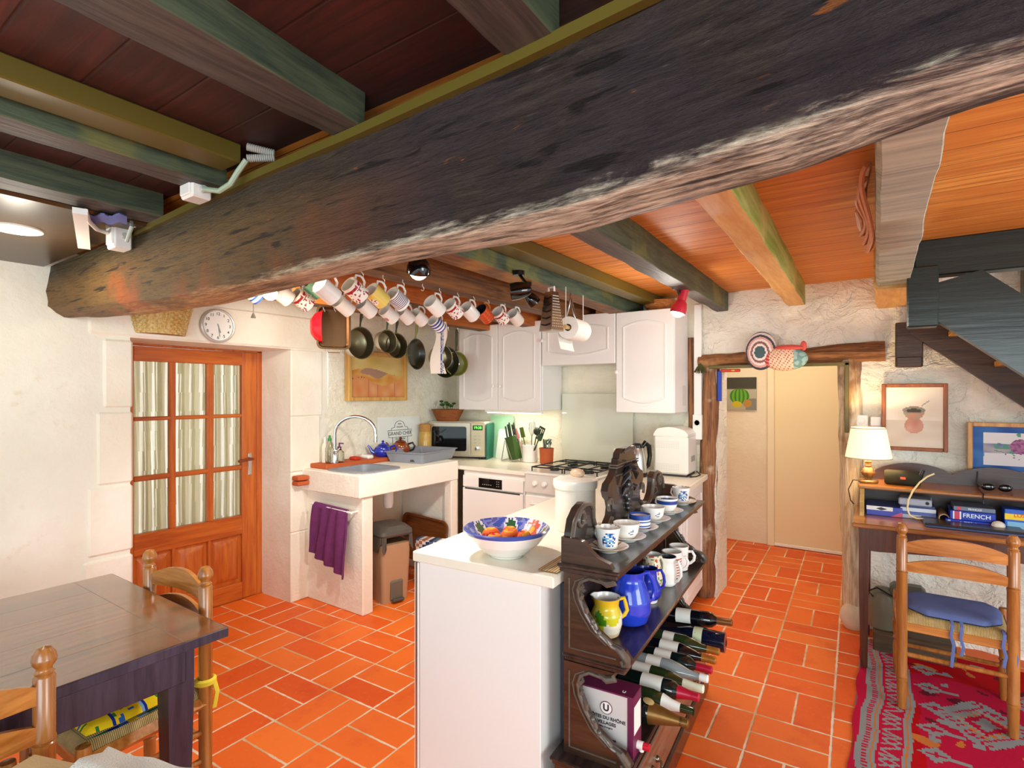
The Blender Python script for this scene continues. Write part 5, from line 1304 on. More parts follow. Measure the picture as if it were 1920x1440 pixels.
# things in the pigeonhole
zd = .801
t = thing('laptop_box', 'flat blue and pink box at the left end of the desk shelf space', 'box', (-.09, 3.76, zd))
G().box(0, .17, 0, .22, 0, .052, .002).build('carton', M('box_blue_violet', '#4a56b8', .4), t)
g = G(); g.box(.0, .125, -.0015, .001, .03, .0525); g.build('white_band', PAPER, t)
g = G(); g.add([(.115, -.0018, .001), (.169, -.0018, .001), (.169, -.0018, .032)], [(0, 1, 2)]); g.add([(.115, -.0008, .001), (.169, -.0008, .001), (.169, -.0008, .032)], [(0, 2, 1)]); g.build('pink_corner', M('pink_print', '#d2648a', .4), t)
g = G(); g.add([(.045, -.0022, .04), (.07, -.0022, .049), (.1, -.0022, .04), (.072, -.0022, .031)], [(0, 1, 2, 3)]); g.build('dark_print', DGREY, t)
for i, (z0, z1, w, x, k, lab) in enumerate(((0, .022, .155, .075, '#c9ccd8', 'pale magazine at the bottom of the desk paper stack'), (.022, .036, .15, .08, '#5a6ab0', 'blue booklet second in the desk paper stack'), (.036, .058, .16, .07, '#d5d8e2', 'white folder third in the desk paper stack'), (.058, .072, .15, .075, '#3f4a7a', 'dark blue booklet high in the desk paper stack'))):
    g = G(); g.box(x, x + w, 3.77 + .004 * i, 3.96, zd + z0 + .0005 * i, zd + z1 + .0005 * i, .002)
    b_ = g.build('booklet', M('booklet_%d' % i, k, .5)); tag(b_, lab, 'booklet', 'papers stacked on the desk')
t = thing('grey_gadget', 'grey slim device lying on top of the desk papers', 'device', (.06, 3.75, zd + .076), radians(-3))
G().box(0, .15, 0, .14, 0, .038, .006).build('casing', M('gadget_grey', '#a3a6b4', .4), t); g = G(); g.cyl((.13, -.001, .02), (.13, .002, .02), .009, 12); g.build('dial', BLACK, t)
t = thing('cardboard_tube', 'rolled cardboard tube lying end-on beside the papers', 'tube', (.262, 3.74, zd + .0245))
g = G(); g.T = Matrix.Rotation(-pi / 2, 4, 'X'); g.lathe([(.019, 0), (.024, 0), (.024, .2), (.019, .2), (.019, 0)], 20); g.build('tube_wall', M('tube_card', '#b5906a', .7), t)
def card(name, label, x, w, y, d, z, h, colr, group=None, txt=(), extra=None, cat='box'):
    t = thing(name, label, cat, (x, y, z), 0, group); m = M(name + '_card', colr, .35)
    c_ = G().box(0, w, 0, d, 0, h, .002).build('carton', m, t)
    for s, xx, zz, sz, col in txt: words('lettering', s, sz, M('print_' + s.replace(' ', '_')[:10], col, .5), c_, (xx, -.0012, zz), (pi / 2, 0, 0), 'LEFT', bold=.0003)
    if extra:
        for x0, x1, z0, z1, col in extra: g = G(); g.box(x0, x1, -.001, .001, z0, z1); g.build('printed_panel', M('panel_' + col[1:], col, .4), c_)
    return t
B_ = '#1236a8'
card('dictionary', 'thick blue dictionary lettered FRENCH in the desk shelf space', .285, .185, 3.72, .18, zd + .03, .046, B_, 'blue books stacked on the desk', [('FRENCH', .052, .024, .03, '#e8ecf6')], [(.018, .04, .002, .044, '#c8405a'), (.012, .018, .002, .044, '#e9e4e8'), (.04, .046, .002, .044, '#e9e4e8')], 'book')
card('dictionary', 'blue book with small white print under the FRENCH dictionary', .265, .225, 3.715, .19, zd, .029, '#1a30b8', 'blue books stacked on the desk', [('the PINK Reader', .06, .019, .011, '#e8ecf6'), ('WORDS AND PHRASES', .06, .008, .011, '#e8ecf6')], [(.01, .022, .004, .025, '#c9d0f0')], 'book')
card('dictionary', 'blue and grey book on top of the FRENCH dictionary', .30, .17, 3.73, .17, zd + .077, .022, '#6a7488', 'blue books stacked on the desk', [('FRANÇAIS', .06, .011, .012, '#e4e6ea')], [(.015, .032, .002, .02, '#c8405a')], 'book')
card('game_box', 'blue box with yellow band and red lettering on the desk', .505, .105, 3.73, .1, zd, .108, '#1c58c0', None, [('LUS', .034, .078, .026, '#d8341f')], [(.0, .105, .055, .085, '#f0c81a'), (.01, .095, .012, .045, '#7fb6d8'), (.065, .1, .002, .012, '#d04a4a')])
g = G(); g.ball((0, 0, 0), (.028, .026, .024), 14, 9); tag(g.build('paper_ball', M('crumpled_paper', '#e4d8cc', .9, bmp=.6, bscale=40)), 'crumpled pale paper ball in front of the blue box', 'paper', None, (.475, 3.69, zd + .0245))
# laptop, cable, sunglasses
t = thing('laptop', 'closed dark laptop lying on the desk', 'laptop', (.17, 3.575, zd), radians(2))
G().box(0, .4, 0, .27, 0, .012, .003).build('base', M('laptop_base', '#30406a', .3), t); G().box(0, .4, 0, .27, .0125, .021, .003).build('lid', M('laptop_lid', '#3a3022', .3, .3), t)
pts = [at(px, py, y=3.70) for px, py in ((1733, 973), (1718, 972), (1706, 966), (1701, 955), (1703, 938), (1712, 920), (1724, 905), (1738, 894), (1752, 888))]
g = G(); g.tube(pts, .0045, 8)
g.tube([pts[0], (pts[0].x, 3.70, zd + .005), (pts[0].x, 3.66, zd + .004)], .0045, 8)
tag(g.build('curved_cable', M('cream_cable', '#ecd9a4', .4)), 'pale stiff cable arching up from the desk beside the laptop', 'cable')
t = thing('sunglasses', 'black sunglasses lying on the desk shelf', 'sunglasses', (.49, 3.86, .977))
for x in (-.034, .034): g = G(); g.ball((x, 0, .02), (.03, .008, .02), 14, 8); g.build('lens', BLACKG, t)
g = G(); g.tube([(-.066, 0, .024), (.066, 0, .024)], .003, 6); g.tube([(-.066, 0, .024), (-.07, .06, .015), (-.065, .1, .004)], .0028, 6); g.tube([(.066, 0, .024), (.07, .06, .015), (.065, .1, .004)], .0028, 6); g.build('spectacle_frame', BLACK, t)
pts = [at(1826, 880, y=4.02), at(1822, 896, y=3.85)]
g = G(); g.tube([(.43, 4.015, 1.06), (.425, 4.0, .99), (.42, 3.9, .98), (.42, 3.715, .978), (.418, 3.706, .96), (.42, 3.702, .93)], .0028, 6); tag(g.build('black_lead', BLACK), 'thin black lead hanging over the edge of the desk shelf', 'lead')
t = thing('wicker_tray', 'round orange wicker piece at the right end of the desk', 'basket', (.72, 3.72, zd))
g = G(); g.T = Matrix.Translation((0, 0, .085)) @ Matrix.Rotation(radians(70), 4, 'X'); g.lathe([(0, 0), (.07, .004), (.085, .02), (.088, .024), (.07, .012), (0, .008)], 28); g.build('woven_disc', wood('orange_wicker', '#8a4a10', '#d8892a', 'x', .7, 3, .8), t)
# pictures on the right
FRW = wood('red_brown_frame', '#74380f', '#a2581c', 'z', .45); FRP = wood('pine_frame', '#b87a34', '#dba45a', 'z', .4)
def framed(name, label, x0, x1, z0, z1, y, fw, fmat, mount, paint, nu=60, nv=60, dep=.022, rz=0, cat='picture', art=None):
    t = thing(name, label, cat, (x0, y, z0), rz); w, h = x1 - x0, z1 - z0
    g = G(); g.box(0, fw, 0, dep, 0, h, .003); g.box(w - fw, w, 0, dep, 0, h, .003); g.box(fw, w - fw, 0, dep, 0, fw, .003); g.box(fw, w - fw, 0, dep, h - fw, h, .003); g.build('frame', fmat, t)
    G().box(fw * .9, w - fw * .9, dep * .55, dep * .9, fw * .9, h - fw * .9).build('mount', mount, t)
    a = art or (fw, w - fw, fw, h - fw)
    g = G(); g.grid(lambda u, v: (a[0] + (a[1] - a[0]) * u, dep * .5, a[2] + (a[3] - a[2]) * v), nu, nv); g.build('painting', PAINTM, t, 0, lambda c, n: paint((c.x - a[0]) / (a[1] - a[0]), (c.z - a[2]) / (a[3] - a[2])))
    return t
def mix(a, b, t): t = max(0, min(1, t)); a, b = rgb(a), rgb(b); return tuple(p + (q - p) * t for p, q in zip(a, b))
def bowl_art(u, v):
    bg_ = mix('#e2d6c4', '#efe6d8', .5 + nz(u * 3, v * 3)); 
    if v < .45: bg_ = mix('#d9c8b4', '#e6dac8', .5 + .8 * nz(u * 2, v * 7, 2))
    x, y = u - .5, v - .62
    if (x / .2) ** 2 + (y / .06) ** 2 < 1: return rgb('#8f8d80') if (x / .13) ** 2 + ((y + .01) / .035) ** 2 > 1 else rgb('#4a4238')
    if abs(x) < .19 * sqrt(max(0, 1 - ((.0 - y) / .17) ** 2)) and -.17 < y < 0: return mix('#a89a84', '#c98a72', .4 + 1.2 * nz(u * 8, v * 8) - y * 2)
    x2, y2 = u - .5, v - .36
    if (x2 / .17) ** 2 + (y2 / .13) ** 2 < 1: return mix('#d9a490', '#c4826e', .5 + nz(u * 6, v * 6))
    if abs(y - .06 - (x - .12) * .7) < .008 and .12 < x < .26: return rgb('#8a8478')
    return bg_
a_ = at(1653, 842, y=4.098); b_ = at(1777, 719, y=4.098)
framed('framed_picture', 'picture of a bowl in a red-brown frame above the desk', a_.x, b_.x, a_.z, b_.z, 4.07, .022, FRW, PAPER, bowl_art)
def flower_art(u, v):
    if u < .13 or v > .87 or v < .11: return mix('#1f4f9a', '#3f74b8', .5 + nz(u * 4, v * 4))
    x, y = u - .55, v - .56
    if (x / .12) ** 2 + (y / .17) ** 2 < 1: return mix('#8a4a7a', '#b87aa4', .5 + 1.5 * nz(u * 22, v * 22))
    if abs(y + .1 + x * .3) < .1 and -.3 < x < -.05 and nz(u * 14, v * 14, 3) > -.1: return rgb('#5f9a86')
    if (x + .02) ** 2 / .0006 + (y - .27) ** 2 / .003 < 1: return rgb('#5f9a86')
    if v < .4: 
        if nz(u * 20, v * 30, 6) > .5 and u > .35: return rgb('#4a3f7a')
        return rgb('#e6e0e2') if .1 + .1 * (v) < u < .8 else rgb('#7f93bc')
    if v < .62: return mix('#5f74a8', '#c9b8b4', .4 + nz(u * 5, v * 5))
    return rgb('#e9e3e4')
a_ = at(1813, 886, y=4.098); b_ = at(1813, 791, y=4.098)
framed('framed_picture', 'blue mounted rose picture in a pine frame, partly cut by the right edge', a_.x, a_.x + .42, a_.z, b_.z, 4.07, .024, FRP, M('blue_mount', '#1f4f9a', .5), flower_art, 80, 60)
def socket(label, px, py, w=.07, h=.075, y=YB - .02):
    p = at(px, py, y=y - .02); t = thing('wall_socket', label, 'socket', (p.x, y - .005, p.z))
    G().box(-w / 2, w / 2, -.022, .01, -h / 2, h / 2, .005).build('plate', WPLAS, t)
    g = G(); g.T = Matrix.Translation((0, -.0215, 0)) @ Matrix.Rotation(pi / 2, 4, 'X'); g.lathe([(.022, 0), (.022, .002), (.019, .002), (.018, -.004), (0, -.004)], 20); g.build('socket_ring', M('socket_ring', '#e6e2d8', .4), t)
    for k in (-1, 1): g = G(); g.cyl((.008 * k, -.018, 0), (.008 * k, -.0165, 0), .0028, 8); g.build('pin_hole', DGREY, t)
socket('white wall socket right of the doorway above the lamp', 1615, 789)
p = at(1642, 790, y=4.09); tag(G().box(-.028, .028, -.02, .012, -.03, .03, .004).build('switch_box', WPLAS), 'small white box on the wall left of the bowl picture', 'switch box', None, (p.x, YB - .03, p.z))
# under the desk
tag(G().box(-.06, .32, 3.8, 3.985, 0.0, .12, .008).build('low_board', wood('low_board', '#3a2a1a', '#5f4a30', 'x', .6)), 'low dark plank platform against the wall under the desk', 'board')
t = thing('grey_machine', 'grey-green electrical machine on the low board under the desk', 'machine', (-.01, 3.9, .121))
g = G(); g.lathe([(0, 0), (.085, 0), (.09, .02), (.085, .15), (.07, .2), (.04, .23), (0, .235)], 24, sx=.9, sy=.8); g.build('motor_body', M('machine_grey', '#6d6a56', .4), t)
g = G(); g.box(.03, .2, -.05, .05, .1, .27, .02); g.build('head_casing', M('machine_dark', '#5f5f52', .4), t)
g = G(); g.box(.06, .1, -.062, -.045, .12, .2, .005); g.tube([(-.05, -.05, .18), (-.075, -.05, .21), (-.03, -.06, .24), (.05, -.06, .2)], .005, 6); g.build('black_clip', BLACK, t)
for px, py, k, lab, s in ((1660, 1190, '#d98a78', 'folded pink paper lying on the rug under the desk', .05), (1762, 1187, '#c9b48a', 'beige card scrap on the floor under the chair', .035)):
    p = at(px, py, z=.01); tag(G().sheet(lambda u, v: (s * (u - .5) * 2, s * (v - .5) * 1.3, .012 + .02 * abs(u - .5)), 6, 4, .002).build('paper_scrap', M('scrap_' + k[1:], k, .8)), lab, 'paper', None, (p.x, p.y, .002), .6)
# ================================================================ doorway timbers
def log(g, p0, p1, r0, r1, n=16, m=26, sx=1, sy=1, amp=.18, seed=0, caps=True):
    p0, p1 = Vector(p0), Vector(p1); d = (p1 - p0).normalized(); a = Vector((0, 1, 0)) if abs(d.y) < .8 else Vector((0, 0, 1))
    a = (a - d * a.dot(d)).normalized(); b = d.cross(a); vs = []
    for i in range(m + 1):
        t = i / m; c = p0.lerp(p1, t); r = r0 + (r1 - r0) * t
        for j in range(n):
            w = 2 * pi * j / n; k = 1 + amp * nz(cos(w) * 1.2 + seed, sin(w) * 1.2, t * 7 + seed) + amp * .5 * nz(cos(w) * 3, sin(w) * 3 + seed, t * 22)
            vs.append(c + a * cos(w) * r * k * sx + b * sin(w) * r * k * sy)
    fs = [(i * n + j, i * n + (j + 1) % n, (i + 1) * n + (j + 1) % n, (i + 1) * n + j) for i in range(m) for j in range(n)]
    if caps: fs += [tuple(range(n))[::-1], tuple(m * n + j for j in range(n))]
    return g.add(vs, fs)
g = G(); log(g, (-1.105, 4.16, 0), (-1.065, 4.16, 1.72), .068, .058, sx=1.3, seed=1)
struct(g, 'doorway_post', POSTW, smooth=60, label='worm-eaten brown post on the left of the doorway')
g = G(); log(g, (-.17, 4.17, .12), (-.19, 4.17, 1.72), .062, .07, sx=1.3, seed=5)
struct(g, 'doorway_post', wood('pale_jamb', '#b08a5a', '#f0e4c8', 'z', .85, 1, .8, spots='#6a3a1c'), smooth=60, label='pale stone-and-wood jamb on the right of the doorway')
g = G(); log(g, (-1.14, 4.13, 1.735), (.0, 4.13, 1.765), .05, .062, m=40, sx=1.3, seed=9)
struct(g, 'doorway_lintel', LINTW, smooth=60, label='crooked brown log lintel over the doorway')
g = G(); g.ball((-.165, 4.13, .07), (.085, .09, .09), 16, 10); g.v = [(x + .02 * nz(x * 9, y * 9, z * 9), y, z + .03 * nz(x * 7, y * 7, z * 7)) for x, y, z in g.v]
struct(g, 'doorway_stone', plaster_mat('pale_boulder', '#d9bfa0', '#efe0c8', 0), smooth=60, label='rounded pale stone under the right doorway jamb')
g = G(); log(g, (-1.20, 4.13, 1.12), (-1.205, 4.13, 1.92), .02, .026, n=10, seed=3); struct(g, 'wall_stud', POSTW, smooth=60, label='thin brown timber stud between tall cabinet and doorway')
g = G(); g.box(-.215, -.19, 4.065, 4.085, 1.25, 1.70, .003); g.box(-1.06, -.19, 4.065, 4.085, 1.68, 1.703, .003); struct(g, 'trim_3', OLIVE, label='olive cable trunking round the doorway')
g = G(); g.box(-1.172, -1.118, 4.085, 4.12, 1.34, 2.16, .004); g.box(-1.178, -1.112, 4.075, 4.12, 1.16, 1.345, .004); struct(g, 'trim_4', WPLAS, label='white cable trunking down the wall beside the doorway')
t = thing('wall_socket', 'white socket at the foot of the white trunking behind the bread machine', 'socket', (-1.145, 4.072, 1.285))
g = G(); g.T = Matrix.Rotation(pi / 2, 4, 'X'); g.lathe([(.024, 0), (.024, .004), (.02, .004), (.019, -.003), (0, -.003)], 20); g.build('socket_ring', WPLAS, t)
# hall picture and things hung by the post
def gourd(u, v):
    if v > .66: return rgb('#3f4034')
    if v < .66 and v > .64: return rgb('#5a584a')
    x, y = u - .5, v - .42
    e = (x / .3) ** 2 + (y / .24) ** 2
    x2, y2 = u - .42, v - .17
    if (x2 / .15) ** 2 + (y2 / .1) ** 2 < 1: return rgb('#c9b420')
    if ((u - .74) / .13) ** 2 + ((v - .2) / .12) ** 2 < 1: return rgb('#b5853a')
    if e < 1: return mix('#1f5a1a', '#6ab02a', abs(sin(8.5 * x / .3 * .9 / sqrt(max(.05, 1.05 - (y / .26) ** 2)))))
    if u > .68 and v < .35: return rgb('#7f8078')
    if abs(x - .02) < .02 and .6 < v < .75: return rgb('#5f8a2a')
    return mix('#a9a48e', '#bdb8a4', v)
t = thing('canvas_picture', 'unframed canvas of a green gourd on the hall wall', 'picture', (-1.385, YH - .03, 1.335))
G().box(0, .32, .001, .028, 0, .33).build('canvas', M('canvas_edge', '#c9c2b0', .8), t)
g = G(); g.grid(lambda u, v: (.32 * u, 0, .33 * v), 60, 60); g.build('painting', PAINTM, t, 0, lambda c, n: gourd(c.x / .32, c.z / .33))
g = G(); g.box(-.012, .012, -.02, .02, -.22, .0, .003); tag(g.build('blue_folder', M('blue_folder', '#2344b8', .4)), 'narrow blue folder hanging inside the left doorway post', 'folder', None, (-1.0, 4.14, 1.665))
g = G(); g.box(0, .13, -.015, .015, 0, .022, .004); o = g.build('red_packet', M('red_packet', '#cf3a1e', .4)); tag(o, 'small red and yellow packet tucked under the doorway lintel', 'packet', None, (-.985, 4.12, 1.655))
g = G(); g.box(.07, .1, -.0155, .0155, .003, .019, .004); g.build('yellow_band', M('yellow_band', '#e3b52a', .4), o)
t = thing('dried_herbs', 'dark dried herb bunch at the left end of the lintel', 'herbs', (-1.115, 4.05, 1.69))
g = G(); random.seed(5)
for i in range(26): a = random.uniform(0, 6.3); l = random.uniform(.03, .07); g.tube([(0, 0, .03), (.4 * l * cos(a), .012 * sin(a), .0), (.7 * l * cos(a), .015 * sin(a) - .01, -l * .6)], .004, 5)
g.build('sprigs', M('herb_green', '#4a4a22', .9), t)
# hen wall pocket on the lintel
t = thing('hen_ornament', 'painted hen ornament with striped tail hung on the doorway lintel', 'ornament', (-.61, 4.03, 1.77)); t.scale = (1.08, 1, 1.1)
def tailp(c, n):
    d = sqrt((c.x + .085) ** 2 * 1.2 + (c.z - .01) ** 2 * .8); a = c.z < .0
    if d < .035: return rgb('#3f5a5f')
    k = int((d - .035) / .0125)
    return rgb(('#e9dcd2', '#8a5a52', '#eadbd6', '#d9a59a', '#3f4652', '#e6d8d2', '#59606a', '#c98a80')[min(k, 7)])
g = G(); g.ball((-.085, 0, .02), (.092, .045, .12), 90, 70); g.build('tail', PAINTM, t, 60, tailp)
def henp(c, n):
    if c.x > .105: return rgb('#6f9a96' if nz(c.x * 40, c.z * 40) > 0 else '#9fc0ba')
    if c.x < -.03: return rgb('#c9383a' if sin(c.z * 300 + c.x * 150) > -.3 else '#e89a8a')
    s = sin(c.x * 260 + c.z * 90) * sin(c.z * 280)
    return rgb('#b5523f') if s > .55 else rgb('#f0d2b0')
g = G(); g.ball((.055, -.012, -.035), (.125, .055, .072), 110, 80); g.build('body', PAINTM, t, 60, henp)
g = G(); g.ball((.075, -.01, .03), (.085, .045, .02), 24, 10); g.ball((.155, -.01, .04), (.018, .012, .03), 10, 8); g.build('comb', M('hen_red', '#d9594f', .6), t)

# ================================================================ staircase on the right
struct(G().box(.115, 2.2, 3.26, 3.35, 2.06, ZC, .006), 'stair_trimmer', ST_DARK, label='dark green beam edging the stairwell')
ST = thing('staircase', 'dark green open wooden staircase descending along the right wall', 'staircase', (0, 0, 0))
G().box(.085, .205, 3.20, 3.30, 1.815, 2.10, .006).build('newel_block', ST_DARK, ST)
g = G(); g.prism([(.2, 1.84), (.205, 2.02), (.36, 2.06), (1.9, .62), (1.9, .36)], 3.22, 3.29, 'y'); g.build('stringer', ST_DARK, ST)
g = G(); g.prism([(.12, 1.86), (.12, 2.05), (.3, 2.05), (1.9, .60), (1.9, .33)], 4.02, 4.07, 'y'); g.build('stringer', ST_BROWN, ST)
for i in range(8):
    x = .30 + .2 * i; z = 1.86 - .18 * i
    G().box(x, x + .25, 3.29, 4.02, z - .03, z, .004).build('tread', ST_TREAD, ST)
g = G(); g.box(.05, .185, 4.03, 4.1, 1.66, 1.93, .005); g.box(.055, .18, 4.02, 4.09, 1.66, 1.72, .005); g.build('wall_post', ST_BROWN, ST)
struct(G().box(.62, .68, 4.0, 4.1, 1.9, 3.0, .005), 'stair_post', ST_DARK, label='dark upright post beyond the staircase')

# ================================================================ trunking, boxes and lamps on the ceiling
struct(G().box(-1.665, -1.56, -2.0, .865, 2.178, 2.234, .004), 'trim_5', OLIVE, label='olive trunking box along the joist over the dining side')
struct(G().box(-1.50, -1.40, 1.0, YB, 2.165, 2.234, .004), 'trim_6', OLIVE, label='olive trunking box beside the green-sided joist')
RIB = M('ribbed_conduit', '#b9b9b2', .5)
for k, dz in ((0, .02), (1, -.012)):
    g = G(); n = 26; a, b_ = at(463, 275 + 22 * k, y=.87), at(515, 288 + 8 * k, y=.93)
    g.tube([a.lerp(b_, i / n) for i in range(n + 1)], [.010 + .002 * (i % 2) for i in range(n + 1)], 10)
    tag(g.build('conduit', RIB), ('upper' if k == 0 else 'lower') + ' grey ribbed conduit leaving the olive trunking', 'conduit', 'ribbed conduits at the trunking end')
def jbox(label, px, py, y, s, h):
    p = at(px, py, y=y); t = thing('junction_box', label, 'junction box', p)
    G().box(-s / 2, s / 2, -.03, .03, -h / 2, h / 2, .005).build('cover', WPLAS, t); G().box(-s * .4, s * .4, -.036, -.028, -h * .35, h * .35, .003).build('lid', WPLAS, t)
    g = G(); g.cyl((s / 2 - .002, 0, 0), (s / 2 + .015, 0, .003), .01, 10); g.build('cable_gland', M('gland', '#c9c9c2', .5), t); return p
p1 = jbox('white junction box at the end of the green joist above the beam', 368, 361, .845, .075, .05)
p2 = jbox('white junction box hanging by the beam near the ceiling lamp', 224, 446, .885, .075, .095)
CAB = M('grey_green_cable', '#a9bda4', .5)
g = G(); q = at(462, 300, y=.86); g.tube([(p1.x + .05, p1.y, p1.z), tuple(at(412, 358, y=.84)), tuple(at(432, 345, y=.84)), tuple(at(446, 322, y=.85)), tuple(q)], .008, 8); tag(g.build('cable', CAB), 'grey-green cable from junction box up to the trunking', 'cable')
WC = M('white_cable', '#d8d8d0', .5)
g = G(); g.tube([tuple(at(160, 395, z=2.128)), tuple(at(166, 414, z=2.12)), tuple(at(182, 430, z=2.118)), tuple(at(206, 438, z=2.125))], .008, 8); tag(g.build('cable', WC), 'white cable sagging into the hanging junction box', 'cable')
g = G(); g.tube([tuple(at(238, 452, y=.87)), tuple(at(247, 425, y=.86)), tuple(at(246, 408, y=.88)), tuple(at(252, 425, y=.9))], .007, 8); tag(g.build('cable', M('pale_blue_cable', '#b5c4bc', .5)), 'short looped cable on the right of the hanging junction box', 'cable')
a, b_ = at(150, 390, z=2.134), at(158, 458, z=2.134)
g = G(); d = (b_ - a).normalized(); s = Vector((-d.y, d.x, 0)) * .021
g.add([a + s, a - s, b_ - s, b_ + s, a + s - Vector((0, 0, .02)), a - s - Vector((0, 0, .02)), b_ - s - Vector((0, 0, .02)), b_ + s - Vector((0, 0, .02))], [(0, 1, 2, 3), (7, 6, 5, 4), (0, 4, 5, 1), (1, 5, 6, 2), (2, 6, 7, 3), (3, 7, 4, 0)])
tag(g.build('cable_cover', WPLAS, None, 0), 'straight white cable cover under the painted soffit', 'cable cover')
p = at(30, 428, z=2.142)
t = thing('ceiling_lamp', 'round lit lamp recessed in the painted soffit', 'lamp', (p.x, p.y, 2.141))
g = G(); g.lathe([(.0, -.004), (.07, -.004), (.07, 0)], 28); g.build('glowing_disc', M('lamp_glow', '#fff3d8', .5, emit=14), t)
g = G(); g.lathe([(.07, -.008), (.082, -.006), (.084, .0), (.07, 0), (.07, -.008)], 28); g.build('lamp_rim', M('lamp_rim', '#d8d2c4', .4), t)
light('ceiling_lamp_glow', 'POINT', (p.x, p.y, 1.92), 3.5, (1, .93, .78), .06)
g = G(); g.sheet(lambda u, v: tuple(at(168 + 70 * u, 403 + 15 * v + 3 * sin(u * 14), z=2.136 - .004 * v)), 10, 4, .004); tag(g.build('blue_rag', M('blue_rag', '#6a74b8', .9)), 'scrap of blue cloth above the beam by the junction box', 'cloth')
# rattan beater along the grey joist
t = thing('rattan_beater', 'looped rattan carpet beater fixed along the grey joist', 'beater', (-.05, 2.28, 2.13))
RAT = M('rattan', '#c98a62', .45, var=.3, vscale=40)
g = G()
for k in range(3):
    s = 1 - .25 * k; g.tube([(-.008 * k + .01 * sin(3 * a), .36 * s * cos(a), .055 * s * sin(a) - .16 * s * cos(a) * .25) for a in [2 * pi * i / 40 for i in range(40)]], .008, 6, closed=True)
g.build('cane_loops', RAT, t)
g = G()
for i in range(9): g.tube([(-.02, -.05 + .022 * i, .03), (-.032, -.045 + .022 * i, .0), (-.02, -.04 + .022 * i, -.03)], .006, 6)
g.build('cane_binding', RAT, t)

# ================================================================ mugs hanging from the joists
TILT = radians(30)
MUGROT = Matrix(((0, -1, 0), (sin(TILT), 0, -cos(TILT)), (cos(TILT), 0, sin(TILT)))).to_euler()
HOOK = M('cup_hook', '#dcd8cc', .35, .3)
def fl_red(c, n):
    if c.z > .083: return rgb('#f3e9da')
    if .068 < c.z < .08 and nz(c.x * 90, c.y * 90, 1) > -.2: return rgb('#a8232f')
    v = nz(c.x * 75, c.y * 75, c.z * 75)
    return rgb('#b02a38') if v > .34 else rgb('#6a3a4a') if v < -.42 else Wc
MUGS = {'white': (None, WHITEC), 'floral': (fl_red, None),
        'yellow': (lambda c, n: rgb('#e8cf6a') if not (c.y * c.y + (c.z - .048) ** 2 < .0005) else rgb('#8a4a7a' if nz(c.y * 120, c.z * 120) > .25 else '#f3ead0'), None),
        'stripes': (lambda c, n: rgb('#3a4a78') if (c.z * 1000) % 9 < 3.2 and c.z < .086 else Wc, None),
        'hoops': (lambda c, n: rgb('#2f55a8') if (c.z * 1000) % 24 < 12 else Wc, None),
        'orange': (lambda c, n: rgb('#d9592c') if int(c.z * 500) % 3 else rgb('#c44a22'), None),
        'green': (lambda c, n: rgb('#7fc4a0'), None), 'posy': (lambda c, n: rgb('#b57a70') if (c.z - .05) ** 2 + c.y ** 2 < .0003 else Wc, None)}
INNER = {'white': WHITEC, 'orange': M('dark_mug_inside', '#26262a', .3)}
mug_n = 0
def mug(px, py, x, kind, label, s=1.0, rz=0, hook=True):
    global mug_n
    p = at(px, py, x=x)
    pat, mat = MUGS[kind]
    t = thing('mug', label, 'mug', p, 0, 'mugs hanging from the joists')
    t.rotation_euler = (Matrix.Rotation(rz, 3, 'Z') @ MUGROT.to_matrix()).to_euler(); t.scale = (s, s, s)
    R, H_ = .041, .092; off = (-(R + .034), 0, -.05)
    g = G(); zz = [i * .0046 for i in range(21)]
    g.lathe([(0, 0)] + [(R - .004, 0)] + [(R, z + .002) for z in zz], 34, off); g.k = 1
    g.lathe([(R, .094), (R - .0035, .094), (R - .0035, .008), (0, .008)], 34, off)
    o = g.build('mug_body', [mat or PAINT, INNER.get(kind, WHITEC)], t, 50, (lambda c, n: pat(c - Vector(off), n)) if pat else None)
    g = G(); g.tube([(-.036, 0, -.05 + .075), (-.012, 0, -.05 + .08), (.0, 0, -.05 + .06), (.002, 0, -.05 + .045), (-.008, 0, -.05 + .025), (-.036, 0, -.05 + .018)], .0055, 8); g.build('handle', mat or (M('orange_handle', '#c98a3a', .3) if kind == 'orange' else WHITEC), t)
    if hook:
        hk = thing('cup_hook', 'cup hook holding the ' + label.split(',')[0][:60], 'hook', (p.x, p.y, p.z), 0, 'cup hooks under the joists')
        g = G(); g.tube([(0, 0, .055)] + [(.0, 0, .022)] + [(0, .011 * sin(a), .011 + .011 * cos(a)) for a in [.3 + i * .42 for i in range(10)]], .0022, 6); g.build('hook_wire', HOOK, hk)
XA, XB = -1.99, -2.43
for px, py, k, lab in ((626, 520, 'white', 'white mug at the left end of the near mug row'), (678, 520, 'floral', 'red-flowered mug left of the yellow mug'), (718, 531, 'yellow', 'yellow mug in the near row'), (755, 538, 'stripes', 'mug with thin navy stripes in the near row'),
                       (824, 553, 'white', 'plain white mug right of the empty cup hook'), (858, 559, 'floral', 'red-flowered mug right of the plain white one'), (888, 565, 'white', 'white mug left of the orange mug'), (915, 570, 'orange', 'orange mug with dark inside'),
                       (945, 574, 'floral', 'red-flowered mug right of the orange mug'), (972, 578, 'white', 'pale mug at the right end of the near row')):
    mug(px, py, XA, k, lab)
for px, py, k, lab in ((485, 522, 'hoops', 'blue hooped mug nearest the light pull'), (541, 528, 'white', 'cream mug beside the lit spotlight'), (578, 540, 'floral', 'red-flowered mug above the roasting tin'), (598, 518, 'green', 'pale green mug under the great beam'), (655, 553, 'white', 'white mug above the left saucepan'), (697, 558, 'white', 'grey-white mug under the red-flowered one'),
                       (738, 570, 'posy', 'white mug with a small posy in the far row'), (768, 573, 'white', 'white mug under the striped mug'), (793, 577, 'white', 'white mug above the dark frying pan'), (826, 590, 'hoops', 'blue and white hooped mug above the oven glove')):
    mug(px, py, XB, k, lab)
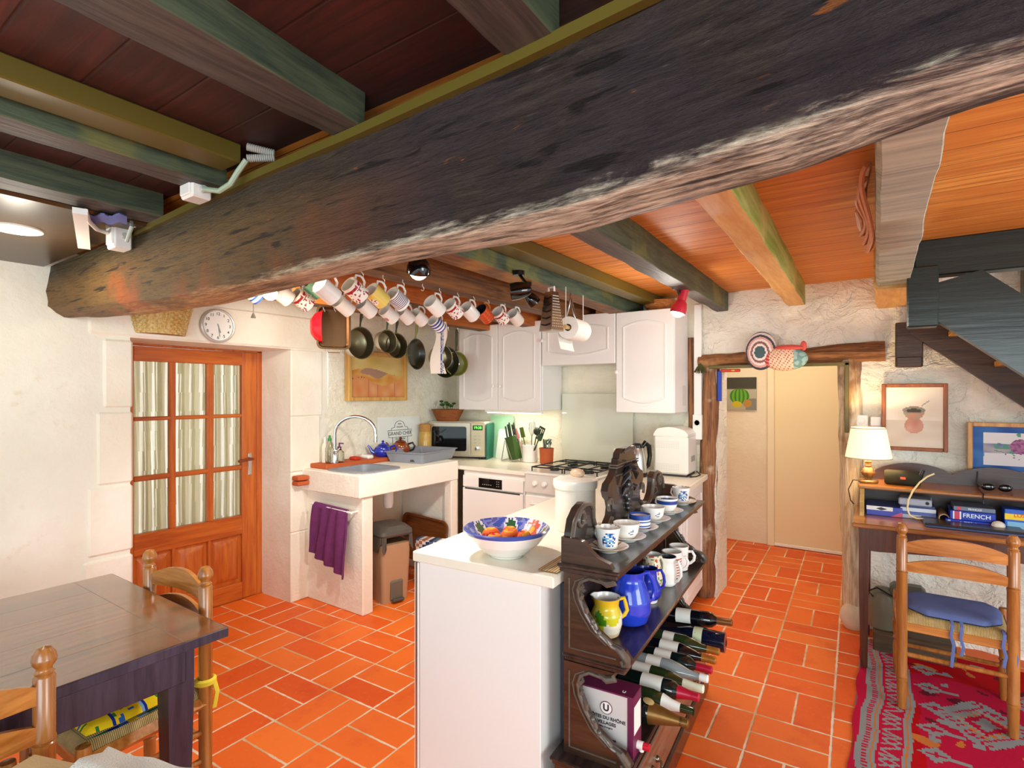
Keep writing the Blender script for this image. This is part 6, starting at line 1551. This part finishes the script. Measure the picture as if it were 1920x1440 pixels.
p = at(792, 545, x=XA); hk = thing('cup_hook', 'empty cup hook in the near mug row', 'hook', p, 0, 'cup hooks under the joists'); g = G(); g.tube([(0, 0, .055), (0, 0, .022)] + [(0, .011 * sin(a), .011 + .011 * cos(a)) for a in [.3 + i * .42 for i in range(10)]], .0022, 6); g.build('hook_wire', HOOK, hk)

# ================================================================ pans hanging by the left wall
PANI = M('pan_inside', '#7a7358', .3, .8); PANH = M('pan_handle', '#3a3a1c', .4); NONST = M('non_stick', '#1d2210', .3, coat=.3); CHR2 = M('pan_steel', '#c9bfae', .2, 1)
def pan(px, py, x, R, dep, label, outm, inm, hl=.15, yaw=-20, handle=PANH, name='saucepan', taper=.9, pitch=0):
    """pan hung by its handle: its mouth faces the room"""
    p = at(px, py, x=x); t = thing(name, label, 'pan', p, 0, 'pans hanging from the far joist')
    A = Matrix(((0, 0, 1), (0, 1, 0), (-1, 0, 0)))       # local x (handle) up, local z (mouth) to +X
    A = Matrix(((0, 0, 1), (0, -1, 0), (1, 0, 0)))
    t.rotation_euler = (Matrix.Rotation(radians(yaw), 3, 'Z') @ A).to_euler()
    g = G(); g.k = 0; g.lathe([(0, -dep), (R * taper - .01, -dep), (R * taper, -dep + .01), (R, 0), (R + .004, .002)], 40); g.k = 1; g.lathe([(R + .004, .002), (R - .002, .001), (R * taper - .002, -dep + .011), (R * taper - .012, -dep + .003), (0, -dep + .003)], 40)
    g.build('pan_body', [outm, inm], t, 40)
    hl = max(.09, 2.035 - p.z - R)
    g = G(); g.tube([(R - .002, 0, -.012), (R + .03, 0, -.006), (R + .06, 0, .0), (R + hl, 0, .006)], [.007, .006, .010, .011], 10, flat=1); g.build('handle', handle, t)
    return t
XP = -2.90
pan(677, 643, XP, .105, .075, 'steel saucepan hanging nearest the roasting tin', CHR2, PANI, .14, -4)
pan(727, 640, XP, .08, .075, 'smaller steel saucepan hanging in front of another', CHR2, PANI, .16, -4)
pan(744, 648, XP - .055, .09, .07, 'saucepan hanging half hidden behind the smaller one', CHR2, PANI, .14, -6)
pan(781, 664, XP + .02, .112, .04, 'dark non-stick frying pan hanging in the middle', M('frying_outer', '#6a6a3c', .3), NONST, .17, 10, M('olive_handle', '#6d6a2a', .4), 'frying_pan', .82)
pan(828, 670, XP - .03, .10, .06, 'pale metal strainer pan behind the oven glove', M('strainer', '#a9a884', .3, .6), PANI, .16, -15, M('olive_handle2', '#8a7a2a', .4), 'strainer')
pan(836, 679, XP - .08, .125, .045, 'large black frying pan behind the oven glove', NONST, NONST, .2, -20, PANH, 'frying_pan', .8)
pan(856, 682, XP - .05, .10, .04, 'olive pan partly hidden by the wall cabinet', M('olive_pan', '#6a6a2a', .35), M('olive_pan_in', '#7a7a36', .35), .16, -30, PANH, 'frying_pan', .85)
p = at(606, 613, x=XP)
t = thing('red_bowl', 'red bowl hanging behind the roasting tin', 'bowl', p); t.rotation_euler = (0, radians(90), radians(48))
g = G(); g.lathe([(0, -.075), (.05, -.073), (.085, -.045), (.105, 0), (.108, 0), (.1, 0), (.08, -.042), (0, -.068)], 32); g.build('bowl_body', M('red_enamel', '#d2141f', .2, coat=.4), t, 60)
p = at(626, 614, x=XP + .04)
t = thing('roasting_tin', 'shiny rectangular roasting tin hanging from the far joist', 'tin', p); t.rotation_euler = (Matrix.Rotation(radians(-32), 3, 'Z') @ Matrix(((0, 0, 1), (0, -1, 0), (1, 0, 0)))).to_euler()
g = G(); P0, P1, P2 = rrect(.12, .085, .025), rrect(.128, .093, .03), rrect(.138, .103, .035); shell(g, [(P0, -.05), (P1, 0), (P2, 0), (P2, .003), (rrect(.126, .091, .029), .003), (rrect(.117, .082, .024), -.046)]); g.build('tin_body', M('tin_metal', '#7a5a3e', .3, 1), t)
g = G(); g.tube([(-.138, -.04, 0), (-.158, -.035, 0), (-.158, .035, 0), (-.138, .04, 0)], .003, 6); g.build('wire_handle', STEEL, t)
# hooks for the pans
for px, py, x in ((606, 575, XP), (626, 575, XP + .04), (677, 588, XP), (730, 595, XP), (779, 600, XP + .02), (829, 605, XP - .03), (744, 600, XP - .055), (840, 607, XP - .08), (858, 610, XP - .05)):
    p = at(px, py, x=x); hk = thing('pan_hook', 'steel hook holding a pan under the far joist', 'hook', (p.x, p.y, 2.05), 0, 'pan hooks under the far joist')
    L_ = max(.03, 2.05 - p.z + .03); g = G(); g.tube([(0, 0, .01), (0, 0, -L_ + .02), (0, .012, -L_), (0, .022, -L_ + .01)], .003, 6); g.build('hook_wire', STEEL, hk)
# oven glove
p = at(823, 603, x=-2.84)
def glove(u, v):
    w = .05 * (1 - .1 * sin(v * 3)) ; z = -.40 * v; b = .018 * sin(v * 7) + .012 * sin(u * 3 + v * 4)
    return ((2 * u - 1) * w * .8 + .012 * sin(v * 5), (2 * u - 1) * w * .7 + b, z)
def glovep(c, n):
    k = (c.x + c.y) * 13 % 1
    u = (c.x * .8 + c.y * .7) / .06
    return rgb('#39568f') if .25 < u < .38 or .55 < u < .62 else rgb('#8a93a8') if .42 < u < .5 else rgb('#e9ddd0')
t = thing('oven_glove', 'long striped double oven glove hanging from the joist', 'oven glove', p)
g = G(); g.sheet(glove, 24, 40, .02); g.build('glove_cloth', PAINTC, t, 60, glovep)
g = G(); g.tube([(0, 0, .0), (.004, 0, .05), (0, .006, 2.05 - p.z)], .003, 6); g.build('loop', PAPER, t)

# ================================================================ spotlights, grater, paper roll
def spot_head(name, label, p, mat, aim, glow=None, R=.045, L=.075, cat='spotlight', mount=None, inner=BLACK):
    t = thing(name, label, cat, p); q = Vector(aim).normalized().to_track_quat('Z', 'Y'); T = q.to_matrix().to_4x4()
    g = G(); g.T = T; g.lathe([(0, -L), (R * .55, -L), (R * .8, -L * .75), (R, -L * .2), (R, L * .3), (R - .004, L * .3), (R - .006, -L * .2), (0, -L * .4)], 26); g.build('shade', mat, t)
    if glow: g = G(); g.T = T; g.ball((0, 0, L * .08), R * .8, 16, 10); g.build('bulb', glow, t)
    else: g = G(); g.T = T; g.ball((0, 0, 0), R * .55, 12, 8); g.build('bulb', M('unlit_bulb', '#5a5a58', .2), t)
    if mount is not None:
        g = G(); b = q.to_matrix() @ Vector((0, 0, -L)); g.tube([b, b * .6 + Vector(mount) * .4, Vector(mount)], .008, 8); g.cyl(Vector(mount) - Vector((0, 0, .01)), Vector(mount) + Vector((0, 0, .012)), .03, 16); g.build('mount', BLACK, t)
    return t
GLOW = M('spot_glow', '#fff0d0', .5, emit=26)
p = at(785, 506, z=2.02); spot_head('spotlight', 'black domed spotlight under the joist near the great beam', p, BLACKG, (-.4, .3, -1), M('added_dome_glow', '#fff0d8', .5, emit=1.2), .05, .05, mount=(.02, .03, .085))  # bulb glow is added, the dome lamp itself is off
light('added_floor_fill', 'SPOT', (p.x - .03, p.y + .02, p.z - .07), 46, (1, .97, .9), .04, (p.x - .55, p.y + .1, 0), None, 125, .7)  # fill spot added below the unlit dome to brighten the floor
p = at(966, 546, z=2.0); spot_head('spotlight', 'black spotlight aimed left beside the box grater', p, BLACKG, (-.75, -.55, -.15), None, .043, .075, mount=(-.02, .06, .1))
p = at(1000, 565, z=1.985); spot_head('spotlight', 'second black spotlight close behind the grater', p, BLACKG, (.3, .5, -.6), None, .035, .05, mount=(-.07, .04, .1))
p = at(507, 548, x=-2.33); spot_head('spotlight', 'lit spotlight glowing between the hanging mugs', p, STEEL, (.6, -.55, -.25), GLOW, .035, .05, mount=(.0, .03, .08))
light('spot_left_glow', 'POINT', (p.x + .05, p.y - .05, p.z - .06), 2.5, (1, .82, .55), .03)
PINKR = M('red_spot', '#cf2a3c', .3, coat=.3)
p = at(1272, 582, x=-.99); t = spot_head('spotlight', 'red clamp spotlight lit beside the tall cabinet', p, PINKR, (-.25, -.15, -1), M('red_spot_glow', '#fff2e0', .5, emit=16), .045, .06, mount=(.0, -.02, .13))
g = G(); q = Vector((-.25, -.15, -1)).normalized() * -.06; g.cyl(q, q * 2.3, .026, 16); g.build('lamp_neck', PINKR, t)
light('red_spot_glow', 'POINT', (p.x - .02, p.y + .02, p.z - .07), 5, (1, .93, .82), .03)
light('red_spot_light', 'SPOT', (p.x - .01, p.y - .01, p.z - .03), 20, (1, .9, .75), .03, (p.x - .3, p.y + .3, .8), None, 100, .8)
light('kitchen_spot_left', 'SPOT', (-2.68, 1.75, 2.0), 15, (1, .93, .78), .05, (-3.4, 2.9, 1.5), None, 140, .9)
light('kitchen_spot_sink', 'SPOT', (-1.55, 2.22, 1.93), 34, (1, .95, .86), .04, (-2.8, 2.9, .5), None, 75, .8)
light('spot_bowl', 'SPOT', (-2.0, 1.4, 2.0), 14, (1, .92, .78), .03, (-.7, 2.1, .9), None, 80, .8)
# grater
p = at(1034, 548, x=-1.44); t = thing('box_grater', 'steel box grater hanging under the green-sided joist', 'grater', p, radians(-14))
g = G(); shell(g, [([(-.028, -.022), (.028, -.022), (.028, .022), (-.028, .022)], 0), ([(-.045, -.045), (.045, -.045), (.045, .045), (-.045, .045)], -.2)]); g.build('grater_body', M('grater_steel', '#b9b3aa', .25, 1), t, 0)
g = G()
for r in range(12):
    for k in range(6): z = -.022 - .0145 * r; w = .016 + .02 * (-z / .2); g.ball((.0285 + .017 * (-z / .2), -w + 2 * w * k / 5, z), (.0025, .0028, .0028), 6, 4)
o = g.build('grating_teeth', M('grater_teeth', '#e4e2da', .4, .6), t); o['kind'] = 'stuff'
g = G()
for r in range(5): z = -.03 - .035 * r; y = -.0225 - .023 * (-z / .2); w = .02 + .012 * (-z / .2); g.tube([(-w, y - .001, z), (0, y - .003, z - .006), (w, y - .001, z)], .004, 6)
g.build('slicing_slots', M('grater_slots', '#2f2b2a', .3, .8), t)
g = G(); g.box(-.046, .046, -.046, .046, -.206, -.198, .002); g.build('base_rim', STEEL, t)
g = G(); g.tube([(-.02, 0, 0), (-.02, 0, .025), (.02, 0, .025), (.02, 0, 0)], .006, 8); g.build('handle', WPLAS, t)
# kitchen paper
p = at(1078, 618, x=-1.5); t = thing('paper_roll', 'roll of white kitchen paper hung on strings under the joist', 'paper roll', p, radians(8))
g = G(); g.T = Matrix.Rotation(-pi / 2, 4, 'X'); g.lathe([(.02, -.115), (.062, -.115), (.064, -.11), (.064, .11), (.062, .115), (.02, .115)], 36); g.build('paper', PAPER, t)
g = G(); g.sheet(lambda u, v: (-.065 + .02 * v * v, -.113 + .226 * u, -.12 * v), 10, 8, .0015); g.build('loose_sheet', PAPER, t)
g = G(); g.cyl((0, -.165, 0), (0, .16, 0), .012, 12); g.build('dowel', wood('dowel', '#c09a5a', '#e0c48a', 'y'), t)
g = G(); g.cyl((0, -.15, .01), (0, -.15, 2.1 - p.z), .0025, 6); g.cyl((0, .145, .01), (0, .145, 2.1 - p.z), .0025, 6); g.build('string', PAPER, t)
a = at(1070, 556, x=-1.55); t = thing('tongs', 'shiny steel tongs hanging above the paper roll', 'tongs', a, radians(30))
g = G(); g.tube([(0, 0, .04), (0, 0, .0), (-.01, 0, -.06), (-.028, 0, -.12), (-.02, 0, -.14)], .006, 8); g.tube([(0, 0, .0), (.012, 0, -.06), (.022, 0, -.11), (.036, 0, -.14)], .006, 8); g.build('tong_arms', CHROME, t)
# things on top of the wall cabinets
t = thing('wicker_bowl', 'orange wicker bowl on top of the tall cabinet', 'basket', (-1.40, 3.98, 2.107))
g = G(); g.lathe([(0, 0), (.07, 0), (.1, .04), (.118, .075), (.122, .085), (.11, .08), (.07, .015), (0, .012)], 32, sy=.85); g.build('woven_body', wood('orange_wicker_bowl', '#8f4a16', '#d98f48', 'x', .7, 3, 1), t)
t = thing('brown_pot', 'brown glazed pot on top of the hood cabinet', 'pot', (-1.98, 3.98, 2.114)); g = G(); g.lathe([(0, 0), (.04, 0), (.055, .03), (.04, .06), (.045, .075), (0, .07)], 22); g.build('pot_body', M('brown_glaze', '#5a3a26', .3), t)
t = thing('wooden_block', 'small pale wooden block on top of the hood cabinet', 'block', (-1.80, 3.86, 2.114)); g = G(); g.box(-.05, .05, -.03, .03, 0, .035, .004); g.build('block_body', wood('pale_block', '#b07a44', '#d8a870', 'x'), t)
t = thing('dark_tray', 'dark tray standing on top of the two-door cabinet', 'tray', (-2.60, 4.02, 2.102)); g = G(); g.box(-.22, .22, -.01, .01, 0, .1, .01); g.build('tray_body', M('dark_tray', '#2a2a24', .4), t)

# ================================================================ left wall: clock, basket, pull cord, painting
p = at(408, 611, x=XW + .03)
t = thing('wall_clock', 'round white wall clock above the glazed door', 'clock', (XW + .012, p.y, p.z))
RX = Matrix.Rotation(pi / 2, 4, 'Y')
g = G(); g.T = RX; g.lathe([(0, 0), (.1, 0), (.107, .01), (.107, .03), (.1, .036), (.094, .034), (.093, .022), (.0, .022)], 48); g.build('case', M('clock_silver', '#c9c6bf', .35, .3), t)
g = G(); g.T = RX; g.lathe([(0, .0235), (.0935, .0235)], 40); g.build('dial', PAPER, t)
for h in range(1, 13):
    a = radians(90 - 30 * h); words('numeral', str(h), .026, INK, t, (.0245, .075 * cos(a), .075 * sin(a)), (pi / 2, 0, pi / 2), bold=.0002)
HND = M('clock_hands', '#9a978f', .4)
for nme, an, l, w in (('minute_hand', -82, .07, .0022), ('hour_hand', -72, .045, .003)):
    a = radians(an); g = G(); g.tube([(.027, -.012 * cos(a), -.012 * sin(a)), (.027, l * cos(a), l * sin(a))], w, 6); g.build(nme, HND, t)
p = at(312, 603, x=XW + .09)
t = thing('wall_basket', 'pale wicker basket hung on the wall above the door', 'basket', (XW + .012, p.y, 1.845))
def bk(u, v):
    a = pi * u; w = .125 + .05 * v; d = .09 + .045 * v; r = 1 + .04 * sin(u * 66) * (1 if int(v * 16) % 2 else -1)
    return (d * sin(a) * r, -w * cos(a) * r, .21 * v + .006 * sin(v * 150))
g = G(); g.sheet(bk, 120, 48, .006); g.build('woven_side', wood('straw_wicker', '#c0923c', '#ecd79a', 'z', .7, 2, .5), t, 60)
g = G(); g.prism([(.09 * sin(pi * i / 20), -.125 * cos(pi * i / 20)) for i in range(21)], .0, .012, 'z'); g.tube([(.138 * sin(pi * i / 20), -.178 * cos(pi * i / 20), .21) for i in range(21)], .01, 8); g.build('base_and_rim', wood('straw_base', '#8a5a22', '#c99a4a', 'x', .7, 3, .8), t)
g = G(); g.ball((.07, -.02, .2), (.05, .1, .05), 12, 8); tag(g.build('dark_cloth', M('dark_cloth', '#2a2430', .9)), 'dark cloth stuffed in the wall basket', 'cloth', None, (XW + .012, p.y, 1.85))
p = at(475, 560, x=-2.95)
t = thing('light_pull', 'grey light pull cord with a bell-shaped end', 'pull cord', (p.x, p.y, 0)); zb = at(475, 596, x=-2.95).z
g = G(); g.cyl((0, 0, zb + .02), (0, 0, 2.06), .0018, 6); g.build('cord', M('pull_cord', '#a9a79f', .6), t)
g = G(); g.lathe([(.014, zb), (.012, zb + .006), (.004, zb + .026), (0, zb + .028)], 14); g.lathe([(0, zb), (.014, zb)], 14); g.build('bell_end', M('pull_bell', '#8f8c80', .5), t)
def hills(u, v):
    if v > .62 + .08 * sin(u * 5): return mix('#d9b560', '#e6cc86', .5 + nz(u * 4, v * 4))
    if v > .4 + .12 * sin(u * 6 + 1): return mix('#d98f3a', '#e8b862', .5 + nz(u * 6, v * 6, 1)) if nz(u * 3, v * 4, 7) < .25 else rgb('#b58a72')
    if abs(v - .42 - .06 * sin(u * 7)) < .012 and nz(u * 30, 2) > .1: return rgb('#6a4a3a')
    return mix('#dd8340', '#e8a670', .5 + nz(u * 7, v * 3, 5)) if (u * 6) % 1 > .06 else rgb('#c9705a')
t = thing('landscape_painting', 'ochre landscape painting in a pale wooden frame on the left wall', 'painting', (XW + .012, 2.77, 1.44), radians(90))
w, h, fw, dep = .63, .40, .032, .05
g = G(); g.box(0, fw, -dep, 0, 0, h, .003); g.box(w - fw, w, -dep, 0, 0, h, .003); g.box(fw, w - fw, -dep, 0, 0, fw, .003); g.box(fw, w - fw, -dep, 0, h - fw, h, .003); g.build('frame', wood('pale_frame', '#c98f3a', '#e6b86a', 'z', .4), t)
g = G(); g.grid(lambda u, v: (fw + (w - 2 * fw) * u, -.02, fw + (h - 2 * fw) * v), 70, 50); g.build('painting', PAINTM, t, 0, lambda c, n: hills((c.x - fw) / (w - 2 * fw), (c.z - fw) / (h - 2 * fw)))
